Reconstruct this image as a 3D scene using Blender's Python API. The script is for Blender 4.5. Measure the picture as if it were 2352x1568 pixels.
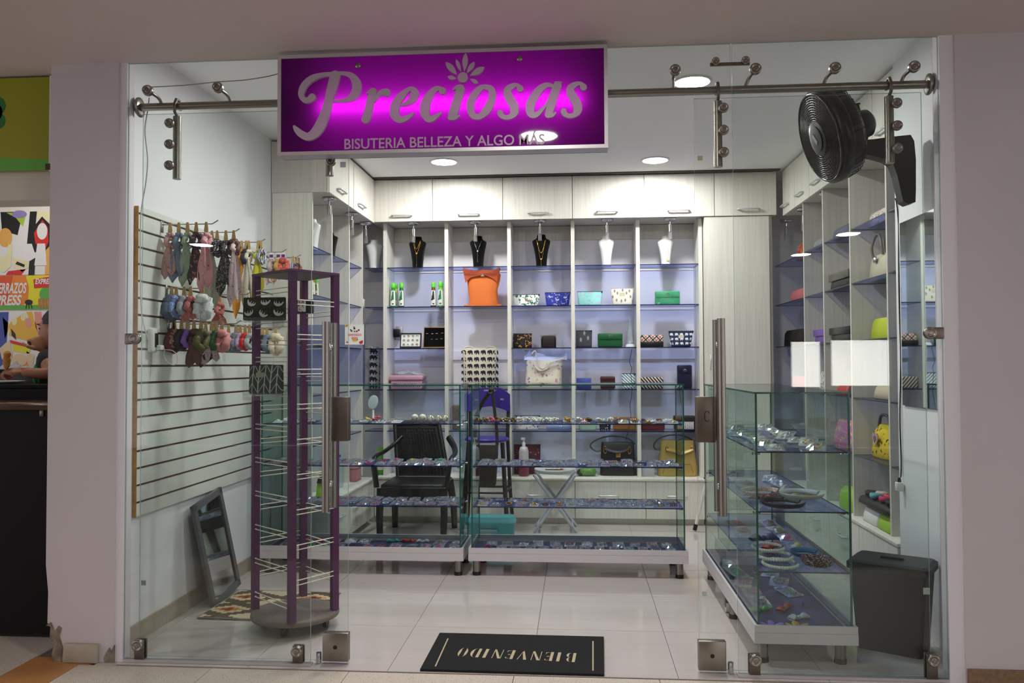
import bpy, bmesh, math, random
from mathutils import Vector, Matrix
V = Vector
rnd = random.Random(7)
scn = bpy.context.scene
for o in list(bpy.data.objects): bpy.data.objects.remove(o)
col = scn.collection

# ---------------------------------------------------------------- camera, world, exposure
IMG_W, IMG_H, FOC = 2352.0, 1568.0, 1898.0
VPX, VPY, ROLL = 1325.0, 835.0, 0.004
CAM = V((0, -3.525, 1.30))
_a = math.atan((VPX - IMG_W/2)/FOC); _p = math.atan((VPY - IMG_H/2)/math.hypot(FOC, VPX - IMG_W/2))
FWD = V((-math.sin(_a)*math.cos(_p), math.cos(_a)*math.cos(_p), math.sin(_p)))
_r = V((math.cos(_a), math.sin(_a), 0)); _u = _r.cross(FWD)
RGT = _r*math.cos(ROLL) - _u*math.sin(ROLL); UPV = _r*math.sin(ROLL) + _u*math.cos(ROLL)
cd = bpy.data.cameras.new('camera'); cam = bpy.data.objects.new('camera', cd); col.objects.link(cam)
cd.sensor_width = 36.0; cd.lens = FOC/IMG_W*36.0; cd.clip_start = 0.05; cd.clip_end = 100
M3 = Matrix((RGT, UPV, -FWD)).transposed()
cam.matrix_world = Matrix.Translation(CAM) @ M3.to_4x4()
scn.camera = cam
w = bpy.data.worlds.new('world'); scn.world = w; w.use_nodes = True
bgn = w.node_tree.nodes['Background']
bgn.inputs[0].default_value = (0.95, 0.92, 0.95, 1); bgn.inputs[1].default_value = 1.05
scn.view_settings.view_transform = 'Standard'; scn.view_settings.look = 'None'
scn.view_settings.gamma = 1.0; scn.view_settings.use_curve_mapping = False
scn.view_settings.exposure = 0.38
cy = scn.cycles
cy.max_bounces = 8; cy.diffuse_bounces = 6; cy.glossy_bounces = 4; cy.transmission_bounces = 4
cy.transparent_max_bounces = 40; cy.caustics_reflective = False; cy.caustics_refractive = False
cy.sample_clamp_indirect = 4.0; cy.use_denoising = True
LAMP_SHOP, LAMP_MALL, TUBE = 200.0, 136.0, 74.0

# pixel of the photograph -> point on a real plane of the shop
def ray(x, y): return FWD + RGT*((x - IMG_W/2)/FOC) + UPV*((IMG_H/2 - y)/FOC)
def oy(x, y, Y): d = ray(x, y); return CAM + d*((Y - CAM.y)/d.y)
def ox(x, y, X): d = ray(x, y); return CAM + d*((X - CAM.x)/d.x)
def oz(x, y, Z): d = ray(x, y); return CAM + d*((Z - CAM.z)/d.z)

# ---------------------------------------------------------------- mesh builder
class MB:
    def __init__(s): s.v = []; s.f = []; s.m = []; s.s = []
    def add(s, vs, fs, m=0, sm=False):
        b = len(s.v); s.v += [tuple(x) for x in vs]
        for f in fs: s.f.append([i + b for i in f]); s.m.append(m); s.s.append(sm)
        return s
    def box(s, x0, y0, z0, x1, y1, z1, m=0, me=None):
        # me: material of the four narrow sides (all but the two largest faces)
        if x0 > x1: x0, x1 = x1, x0
        if y0 > y1: y0, y1 = y1, y0
        if z0 > z1: z0, z1 = z1, z0
        vs = [(x0,y0,z0),(x1,y0,z0),(x1,y1,z0),(x0,y1,z0),(x0,y0,z1),(x1,y0,z1),(x1,y1,z1),(x0,y1,z1)]
        fs = [(0,3,2,1),(4,5,6,7),(0,1,5,4),(2,3,7,6),(1,2,6,5),(3,0,4,7)]
        if me is None: return s.add(vs, fs, m)
        d = [z1 - z0, y1 - y0, x1 - x0]; k = d.index(min(d))
        b = len(s.v); s.v += vs
        for i, f in enumerate(fs): s.f.append([q + b for q in f]); s.m.append(m if i//2 == k else me); s.s.append(False)
        return s
    def obox(s, c, sx, sy, sz, mat=None, m=0):
        mat = mat or Matrix.Identity(3); c = V(c)
        vs = [c + mat @ V((x*sx/2, y*sy/2, z*sz/2)) for z in (-1,1) for x, y in ((-1,-1),(1,-1),(1,1),(-1,1))]
        return s.add(vs, [(0,3,2,1),(4,5,6,7),(0,1,5,4),(2,3,7,6),(1,2,6,5),(3,0,4,7)], m)
    def rbox(s, x0, y0, z0, x1, y1, z1, r=.01, m=0, seg=2):
        bm = bmesh.new(); bmesh.ops.create_cube(bm, size=1)
        for v in bm.verts: v.co = V(((x0+x1)/2 + v.co.x*(x1-x0), (y0+y1)/2 + v.co.y*(y1-y0), (z0+z1)/2 + v.co.z*(z1-z0)))
        bmesh.ops.bevel(bm, geom=list(bm.edges), offset=r, segments=seg, affect='EDGES', profile=.5)
        bm.verts.index_update()
        s.add([v.co[:] for v in bm.verts], [[v.index for v in f.verts] for f in bm.faces], m, True); bm.free(); return s
    def cyl(s, p, q, r, r2=None, n=12, m=0, caps=True):
        p, q = V(p), V(q); r2 = r if r2 is None else r2
        d = (q - p).normalized(); a = d.orthogonal().normalized(); b = d.cross(a)
        vs = []
        for c, rr in ((p, r), (q, r2)):
            for i in range(n):
                t = 2*math.pi*i/n; vs.append(c + a*rr*math.cos(t) + b*rr*math.sin(t))
        s.add(vs, [(i, (i+1) % n, n + (i+1) % n, n + i) for i in range(n)], m, True)
        if caps: s.add(vs[:n], [list(range(n))[::-1]], m); s.add(vs[n:], [list(range(n))], m)
        return s
    def tube(s, pts, r, n=8, m=0, closed=False, flat=1.0):
        pts = [V(p) for p in pts]; k = len(pts); vs = []
        rr = r if isinstance(r, (list, tuple)) else [r]*k
        up = None
        for i, p in enumerate(pts):
            if closed: t = pts[(i+1) % k] - pts[i-1]
            else: t = pts[min(i+1, k-1)] - pts[max(i-1, 0)]
            t.normalize()
            if up is None: up = t.orthogonal().normalized()
            up = (up - t*up.dot(t)); up = up.normalized() if up.length > 1e-6 else t.orthogonal().normalized()
            b = t.cross(up)
            for j in range(n):
                a = 2*math.pi*j/n; vs.append(p + up*rr[i]*math.cos(a) + b*rr[i]*flat*math.sin(a))
        fs = []
        for i in range(k if closed else k-1):
            i2 = (i+1) % k
            for j in range(n): fs.append((i*n+j, i*n+(j+1) % n, i2*n+(j+1) % n, i2*n+j))
        s.add(vs, fs, m, True)
        if not closed: s.add(vs[:n], [list(range(n))[::-1]], m); s.add(vs[-n:], [list(range(n))], m)
        return s
    def lathe(s, prof, c, n=24, m=0, ax='z', mat=None):
        c = V(c); vs = []; k = len(prof)
        for r, h in prof:
            for i in range(n):
                t = 2*math.pi*i/n; a, b = r*math.cos(t), r*math.sin(t)
                q = V((a, b, h)) if ax == 'z' else (V((a, -h, b)) if ax == 'y' else V((h, a, b)))
                vs.append(c + (mat @ q if mat else q))
        fs = [(i*n+j, i*n+(j+1) % n, (i+1)*n+(j+1) % n, (i+1)*n+j) for i in range(k-1) for j in range(n)]
        s.add(vs, fs, m, True)
        if prof[0][0] > 1e-5: s.add(vs[:n], [list(range(n))[::-1]], m)
        if prof[-1][0] > 1e-5: s.add(vs[-n:], [list(range(n))], m)
        return s
    def prism(s, pts, off, m=0, ms=None):
        pts = [V(p) for p in pts]; off = V(off); n = len(pts)
        s.add(pts, [list(range(n))], m); s.add([p + off for p in pts], [list(range(n))[::-1]], m)
        s.add(pts + [p + off for p in pts], [(i, n+i, n+(i+1) % n, (i+1) % n) for i in range(n)], m if ms is None else ms)
        return s
    def grid(s, fn, nu, nv, m=0, sm=True, cu=False):
        vs = [fn(i/nu, j/nv) for j in range(nv+1) for i in range(nu+1)]
        return s.add(vs, [(j*(nu+1)+i, j*(nu+1)+i+1, (j+1)*(nu+1)+i+1, (j+1)*(nu+1)+i) for j in range(nv) for i in range(nu)], m, sm)
    def ell(s, c, rx, ry, rz, n=12, k=8, m=0, mat=None):
        c = V(c); vs = []
        for j in range(k+1):
            t = math.pi*j/k
            for i in range(n):
                a = 2*math.pi*i/n; q = V((rx*math.sin(t)*math.cos(a), ry*math.sin(t)*math.sin(a), rz*math.cos(t)))
                vs.append(c + (mat @ q if mat else q))
        return s.add(vs, [(j*n+i, (j+1)*n+i, (j+1)*n+(i+1) % n, j*n+(i+1) % n) for j in range(k) for i in range(n)], m, True)
    def build(s, name, mats, parent=None, kind=None, label=None):
        me = bpy.data.meshes.new(name)
        off = root_loc(parent)
        me.from_pydata([(x[0]-off.x, x[1]-off.y, x[2]-off.z) for x in s.v], [], s.f)
        mats = mats if isinstance(mats, (list, tuple)) else [mats]
        for q in mats: me.materials.append(q)
        me.polygons.foreach_set('material_index', s.m); me.polygons.foreach_set('use_smooth', s.s)
        me.validate(); me.update()
        o = bpy.data.objects.new(name, me); col.objects.link(o)
        if parent is not None: o.parent = parent
        if kind: o['kind'] = kind
        if label: o['label'] = label
        return o
def root_loc(p):
    off = V((0, 0, 0))
    while p is not None: off += p.location; p = p.parent
    return off
def thing(name, label, cat, loc=(0, 0, 0), group=None):
    o = bpy.data.objects.new(name, None); col.objects.link(o); o.location = V(loc); o.empty_display_size = .05
    o['label'] = label; o['category'] = cat
    if group: o['group'] = group
    return o
def tag(o, label, cat, group=None):
    o['label'] = label; o['category'] = cat
    if group: o['group'] = group
    return o
def struct(mb, name, mats): return mb.build(name, mats, None, 'structure')
def copy_tree(o, parent=None):
    c = o.copy(); col.objects.link(c)
    if parent is not None: c.parent = parent
    for ch in list(o.children): copy_tree(ch, c)
    return c
def recenter(o, loc):
    # one-mesh thing: move its origin to the base point
    loc = V(loc); o.data.transform(Matrix.Translation(-loc)); o.location = loc; return o
def spline(pts, k=6, closed=False):
    # Catmull-Rom through points of any dimension
    out = []; n = len(pts)
    for i in range(n if closed else n-1):
        g = (lambda q: pts[q % n]) if closed else (lambda q: pts[max(0, min(n-1, q))])
        a, b, c, d = g(i-1), g(i), g(i+1), g(i+2)
        for j in range(k):
            t = j/k
            out.append(tuple(.5*(2*b[e] + (c[e]-a[e])*t + (2*a[e]-5*b[e]+4*c[e]-d[e])*t*t + (3*b[e]-a[e]-3*c[e]+d[e])*t**3) for e in range(len(b))))
    if not closed: out.append(tuple(pts[-1]))
    return out

# ---------------------------------------------------------------- materials
def lin(c): c /= 255.0; return c/12.92 if c <= .04045 else ((c+.055)/1.055)**2.4
def C(r, g, b): return (lin(r), lin(g), lin(b), 1)
def mk(name):
    m = bpy.data.materials.new(name); m.use_nodes = True; nt = m.node_tree
    return m, nt, nt.nodes['Principled BSDF'], nt.nodes['Material Output']
def nd(nt, t, **kw):
    n = nt.nodes.new(t)
    for k, v in kw.items(): setattr(n, k, v)
    return n
def mat(name, c, rough=.5, metal=0.0, spec=.5, bump=0, bscale=40, var=0, vscale=8, sheen=0, coat=0, stretch=None):
    m, nt, p, out = mk(name)
    p.inputs['Base Color'].default_value = c; p.inputs['Roughness'].default_value = rough
    p.inputs['Metallic'].default_value = metal; p.inputs['Specular IOR Level'].default_value = spec
    if sheen: p.inputs['Sheen Weight'].default_value = sheen
    if coat: p.inputs['Coat Weight'].default_value = coat; p.inputs['Coat Roughness'].default_value = .08
    if bump or var:
        tc = nd(nt, 'ShaderNodeTexCoord'); src = tc.outputs['Object']
        if stretch:
            mp = nd(nt, 'ShaderNodeMapping'); mp.inputs['Scale'].default_value = stretch; nt.links.new(src, mp.inputs['Vector']); src = mp.outputs[0]
        nz = nd(nt, 'ShaderNodeTexNoise'); nz.inputs['Scale'].default_value = bscale if bump else vscale
        nz.inputs['Detail'].default_value = 4; nt.links.new(src, nz.inputs['Vector'])
        if bump:
            b = nd(nt, 'ShaderNodeBump'); b.inputs['Strength'].default_value = bump; b.inputs['Distance'].default_value = .01
            nt.links.new(nz.outputs[0], b.inputs['Height']); nt.links.new(b.outputs[0], p.inputs['Normal'])
        if var:
            n2 = nd(nt, 'ShaderNodeTexNoise'); n2.inputs['Scale'].default_value = vscale; n2.inputs['Detail'].default_value = 5; nt.links.new(src, n2.inputs['Vector'])
            mx = nd(nt, 'ShaderNodeMix', data_type='RGBA'); rp = nd(nt, 'ShaderNodeMapRange')
            rp.inputs[1].default_value = .35; rp.inputs[2].default_value = .65; nt.links.new(n2.outputs[0], rp.inputs[0])
            nt.links.new(rp.outputs[0], mx.inputs['Factor'])
            mx.inputs[6].default_value = c; mx.inputs[7].default_value = tuple(max(0, q*(1-var)) for q in c[:3]) + (1,)
            nt.links.new(mx.outputs[2], p.inputs['Base Color'])
    return m
def emis(name, c, st):
    m, nt, p, out = mk(name); e = nd(nt, 'ShaderNodeEmission'); e.inputs[0].default_value = c; e.inputs[1].default_value = st
    nt.links.new(e.outputs[0], out.inputs[0]); return m
def glass(name, face, graze, refl=1.0, rough=0.0, haze=0.0):
    # clear sheet: tinted transmission, deeper at a slant, and a Fresnel reflection on the outward side
    m, nt, p, out = mk(name)
    lw = nd(nt, 'ShaderNodeLayerWeight'); lw.inputs['Blend'].default_value = .35
    mx = nd(nt, 'ShaderNodeMix', data_type='RGBA'); nt.links.new(lw.outputs['Facing'], mx.inputs['Factor'])
    mx.inputs[6].default_value = tuple(face) + (1,); mx.inputs[7].default_value = tuple(graze) + (1,)
    tr = nd(nt, 'ShaderNodeBsdfTransparent'); nt.links.new(mx.outputs[2], tr.inputs[0])
    gl = nd(nt, 'ShaderNodeBsdfGlossy'); gl.inputs['Roughness'].default_value = rough
    fr = nd(nt, 'ShaderNodeFresnel'); fr.inputs[0].default_value = 1.5
    ge = nd(nt, 'ShaderNodeNewGeometry'); iv = nd(nt, 'ShaderNodeMath', operation='SUBTRACT'); iv.inputs[0].default_value = 1
    nt.links.new(ge.outputs['Backfacing'], iv.inputs[1])
    mu = nd(nt, 'ShaderNodeMath', operation='MULTIPLY'); nt.links.new(fr.outputs[0], mu.inputs[0]); nt.links.new(iv.outputs[0], mu.inputs[1])
    m2 = nd(nt, 'ShaderNodeMath', operation='MULTIPLY'); nt.links.new(mu.outputs[0], m2.inputs[0]); m2.inputs[1].default_value = refl
    ms = nd(nt, 'ShaderNodeMixShader'); nt.links.new(m2.outputs[0], ms.inputs[0]); nt.links.new(tr.outputs[0], ms.inputs[1]); nt.links.new(gl.outputs[0], ms.inputs[2])
    last = ms
    if haze:
        df = nd(nt, 'ShaderNodeBsdfDiffuse'); df.inputs[0].default_value = (.8, .82, .85, 1)
        m3 = nd(nt, 'ShaderNodeMixShader'); m3.inputs[0].default_value = haze
        nt.links.new(ms.outputs[0], m3.inputs[1]); nt.links.new(df.outputs[0], m3.inputs[2]); last = m3
    nt.links.new(last.outputs[0], out.inputs[0]); return m
def pattern(name, kind, c0, cs, scale=30, rough=.7, thr=.35, rot=0, sheen=0.0):
    # printed cloth: kind in dots, floral, stripe, plaid, chevron, wood, zigzag
    m, nt, p, out = mk(name); p.inputs['Roughness'].default_value = rough; p.inputs['Specular IOR Level'].default_value = .3
    tc = nd(nt, 'ShaderNodeTexCoord'); mp = nd(nt, 'ShaderNodeMapping'); nt.links.new(tc.outputs['Object'], mp.inputs[0]); mp.inputs['Rotation'].default_value = (0, rot, 0)
    cur = None
    def mixc(fac, prev, c):
        mx = nd(nt, 'ShaderNodeMix', data_type='RGBA'); nt.links.new(fac, mx.inputs['Factor'])
        if prev is None: mx.inputs[6].default_value = c0
        else: nt.links.new(prev, mx.inputs[6])
        mx.inputs[7].default_value = c; return mx.outputs[2]
    def mth(op, a, b=None):
        n = nd(nt, 'ShaderNodeMath', operation=op)
        for i, q in enumerate((a, b)):
            if q is None: continue
            if isinstance(q, (int, float)): n.inputs[i].default_value = q
            else: nt.links.new(q, n.inputs[i])
        return n.outputs[0]
    if kind in ('dots', 'floral'):
        for i, c in enumerate(cs):
            vo = nd(nt, 'ShaderNodeTexVoronoi'); vo.inputs['Scale'].default_value = scale*(1 + .37*i); vo.inputs['Randomness'].default_value = .35 if kind == 'dots' else 1
            src = mp.outputs[0]
            if kind == 'floral':
                nz = nd(nt, 'ShaderNodeTexNoise'); nz.inputs['Scale'].default_value = scale*1.6; nt.links.new(src, nz.inputs['Vector'])
                ad = nd(nt, 'ShaderNodeMix', data_type='VECTOR'); ad.inputs['Factor'].default_value = .06
                nt.links.new(src, ad.inputs[4]); nt.links.new(nz.outputs[1], ad.inputs[5]); src = ad.outputs[1]
            nt.links.new(src, vo.inputs['Vector'])
            cur = mixc(mth('LESS_THAN', vo.outputs['Distance'], thr*(1 - .12*i)), cur, c)
    elif kind in ('stripe', 'plaid'):
        sp = nd(nt, 'ShaderNodeSeparateXYZ'); nt.links.new(mp.outputs[0], sp.inputs[0])
        def band(v, ph, duty): return mth('LESS_THAN', mth('FRACT', mth('ADD', mth('MULTIPLY', v, scale), ph)), duty)
        cur = mixc(band(sp.outputs[0], 0.0, thr), None, cs[0])
        if kind == 'plaid':
            cur = mixc(band(sp.outputs[2], .2, thr), cur, cs[0])
            if len(cs) > 1: cur = mixc(band(sp.outputs[0], .55, .12), cur, cs[1]); cur = mixc(band(sp.outputs[2], .7, .12), cur, cs[1])
    elif kind in ('chevron', 'zigzag'):
        sp = nd(nt, 'ShaderNodeSeparateXYZ'); nt.links.new(mp.outputs[0], sp.inputs[0])
        fx = mth('ABSOLUTE', mth('SUBTRACT', mth('FRACT', mth('MULTIPLY', sp.outputs[0], scale)), .5))
        ax = sp.outputs[1] if kind == 'zigzag' else sp.outputs[2]
        zz = mth('FRACT', mth('MULTIPLY', mth('ADD', ax, mth('MULTIPLY', fx, -1.6/scale)), scale*1.3))
        cur = mixc(mth('LESS_THAN', zz, thr), None, cs[0])
        if kind == 'chevron': cur = mixc(mth('LESS_THAN', fx, .05), cur, cs[0]); cur = mixc(mth('GREATER_THAN', fx, .46), cur, cs[0])
        if len(cs) > 1: cur = mixc(mth('GREATER_THAN', zz, .8), cur, cs[1])
    nt.links.new(cur, p.inputs['Base Color'])
    if sheen: p.inputs['Sheen Weight'].default_value = sheen
    return m
def woodlike(name, c, c2, sx=60, rough=.45, axis='z'):
    m, nt, p, out = mk(name); p.inputs['Roughness'].default_value = rough; p.inputs['Specular IOR Level'].default_value = .4
    tc = nd(nt, 'ShaderNodeTexCoord'); mp = nd(nt, 'ShaderNodeMapping'); nt.links.new(tc.outputs['Object'], mp.inputs[0])
    mp.inputs['Scale'].default_value = (sx, sx, 2.2) if axis == 'z' else (2.2, sx, sx)
    nz = nd(nt, 'ShaderNodeTexNoise'); nz.inputs['Scale'].default_value = 1.0; nz.inputs['Detail'].default_value = 3; nt.links.new(mp.outputs[0], nz.inputs['Vector'])
    rp = nd(nt, 'ShaderNodeMapRange'); rp.inputs[1].default_value = .38; rp.inputs[2].default_value = .68; nt.links.new(nz.outputs[0], rp.inputs[0])
    mx = nd(nt, 'ShaderNodeMix', data_type='RGBA'); nt.links.new(rp.outputs[0], mx.inputs['Factor']); mx.inputs[6].default_value = c; mx.inputs[7].default_value = c2
    nt.links.new(mx.outputs[2], p.inputs['Base Color']); return m

wall_w = mat('wall_white', C(236, 237, 240), .6, bump=.05, bscale=120)
wall_mall = mat('wall_mall_paint', C(203, 195, 199), .75, bump=.08, bscale=90, var=.04, vscale=3)
soffit_m = mat('soffit_paint', C(216, 203, 198), .8, var=.05, vscale=1.5)
trim_w = mat('trim_white', C(225, 220, 226), .5)
ceil_w = mat('ceiling_white', C(246, 247, 247), .7)
beige_sk = mat('skirting_beige', C(176, 166, 150), .35, var=.12, vscale=20)
brown_sk = mat('skirting_brown', C(140, 112, 85), .4, var=.3, vscale=60)
melam = woodlike('pale_melamine', C(234, 232, 223), C(224, 221, 212))
melam_d = woodlike('grey_melamine', C(214, 210, 202), C(203, 199, 190))
back_w = mat('back_panel_white', C(238, 237, 242), .5)
steel = mat('brushed_steel', C(150, 143, 136), .33, 1.0, bump=.02, bscale=200)
steel_d = mat('dull_steel', C(120, 110, 102), .42, 1.0)
chrome = mat('chrome', C(215, 215, 218), .12, 1.0)
alu = mat('aluminium', C(206, 200, 203), .4, .6)
alu_w = mat('white_aluminium', C(214, 208, 212), .4, .1)
black_p = mat('black_plastic', C(16, 17, 19), .35)
black_m = mat('black_matte', C(14, 14, 15), .8)
white_p = mat('white_plastic', C(232, 232, 230), .35)
satin = mat('satin_handle', C(222, 222, 226), .3, .35)
gold = mat('gold_metal', C(214, 170, 82), .25, 1.0)
silver = mat('silver_metal', C(220, 220, 222), .2, 1.0)
kraft = mat('kraft_clip', C(196, 164, 112), .8)
clear = glass('clear_plastic', (.93, .94, .96), (.8, .82, .86), 2.2, .08, .05)
clear2 = glass('crinkled_plastic', (.9, .91, .94), (.75, .78, .82), 3.5, .12, .12)
clear3 = glass('thin_wrap', (.96, .965, .975), (.85, .87, .9), 2.0, .1, .04)
acrylic = glass('clear_acrylic', (.95, .96, .97), (.85, .88, .9), 1.5, .02, .03)
pane = glass('door_glass', (.958, .972, .965), (.88, .92, .91), 1.0)
pane_e = glass('glass_edge', (.5, .62, .6), (.3, .45, .43), 1.0, .1, .25)
vit = glass('case_glass', (.942, .966, .958), (.70, .83, .79), .9)
vit_e = mat('case_glass_edge', C(12, 84, 74), .25, spec=.6)
blue_g = glass('blue_shelf_glass', (.845, .88, .99), (.46, .53, .92), .9)
blue_e = mat('blue_shelf_edge', C(24, 26, 62), .25)
blue_sheet = glass('blue_sheet_glass', (.62, .66, .80), (.4, .45, .65), .9)
# ---------------------------------------------------------------- room shell
CZ, SZ = 2.84, 2.65                     # shop ceiling, mall soffit
XL, XR = -2.08, 1.64
floor_t = mat('porcelain_tile', C(204, 196, 191), .07, spec=.5, var=.05, vscale=2.5, stretch=(1, 6, 1))
grout = mat('grout', C(120, 112, 105), .8)
b = MB().box(-2.1, -.05, -.06, 2.0, 3.62, -.0072)
fl = struct(b, 'floor_shop', grout)
xs = [-2.63, -2.02, -1.42, -.81, -.20, .41, 1.02, 1.63, 2.24]; ys = [-.05, .56, 1.163, 1.77, 2.37, 2.97, 3.62]
for i in range(len(xs)-1):
    for j in range(len(ys)-1):
        x0, x1 = max(xs[i], -2.1), min(xs[i+1], 2.0)
        MB().box(x0+.0012, ys[j]+.0012, -.007, x1-.0012, ys[j+1]-.0012, -.0008).build('tile', floor_t, fl)
ter, nt, p, out = mk('terrazzo')
def terrazzo(m, base, spk):
    nt = m.node_tree; p = nt.nodes['Principled BSDF']; p.inputs['Roughness'].default_value = .35
    tc = nd(nt, 'ShaderNodeTexCoord'); vo = nd(nt, 'ShaderNodeTexVoronoi'); vo.inputs['Scale'].default_value = 130; nt.links.new(tc.outputs['Object'], vo.inputs['Vector'])
    lt = nd(nt, 'ShaderNodeMath', operation='LESS_THAN'); lt.inputs[1].default_value = .24; nt.links.new(vo.outputs['Distance'], lt.inputs[0])
    mx = nd(nt, 'ShaderNodeMix', data_type='RGBA'); nt.links.new(lt.outputs[0], mx.inputs['Factor']); mx.inputs[6].default_value = base; mx.inputs[7].default_value = spk
    nt.links.new(mx.outputs[2], p.inputs['Base Color'])
terrazzo(ter, C(206, 195, 182), C(150, 132, 116))
ter_o = bpy.data.materials.new('terrazzo_orange'); ter_o.use_nodes = True; terrazzo(ter_o, C(186, 132, 82), C(140, 88, 50))
b = MB().box(-7, -9.5, -.06, 7, -.052, -.008).box(-7, -.052, -.06, -2.12, 3.6, -.008)
mf = struct(b, 'floor_mall', grout)
mx_ = [-4.2, -3.6, -3.0, -2.42, -2.17, -1.57, -.97, -.27, .33, .93, 1.53, 2.13]
for i in range(len(mx_)-1):
    y = -.055
    for j in range(3):
        x0, x1 = mx_[i], mx_[i+1]
        MB().box(x0+.0015, y-.6+.003, -.0078, x1-.0015, y, -.0008).build('tile', ter_o if i == 3 else ter, mf); y -= .6
for i in range(3):
    for j in range(3): MB().box(mx_[i]+.0015, -.05+j*.6, -.0078, mx_[i+1]-.0015, .547+j*.6, -.0008).build('tile', ter, mf)
MB().box(-2.415, -.05, -.0078, -2.125, .03, -.0008).build('tile', ter_o, mf)
b = MB().box(-2.0, -.052, -.004, 1.5, -.048, .003)
struct(b, 'trim_5', mat('threshold_strip', C(150, 140, 132), .5))
# walls of the shop
struct(MB().box(-2.24, .032, 0, XL, 3.7, CZ), 'wall_left', wall_w)
struct(MB().box(-2.24, 3.6, 0, 2.1, 3.7, CZ), 'wall_back', wall_w)
struct(MB().box(1.64, .05, 0, 2.0, .86, CZ).box(1.98, .8, 0, 2.08, 3.7, CZ), 'wall_right', wall_w)
struct(MB().box(-2.24, .03, CZ, 2.1, 3.7, CZ+.1), 'ceiling_shop', ceil_w)
struct(MB().box(-1.70, 1.97, CZ-.012, -1.668, 3.13, CZ-.001).box(-2.0, 3.14, CZ-.008, 1.62, 3.2, CZ-.0005), 'gap_shade_strip', mat('ceiling_gap_shade', C(70, 64, 60), .8))  # dark-coloured strips paint in the shade of the gap above the cabinets
# mall side
struct(MB().box(-7, -9.5, SZ, 7, 0.0, SZ+.25).box(-7, 0, SZ, -2.241, 1.6, SZ+.25).box(-2.24, 0, SZ+.02, 2.1, .03, CZ+.1), 'ceiling_mall', soffit_m)
pil = MB()
# left pier with the chipped lower corner
prof = [(-2.346, 2.65), (-2.346, .42), (-2.334, .30), (-2.336, .165), (-2.318, .15), (-2.321, .10), (-2.300, .085), (-2.312, .03), (-2.30, 0), (-2.03, 0), (-2.03, 2.65)]
pil.prism([(x, -.02, z) for x, z in prof], (0, .05, 0))
pier = struct(pil, 'wall_pier', wall_mall)
chip = [(x+.052, z) for x, z in [(-2.393, .155), (-2.37, .17), (-2.352, .13), (-2.335, .155), (-2.32, .145), (-2.33, .11), (-2.315, .06), (-2.32, 0), (-2.352, 0), (-2.365, .03), (-2.352, .085), (-2.375, .10), (-2.372, .15)]]
MB().prism([(x, -.023, z) for x, z in chip], (0, .01, 0)).build('chipped_plaster', mat('bare_plaster', C(150, 138, 122), .9, bump=.6, bscale=60, var=.5, vscale=25), pier)
chip = [(-2.06, .05), (-2.048, .065), (-2.04, .05), (-2.028, .075), (-2.028, 0), (-2.07, 0), (-2.075, .02)]
MB().prism([(x, -.023, z) for x, z in chip], (0, .01, 0)).build('chipped_plaster', bpy.data.materials['bare_plaster'], pier)
MB().rbox(-2.25, -.04, .0002, -2.095, -.021, .082, .003).build('skirting_tile', beige_sk, pier)
struct(MB().box(-2.03, -.012, 0, -1.995, .05, SZ+.1), 'trim_1', trim_w)
struct(MB().box(1.5, -.012, 0, 1.56, .05, SZ+.1).box(1.56, .02, 0, 1.66, .05, CZ), 'trim_2', trim_w)
struct(MB().box(1.56, -.018, 0, 6.9, .2, SZ), 'wall_mall_right', wall_mall)
struct(MB().box(1.565, -.032, 0, 4, -.019, .062), 'baseboard_right', brown_sk)
struct(MB().box(XL, .032, 0, XL+.012, 1.945, .085), 'baseboard_left', beige_sk)
# bottom channel of the glass front
struct(MB().box(-1.995, -.012, 0, -1.15, .018, .012), 'trim_3', alu)
struct(MB().box(.655, -.012, 0, 1.5, .018, .012), 'trim_4', alu)
# far side of the mall with its daylit opening: seen only as a reflection in the glass
day = emis('daylight_view', C(255, 252, 244), 9.0)
fw = MB().box(-7, -9.6, 0, 3.30, -9.5, SZ).box(3.75, -9.6, 0, 3.90, -9.5, SZ).box(4.78, -9.6, 0, 7, -9.5, SZ).box(3.30, -9.6, 0, 3.75, -9.5, .92).box(3.90, -9.6, 0, 4.78, -9.5, .94).box(3.30, -9.6, 1.62, 3.75, -9.5, SZ).box(3.90, -9.6, 1.64, 4.78, -9.5, SZ)
struct(fw, 'wall_mall_far', mat('mall_far_wall', C(110, 105, 102), .8))
w1 = struct(MB().box(3.28, -9.64, .9, 4.80, -9.61, 1.66), 'window_1', day)
# recessed lamps
def downlight(x, y, z, m, label, r=.09, group=None):
    t = thing('recessed_lamp', label, 'lamp', (x, y, z), group)
    MB().lathe([(r+.018, -.001), (r+.018, -.006), (r+.004, -.008), (r, -.004)], (x, y, z), 32).build('rim', white_p, t)
    MB().lathe([(r, -.0045), (.0001, -.0046)], (x, y, z), 32).build('diffuser', m, t)
lamp_s = emis('shop_lamp', (1, .985, .95, 1), LAMP_SHOP); lamp_m = emis('mall_lamp', (1, .965, .93, 1), LAMP_MALL)
for (px, py), lb in (((1020, 371), 'round white ceiling downlight above the second and third upper cabinets'), ((1505, 367), 'round white ceiling downlight right of centre near the back cabinets'), ((1590, 187), 'round ceiling downlight just above the steel rail, seen from below')):
    q = oz(px, py, CZ); downlight(q.x, q.y, CZ, lamp_s, lb)
downlight(-1.0, .62, CZ, lamp_s, 'round ceiling downlight hidden behind the purple sign')
for x, y, n in ((-.22, -1.5, 'nearest the shop front, mirrored in the purple sign'), (-4.2, -5.4, 'far left of the shop front, mirrored in the left glass'), (2.85, -5.35, 'right of the shop front, mirrored high in the right glass'), (2.8, -7.0, 'far right of the shop front, mirrored lower in the right glass'), (-.7, -5.6, 'well out in the mall behind the nearest one')):
    downlight(x, y, SZ, lamp_m, 'round mall ceiling lamp ' + n, .11, 'lamps in the mall ceiling')
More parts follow.
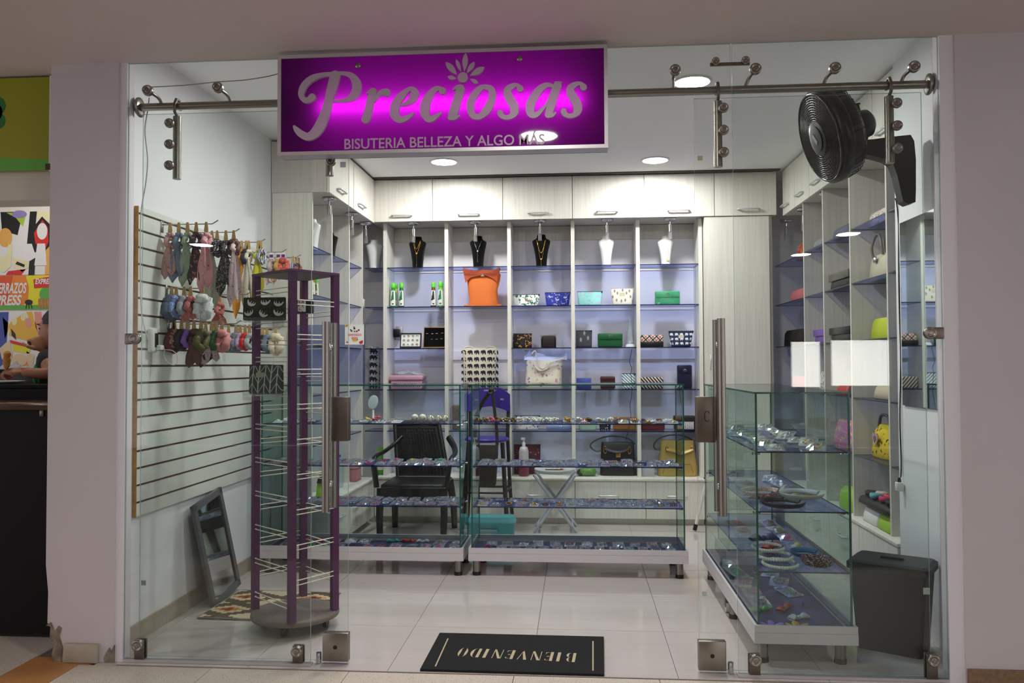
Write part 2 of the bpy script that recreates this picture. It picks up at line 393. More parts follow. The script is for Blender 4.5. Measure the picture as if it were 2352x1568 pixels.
# ---------------------------------------------------------------- glass front
def boss(mb, c, r=.026, t=.03, m=0):
    x, y, z = c; mb.lathe([(r*.35, -t/2-.004), (r*.55, -t/2-.002), (r*.6, -t/2), (r*.95, -t/2), (r, -t/2+.004), (r, t/2-.003), (r*.9, t/2)], (x, y, z), 20, m, 'y', Matrix.Rotation(math.pi, 3, 'X') @ Matrix.Identity(3) if False else None)
def bossy(mb, x, y, z, r=.026, t=.03): # round steel button facing the mall (-Y)
    mb.lathe([(r*.3, t+.003), (r*.34, t+.001), (r*.62, t+.001), (r*.66, t+.004), (r*.9, t+.004), (r, t-.002), (r, 0)], (x, y, z), 20, 0, 'y')
    mb.cyl((x, y-t-.002, z), (x, y-t-.0045, z), r*.22, n=10)
WN = [2]
def sheet(name, label, x0, x1, z0, z1, y, cat='glass panel'):
    o = MB().box(x0, y, z0, x1, y+.01, z1, 0, 1).build('window_%d' % WN[0], [pane, pane_e], None, 'structure'); WN[0] += 1; recenter(o, ((x0+x1)/2, y, z0)); return o
LP = sheet('glass_panel', 'fixed glass pane left of the doorway, from floor to soffit', -1.994, -1.155, .0128, SZ-.001, -.004)
RP = sheet('glass_panel', 'fixed glass pane right of the doorway, from floor to soffit', .66, 1.4985, .0128, SZ-.001, -.004)
TP = sheet('glass_panel', 'long glass transom above the doorway behind the purple sign', -1.151, .654, 2.44, SZ-.001, -.004)
def clamp(px, py, y, label, plate):
    q = oy(px, py, y); t = thing('glass_clamp', label, 'clamp', (q.x, y, q.z-.08 if plate == 'floor' else q.z))
    b = MB(); bossy(b, q.x, y-.012, q.z, .025, .016); b.build('button', steel, t)
    b = MB()
    if plate == 'floor': b.rbox(q.x-.022, y-.012, .0128, q.x+.022, y-.001, q.z+.02, .003); b.rbox(q.x-.024, y+.0105, .0128, q.x+.024, y+.019, q.z+.02, .003)
    elif plate == 'l': b.rbox(-1.9945, y-.012, q.z-.024, q.x+.01, y-.005, q.z+.024, .003)
    else: b.rbox(q.x-.01, y-.012, q.z-.024, 1.4995, y-.005, q.z+.024, .003)
    b.build('plate', steel_d, t)
clamp(322, 1478, -.004, 'steel button clamp at the lower left corner of the left pane', 'floor')
clamp(685, 1492, -.004, 'steel button clamp at the foot of the left pane below the purple rack', 'floor')
clamp(1733, 1512, -.004, 'steel button clamp at the foot of the right pane before the tray table leg', 'floor')
clamp(2139, 1512, -.004, 'steel button clamp at the lower right corner of the right pane', 'floor')
clamp(316, 778, -.004, 'steel clamp halfway up the left jamb, beside the wood edged slat wall', 'l')
clamp(2131, 765, -.004, 'steel clamp halfway up the right jamb, in front of the wall mirror', 'r')
# rail
RY = .066
t = thing('door_rail', 'long round brushed steel rail the glass doors hang from', 'rail', (-.25, RY, 2.47))
MB().cyl((-1.965, RY, 2.473), (1.475, RY, 2.473), .0175, n=20).build('tube', steel, t)
for s, x in ((1, -1.985), (-1, 1.495)):
    MB().lathe([(.0001, 0), (.042, 0), (.045, .004*s), (.045, .009*s), (.03, .013*s), (.018, .015*s)], (x, RY, 2.473), 24, 0, 'x').build('end_flange', steel, t)
def arm(px, py, side):
    q = oy(px, py, -.02); b = MB(); pts = [(q.x, .0075, q.z), (q.x, .03, q.z), (q.x+.012*side, RY-.004, q.z-.012), (q.x+.026*side, RY, q.z-.045), (q.x+.028*side, RY, 2.485)]
    b.tube(spline(pts, 5), .0075, 10); b.build('bracket_arm', steel, t)
    b = MB(); bossy(b, q.x, -.006, q.z, .024, .016); b.build('button', steel, t)
for px, py, s in ((338, 207, 1), (499, 200, 1), (1551, 160, 0), (1736, 157, -1), (1919, 155, -1), (2101, 152, -1)): arm(px, py, s)
t = thing('glass_connector', 'flat steel bar with two buttons joining the upper panes', 'connector', oy(1678, 142, -.03))
a, b_ = oy(1645, 138, -.03), oy(1714, 136, -.03); zc = (a.z + b_.z)/2
MB().box(a.x-.022, -.012, zc-.018, b_.x+.018, -.005, zc-.004).build('bar', steel_d, t)
for q in (a, b_):
    b = MB(); bossy(b, q.x, -.006, zc, .017, .016); b.build('button', steel, t)
# doors
def door(name, label, x0, x1, y, hang, hx, lockx, lock_in, gx, lab):
    t = thing(name, label, 'glass door', ((x0+x1)/2, y, .012))
    MB().box(x0, y, .012, x1, y+.01, 2.43, 0, 1).build('glass_sheet', [pane, pane_e], t)
    for x, side in hang:
        h = MB().cyl((x, y+.032, 2.425), (x, y+.032, 2.14), .0185, n=18); h.build('hanger_body', steel, t)
        k = MB()
        for z in (2.385, 2.29, 2.195): bossy(k, x+side*.018, y-.0005, z, .0215, .011)
        k.build('hanger_buttons', steel, t, kind='stuff')
        MB().tube([(x, y+.03, 2.427), (x, RY-.028, 2.44), (x, RY-.0285, 2.475), (x, RY-.014, 2.5005), (x, RY+.012, 2.502), (x, RY+.028, 2.482), (x, RY+.026, 2.462)], .007, 8).build('roller_hook', steel_d, t)
    # pull handles, one bar each side of the glass
    for s, dy in ((0, -.055), (1, .062)):
        h = MB().cyl((gx, y+dy, .665), (gx, y+dy, 1.485), .0165, n=20); b = h.build('pull_bar', steel, t)
    for z in (.78, 1.375):
        MB().cyl((gx, y-.055, z), (gx, y+.062, z), .008, n=10).lathe([(.0001, .0), (.016, .0), (.018, .004), (.013, .018), (.008, .02)], (gx, y-.002, z), 16, 0, 'y').build('handle_post', chrome, t)
    L = MB().rbox(min(lockx, lock_in), y-.016, .965, max(lockx, lock_in), y+.026, 1.158, .004); lk = L.build('lock_case', steel_d, t)
    if lab:
        c = ((lockx+lock_in)/2+.005, y-.018, 1.075)
        MB().tube([(c[0]+.012*math.cos(a), c[1], c[2]+.022*math.sin(a)) for a in [q/10*5 + .6 for q in range(11)]], .0016, 6).build('keyhole', black_p, lk)
    w = .115*(1 if gx < lockx else -1); x2 = lockx - w
    pt = MB().rbox(min(x2, lockx), y-.012, .012, max(x2, lockx), y+.022, .135, .003).build('patch_fitting', steel, t)
    MB().cyl(((x2+lockx)/2, y-.0135, .074), ((x2+lockx)/2, y-.011, .074), .009, n=16).build('screw_hole', black_p, pt)
    MB().cyl((x2+(.0-.02)*(1 if gx < lockx else -1), y+.005, 0), (x2+(-.02)*(1 if gx < lockx else -1), y+.005, .045), .012, n=14).build('floor_guide', chrome, t)
DY = .032
door('sliding_glass_door', 'left sliding glass door with tall steel handles, slid open before the left pane', -1.945, -1.0, DY, [(-1.80, -1), (-1.095, 1)], 0, -.995, -1.072, -1.083, False)
door('sliding_glass_door', 'right sliding glass door with tall steel handles and a keyhole lock', .505, 1.445, DY, [(.61, 1), (1.325, 1)], 0, .50, .58, .60, True)
# small sticky tabs left on the panes
for px, py, s, cc, lb in ((788, 378, 13, C(215, 214, 224), 'small white sticker near the top corner of the left door'), (1608, 363, 11, C(170, 165, 130), 'small beige sticker near the top of the right door'),
                          (330, 1338, 11, C(128, 146, 140), 'small grey sticker low on the left door by the mirror'), (1618, 1363, 11, C(165, 182, 172), 'small pale green sticker low on the right door'),
                          (2128, 1357, 15, C(165, 178, 168), 'small pale sticker on the right pane in front of the waste bin')):
    q0, q1 = oy(px-s/2, py+s/2, DY), oy(px+s/2, py-s/2, DY)
    o = MB().box(q0.x, DY-.0015, q0.z, q1.x, DY-.0002, q1.z).build('sticker', mat('sticker', cc, .6)); recenter(o, q0); tag(o, lb, 'sticker')
# cable along the buttons and down to the charger
q = [oy(345, 200, -.03), oy(420, 196, -.03), oy(500, 188, -.04), oy(560, 184, -.03), oy(612, 176, -.02), oy(640, 169, -.02)]
o = MB().tube(spline([tuple(p) for p in q], 5), .0022, 6).build('cable', mat('grey_cable', C(150, 142, 128), .6)); recenter(o, q[0]); tag(o, 'thin grey cable running from the rail bracket to the purple sign', 'cable')
q = [oy(343, 224, .09), oy(340, 250, .10), oy(333, 300, .12), oy(339, 365, .13), oy(335, 420, .14), oy(324, 490, .15), oy(322, 600, .15), oy(324, 700, .16), oy(330, 745, .19), oy(342, 782, .22)]
o = MB().tube(spline([tuple(p) for p in q], 5), .003, 6).build('cable', mat('white_cable', C(205, 205, 198), .6)); recenter(o, q[0]); tag(o, 'thin white cable hanging down the left side to the plug', 'cable')

# ---------------------------------------------------------------- shop sign
SY = -.085
c00, c11, c10, c01 = oy(638, 357, SY), oy(1395, 106, SY), oy(1397, 340, SY), oy(638, 137, SY)
X0, X1 = (c00.x+c01.x)/2, (c11.x+c10.x)/2; Z0, Z1 = (c00.z+c10.z)/2, min(SZ-.006, (c01.z+c11.z)/2 + .012)
sg = thing('shop_sign', 'purple light box sign reading Preciosas above the doorway', 'sign', ((X0+X1)/2, SY, Z0))
purple = mat('sign_purple_acrylic', C(52, 5, 56), .035, spec=.5)
nt = purple.node_tree; p = nt.nodes['Principled BSDF']; out = nt.nodes['Material Output']
tl = nd(nt, 'ShaderNodeBsdfTranslucent'); tl.inputs[0].default_value = (.62, .085, .64, 1)
ms = nd(nt, 'ShaderNodeMixShader'); ms.inputs[0].default_value = .55
nt.links.new(p.outputs[0], ms.inputs[1]); nt.links.new(tl.outputs[0], ms.inputs[2]); nt.links.new(ms.outputs[0], out.inputs[0])
b = MB().box(X0+.014, SY+.002, Z0+.014, X1-.014, SY+.005, Z1-.014); b.build('acrylic_face', purple, sg)
fw = .015
b = MB()
for (x0, z0, x1, z1) in ((X0, Z0, X1, Z0+fw), (X0, Z1-fw, X1, Z1), (X0, Z0+fw, X0+fw, Z1-fw), (X1-fw, Z0+fw, X1, Z1-fw)): b.box(x0, SY-.004, z0, x1, -.012, z1)
b.build('frame', alu, sg)
MB().box(X0, -.012, Z0, X1, -.007, Z1).build('back_plate', mat('sign_back', C(40, 34, 40), .7), sg)
zl = oy(710, 246, SY).z; zr = oy(1360, 228, SY).z; zt = (zl+zr)/2
xa, xb = oy(735, 240, SY).x, oy(1335, 230, SY).x
MB().cyl((xa, -.046, zt), (xb, -.046, zt), .007, n=10).build('light_tube', emis('sign_tube', (1, .36, 1, 1), TUBE), sg)
letter_m = mat('sign_letter_acrylic', C(196, 176, 192), .35)
nt = letter_m.node_tree; p = nt.nodes['Principled BSDF']; out = nt.nodes['Material Output']
tl = nd(nt, 'ShaderNodeBsdfTranslucent'); tl.inputs[0].default_value = (.5, .3, .46, 1)
ms = nd(nt, 'ShaderNodeMixShader'); ms.inputs[0].default_value = .2
nt.links.new(p.outputs[0], ms.inputs[1]); nt.links.new(tl.outputs[0], ms.inputs[2]); nt.links.new(ms.outputs[0], out.inputs[0])
LD = .016
def zoomed(ox_, oy_, sc):
    def f(x, y):
        q = oy(ox_ + x/sc, oy_ + y/sc, SY-LD); return q.x, q.z
    return f
za, zb = zoomed(640, 100, 5.8075), zoomed(1000, 100, 5.8075)
LSC = (oy(1000, 230, SY-LD) - oy(900, 230, SY-LD)).length/100/5.8075
def ribbon(mb, pts, zf, closed=False, k=7, caps=True, lift=0.0):
    P = spline([(x, y, w_) for x, y, w_ in pts], k, closed); n = len(P); L, R = [], []
    xy = [zf(x, y) for x, y, w_ in P]
    for i in range(n):
        a = xy[(i-1) % n] if closed else xy[max(0, i-1)]; b = xy[(i+1) % n] if closed else xy[min(n-1, i+1)]
        d = V((b[0]-a[0], b[1]-a[1])); d.normalize(); w_ = max(1, P[i][2])*LSC
        L.append((xy[i][0]-d.y*w_, xy[i][1]+d.x*w_)); R.append((xy[i][0]+d.y*w_, xy[i][1]-d.x*w_))
    yf, yb = SY-LD-lift, SY-.0005-lift*.5
    for i in range(n if closed else n-1):
        j = (i+1) % n
        vs = [(L[i][0], yf, L[i][1]), (R[i][0], yf, R[i][1]), (R[j][0], yf, R[j][1]), (L[j][0], yf, L[j][1]),
              (L[i][0], yb, L[i][1]), (R[i][0], yb, R[i][1]), (R[j][0], yb, R[j][1]), (L[j][0], yb, L[j][1])]
        mb.add(vs, [(0, 1, 2, 3), (0, 3, 7, 4), (1, 5, 6, 2)])
    if not closed and caps:
        for i in (0, n-1):
            r = max(1, P[i][2])*LSC; c = xy[i]
            mb.prism([(c[0]+r*math.cos(t*math.pi/9), yf-.0002, c[1]+r*math.sin(t*math.pi/9)) for t in range(18)], (0, yb-yf, 0))
    elif not closed:
        for i in (0, n-1): mb.add([(L[i][0], yf, L[i][1]), (R[i][0], yf, R[i][1]), (R[i][0], yb, R[i][1]), (L[i][0], yb, L[i][1])], [(0, 1, 2, 3)])
def letter(strokes):
    b = MB()
    for k, (pts, zf, closed) in enumerate(strokes): ribbon(b, pts, zf, closed, lift=.0006*k)
    b.build('letter', letter_m, sg)
letter([([(752, 425, 68), (705, 600, 65), (665, 760, 58), (628, 900, 62), (590, 1000, 66), (545, 1100, 72), (480, 1190, 65), (390, 1240, 52), (300, 1205, 48), (240, 1150, 38), (208, 1108, 20)], za, False),
        ([(770, 408, 30), (680, 408, 29), (570, 420, 32), (450, 460, 42), (360, 530, 45), (312, 610, 44), (300, 690, 38), (345, 752, 36), (405, 748, 42), (445, 715, 50)], za, False),
        ([(740, 405, 30), (870, 396, 25), (970, 430, 40), (1030, 510, 60), (1040, 600, 62), (1000, 690, 56), (920, 743, 32), (830, 763, 18), (725, 762, 14)], za, False)])
letter([([(1255, 640, 52), (1215, 800, 50), (1180, 950, 54), (1158, 1010, 54)], za, False), ([(1172, 664, 6), (1220, 635, 22), (1270, 625, 30)], za, False),
        ([(1268, 770, 16), (1320, 695, 24), (1375, 648, 36), (1438, 652, 52)], za, False)])
letter([([(1612, 818, 10), (1700, 797, 26), (1785, 735, 50), (1812, 660, 54), (1790, 615, 38), (1735, 608, 28), (1640, 690, 48), (1565, 800, 60), (1543, 925, 62), (1588, 1000, 50), (1660, 1007, 38), (1740, 970, 26), (1790, 930, 14)], za, False)])
letter([([(2183, 628, 46), (2140, 597, 28), (2080, 610, 36), (2010, 690, 50), (1960, 800, 63), (1948, 910, 61), (1990, 995, 48), (2055, 994, 38), (2120, 955, 24), (2165, 925, 12)], za, False)])
letter([([(335, 610, 56), (290, 750, 57), (247, 890, 59), (228, 965, 58)], zb, False), ([(236, 612, 8), (290, 582, 28), (335, 590, 46)], zb, False), ([(200, 985, 36), (260, 985, 30), (318, 962, 10)], zb, False)])
letter([([(650, 575, 30), (730, 600, 42), (760, 665, 46), (738, 780, 52), (680, 890, 54), (590, 972, 36), (500, 955, 42), (466, 860, 46), (480, 760, 48), (525, 675, 48), (585, 605, 40)], zb, True)])
letter([([(1130, 598, 43), (1090, 553, 24), (1030, 562, 34), (965, 612, 48), (966, 680, 54), (1003, 755, 56), (1048, 840, 58), (1050, 915, 54), (1005, 970, 34), (935, 983, 30), (880, 955, 34), (862, 922, 38)], zb, False)])
letter([([(1590, 575, 18), (1500, 550, 30), (1400, 600, 46), (1300, 735, 56), (1262, 850, 58), (1280, 935, 50), (1345, 945, 36), (1420, 880, 24), (1490, 800, 16), (1540, 690, 20)], zb, False),
        ([(1628, 560, 54), (1595, 650, 55), (1555, 780, 54), (1522, 900, 50), (1508, 945, 48)], zb, False), ([(1510, 962, 30), (1560, 955, 24), (1600, 925, 12)], zb, False), ([(1600, 520, 14), (1680, 518, 10)], zb, False)])
letter([([(1975, 578, 45), (1935, 532, 24), (1870, 542, 34), (1805, 592, 48), (1808, 660, 54), (1850, 735, 56), (1893, 815, 58), (1895, 895, 54), (1848, 950, 34), (1778, 963, 30), (1725, 935, 34), (1710, 902, 38)], zb, False)])
b = MB(); c = zb(365, 450); r = 68*LSC
b.prism([(c[0]+r*math.cos(t*math.pi/14), SY-LD, c[1]+r*math.sin(t*math.pi/14)) for t in range(28)], (0, LD-.0005, 0)); b.build('flower_centre', letter_m, sg)
for (x0, y0, x1, y1, hw) in ((135, 245, 290, 415, 40), (275, 208, 340, 375, 25), (405, 120, 385, 375, 37), (522, 240, 420, 395, 32), (655, 312, 460, 430, 42), (160, 440, 280, 468, 27), (575, 530, 460, 468, 26)):
    b = MB(); n = 8; a, e = V(zb(x0, y0)), V(zb(x1, y1)); d = (e-a); nn = V((-d.y, d.x)).normalized()
    up = [a + d*(i/n) + nn*hw*LSC*math.sin(math.pi*(i/n)**.85) for i in range(n+1)]; dn = [a + d*(i/n) - nn*hw*LSC*math.sin(math.pi*(i/n)**.85) for i in range(1, n)]
    b.prism([(q.x, SY-LD, q.y) for q in up + dn[::-1]], (0, LD-.0005, 0)); b.build('petal', letter_m, sg)
for px, py in ((822, 150), (1193.5, 134)):
    q = oy(px, py, SY-.006); MB().lathe([(.0001, .006), (.0115, .006), (.0125, .004), (.0125, 0)], (q.x, SY, q.z), 22, 0, 'y').build('standoff_cap', steel, sg)

def text(name, s, x, y, z, wid, hgt, m, parent=None, ext=.001, bold=0.0, facing='front', shear=0, rot=0):
    cu = bpy.data.curves.new('txt', 'FONT'); cu.body = s; cu.size = 1; cu.extrude = 0; cu.offset = bold; cu.shear = shear
    cu.resolution_u = 4
    o = bpy.data.objects.new('txt', cu); col.objects.link(o)
    dg = bpy.context.evaluated_depsgraph_get(); me = bpy.data.meshes.new_from_object(o.evaluated_get(dg))
    bpy.data.objects.remove(o)
    xs = [v.co.x for v in me.vertices]; ys_ = [v.co.y for v in me.vertices]
    xm, ym = min(xs), min(ys_); sx = wid/(max(xs)-xm); sy = hgt/(max(ys_)-ym)
    b = MB(); vs = []
    for v in me.vertices:
        a, c2 = (v.co.x-xm)*sx, (v.co.y-ym)*sy
        if rot: ca, sa = math.cos(rot), math.sin(rot); a, c2 = a*ca - c2*sa, a*sa + c2*ca
        if facing == 'front': vs.append((x+a, y, z+c2))
        elif facing == 'up180': vs.append((x-a, y-c2, z))
    fs = [list(p.vertices) for p in me.polygons]; n = len(vs)
    off = V((0, ext, 0)) if facing == 'front' else V((0, 0, -ext))
    b.add(vs, fs)
    be = {}
    for f in fs:
        for i in range(len(f)):
            e = (f[i], f[(i+1) % len(f)]); be[tuple(sorted(e))] = be.get(tuple(sorted(e)), 0) + 1
    ed = [e for e, k in be.items() if k == 1]
    b.add(vs + [tuple(V(q)+off) for q in vs], [(a, c_, c_+n, a+n) for a, c_ in ed])
    bpy.data.meshes.remove(me)
    return b.build(name, m, parent)
q0 = oy(791, 346, SY); q1 = oy(1251, 337, SY); h = (oy(800, 322, SY) - oy(800, 346, SY)).z
text('tagline', 'BISUTERIA BELLEZA Y ALGO MÁS', q0.x, SY-.001, (q0.z+q1.z)/2+.008, q1.x-q0.x, h*1.25, letter_m, sg, .0008, .012)
# ---------------------------------------------------------------- shelving and cabinets
YB, YU, YW = 3.2, 3.29, 3.59             # cabinet fronts, upright edges, back panel
ZT, ZB, ZC = .372, 2.485, 2.825          # base top, underside and top of the upper cabinets
ZS = [.744, 1.087, 1.432, 1.78, 2.11]    # glass shelf tops
UX = [-1.602, -1.082, -.557, -.03, .503, 1.008]
def handle(mb, c, half, ax, d, arch=.028, r=.0075):
    # flat bow handle: c centre on the door face, ax direction along it, d outward
    c, ax, d = V(c), V(ax), V(d)
    pts = [c-ax*half, c-ax*half+d*arch*.8, c-ax*(half-.012)+d*arch, c+ax*(half-.012)+d*arch, c+ax*half+d*arch*.8, c+ax*half]
    mb.tube(pts, r, 6); return mb
# upper back row
ux = [-1.70, -1.183, -.60, -.03, .55, 1.11, 1.60]
hpx = [924, 1076, 1236, 1395, 1558, 1718]
ordn = ['first', 'second', 'third', 'fourth', 'fifth', 'sixth']
for i in range(6):
    x0, x1 = ux[i], ux[i+1]
    t = thing('upper_cabinet', '%s pale wood upper cabinet from the left in the back row' % ordn[i], 'cabinet', ((x0+x1)/2, YB+.15, ZB))
    MB().box(x0, YB+.021, ZB, x1, YW, ZC).build('body', melam_d, t)
    d = MB().box(x0+.0025, YB, ZB-.004, x1-.0025, YB+.019, ZC+.002).build('door', melam, t)
    hx = oy(hpx[i], 492, YB).x; b = MB(); handle(b, (hx, YB, ZB+.045), .082, (1, 0, 0), (0, -1, 0)); b.build('handle', satin, d)
MB().box(-1.755, YB+.03, ZB, -1.703, YB+.06, ZC).build('filler_strip', melam_d, None)
fs_ = bpy.data.objects['filler_strip']; recenter(fs_, (-1.73, YB+.04, ZB)); tag(fs_, 'narrow filler strip in the corner left of the upper back cabinets', 'filler strip')
# back shelving: uprights, glass shelves, rail boards
t = thing('shelving_unit', 'tall pale wood back shelving with blue glass shelves', 'shelving', (-.05, 3.45, ZT))
MB().box(-1.79, YW, ZT, 1.02, YW+.008, ZB).build('back_panel', back_w, t)
for x in UX: MB().box(x-.015, YU, ZT, x+.015, YW, ZB-.002).build('upright', melam, t)
for z, h in ((2.36, .12), (1.335, .075)):
    MB().box(-1.585, YW-.017, z, 1.0, YW-.0005, z+h).build('back_rail', melam_d if z > 2 else back_w, t)
bays = [(-1.79, UX[0])] + list(zip(UX[:-1], UX[1:]))
for k, z in enumerate(ZS):
    for i, (x0, x1) in enumerate(bays):
        if i == 2 and k == 2: continue          # the bay of the tall canvas tote has no shelf here
        MB().box(x0+.017, YU+.004 if i else YU-.0, z-.007, x1-.017, YW-.019, z, 0, 1).build('glass_shelf', [blue_g, blue_e], t)
# base cabinets along the back
bx = [-1.67, -1.11, -.57, -.022, .545, 1.012]
hb = [None, -.84, -.33, .25, .79]
names = ['low pale base cabinet in the back left corner behind the armchair', 'low pale base cabinet behind the tall purple chair', 'low pale base cabinet behind the white folding table', 'low pale base cabinet under the black handbag', 'low pale base cabinet under the gold handbag']
for i in range(5):
    x0, x1 = bx[i], bx[i+1]
    t = thing('base_cabinet', names[i], 'cabinet', ((x0+x1)/2, 3.4, 0))
    MB().box(x0, YB+.05, 0, x1, YB+.07, .048).build('plinth', melam_d, t)
    MB().box(x0, YB+.02, .048, x1, 3.595, ZT-.021).build('body', melam_d, t)
    d = MB().box(x0+.003, YB+.001, .052, x1-.003, YB+.019, ZT-.024).build('drawer_front', melam, t)
    hx = hb[i] if hb[i] is not None else (x0+x1)/2
    b = MB(); handle(b, (hx, YB, .235), .075, (1, 0, 0), (0, -1, 0)); b.build('handle', satin, d)
o = MB().rbox(-1.66, YB-.012, ZT-.02, 1.012, 3.589, ZT, .003).build('worktop', melam); recenter(o, (-.3, 3.4, ZT-.02)); tag(o, 'long pale shelf top on the low back cabinets', 'worktop')
# tall cupboard at the right end
t = thing('tall_cupboard', 'tall pale wood cupboard with one long door at the right end', 'cupboard', (1.29, 3.4, 0))
MB().box(1.03, YB+.04, 0, 1.57, 3.595, ZB-.004).build('body', melam_d, t)
d = MB().box(1.03, YB+.012, .03, 1.54, YB+.036, ZB-.008).build('door', melam, t)
b = MB(); q = oy(1632, 830, YB); b.tube([(q.x, YB+.014, q.z+.05), (q.x, YB-.012, q.z+.045), (q.x, YB-.012, q.z-.05), (q.x, YB+.014, q.z-.055)], .005, 8); b.build('handle', satin, d)
# left wall: upper cabinets, shelving, base cabinets
XF, XS, YL0 = -1.67, -1.79, 1.95
for i, (y0, y1) in enumerate(((YL0, 2.56), (2.565, 3.19))):
    t = thing('upper_cabinet', ('nearest' if i == 0 else 'farther') + ' pale wood upper cabinet on the left wall', 'cabinet', (-1.87, (y0+y1)/2, ZB))
    MB().box(-2.075, y0, ZB-.012, XF-.021, y1, ZC).build('body', melam_d, t)
    d = MB().box(XF-.019, y0+.003, ZB-.015, XF, y1-.003, ZC).build('door', melam, t)
    yc = (ox(782, 450, XF).y, ox(828, 482, XF).y)[i]
    b = MB(); handle(b, (XF, yc, ZB+.045), .08, (0, 1, 0), (1, 0, 0)); b.build('handle', satin, d)
t = thing('shelving_unit', 'pale wood shelving with blue glass shelves on the left wall', 'shelving', (-1.93, 2.6, 0))
uy = [YL0, 2.40, 2.86, 3.27]
for i, y in enumerate(uy): MB().box(-2.07, y, 0 if i == 0 else ZT+.0005, XS, y+.02, ZB-.014).build('upright', melam, t)
MB().box(-2.079, YL0+.021, ZT, -2.072, 3.585, ZB-.014).build('back_panel', melam_d, t)
for y0, y1 in ((YL0+.022, 2.398), (2.422, 2.858), (2.882, 3.268)):
    for z in ZS: MB().box(-2.068, y0+.002, z-.007, XS-.006, y1-.002, z, 0, 1).build('glass_shelf', [blue_g, blue_e], t)
ly = [YL0+.025, 2.42, 2.81, 3.18]
lnm = ['low pale cabinet on the left wall nearest the slat wall', 'low pale cabinet in the middle of the left wall run', 'low pale cabinet on the left wall by the back corner']
for i in range(3):
    t = thing('base_cabinet', lnm[i], 'cabinet', (-1.87, (ly[i]+ly[i+1])/2, 0))
    MB().box(-2.075, ly[i], .048, XF-.02, ly[i+1], ZT-.021).box(XF-.07, ly[i], 0, XF-.05, ly[i+1], .048).build('body', melam_d, t)
    d = MB().box(XF-.019, ly[i]+.003, .052, XF, ly[i+1]-.003, ZT-.024).build('drawer_front', melam, t)
    b = MB(); handle(b, (XF, (ly[i]+ly[i+1])/2, .235), .07, (0, 1, 0), (1, 0, 0)); b.build('handle', satin, d)
o = MB().rbox(-2.07, YL0+.022, ZT-.02, XF+.01, 3.185, ZT, .003).build('worktop', melam); recenter(o, (-1.87, 2.6, ZT-.02)); tag(o, 'pale shelf top on the low left cabinets', 'worktop')
# right wall: upper cabinets, shelving, base cabinets
XG, XH = 1.645, 1.665
ry = [.87, 1.182, 1.62, 2.03, 2.44, 2.83, 3.19]
hp = [(2032, 303), None, None, (1876, 419), (1839, 446), (1806, 469)]
for i in range(6):
    t = thing('upper_cabinet', '%s pale wood upper cabinet from the front on the right wall' % ordn[i], 'cabinet', (1.8, (ry[i]+ry[i+1])/2, ZB))
    MB().box(XG+.02, ry[i], ZB-.012, 1.975, ry[i+1], ZC).build('body', melam_d, t)
    d = MB().box(XG, ry[i]+.003, ZB-.015, XG+.018, ry[i+1]-.003, ZC).build('door', melam, t)
    yc = ox(*hp[i], XG).y if hp[i] else (ry[i]+ry[i+1])/2
    b = MB(); handle(b, (XG, yc, ZB+.05), .08, (0, 1, 0), (-1, 0, 0)); b.build('handle', satin, d)
t = thing('shelving_unit', 'grey wood shelving with blue glass shelves on the right wall', 'shelving', (1.82, 2, ZT))
RUY = [ox(2040, 700, XH).y, ox(1955, 700, XH).y, ox(1893, 700, XH).y, ox(1848, 700, XH).y]
for y in RUY: MB().box(XH, y, ZT, 1.975, y+.02, ZB-.014).build('upright', melam_d, t)
MB().box(1.976, .87, ZT, 1.979, 3.59, ZB-.014).build('back_panel', melam_d, t)
RB = [(.865, RUY[0]), (RUY[0]+.02, RUY[1]), (RUY[1]+.02, RUY[2]), (RUY[2]+.02, RUY[3]), (RUY[3]+.02, 3.58)]
for (y0, y1) in RB:
    for z in ZS: MB().box(XH+.004, y0+.003, z-.007, 1.973, y1-.003, z, 0, 1).build('glass_shelf', [blue_g, blue_e], t)
XK = 1.63
ryb = [.87, 1.45, 2.02, 2.6, 3.19]
rnm = ['nearest low cabinet on the right wall behind the waste bin', 'second low cabinet from the front on the right wall', 'third low cabinet from the front on the right wall', 'farthest low cabinet on the right wall beside the cupboard']
for i in range(4):
    t = thing('base_cabinet', rnm[i], 'cabinet', (1.8, (ryb[i]+ryb[i+1])/2, 0))
    MB().box(XK+.02, ryb[i], .048, 1.975, ryb[i+1], ZT-.021).box(XK+.06, ryb[i], 0, XK+.08, ryb[i+1], .048).build('body', melam_d, t)
    d = MB().box(XK, ryb[i]+.003, .052, XK+.018, ryb[i+1]-.003, ZT-.024).build('drawer_front', melam, t)
    b = MB(); handle(b, (XK, (ryb[i]+ryb[i+1])/2, .235), .07, (0, 1, 0), (-1, 0, 0)); b.build('handle', satin, d)
o = MB().rbox(XK-.005, .87, ZT-.02, 1.975, 3.185, ZT, .003).build('worktop', melam); recenter(o, (1.8, 2, ZT-.02)); tag(o, 'pale shelf top on the low right cabinets', 'worktop')
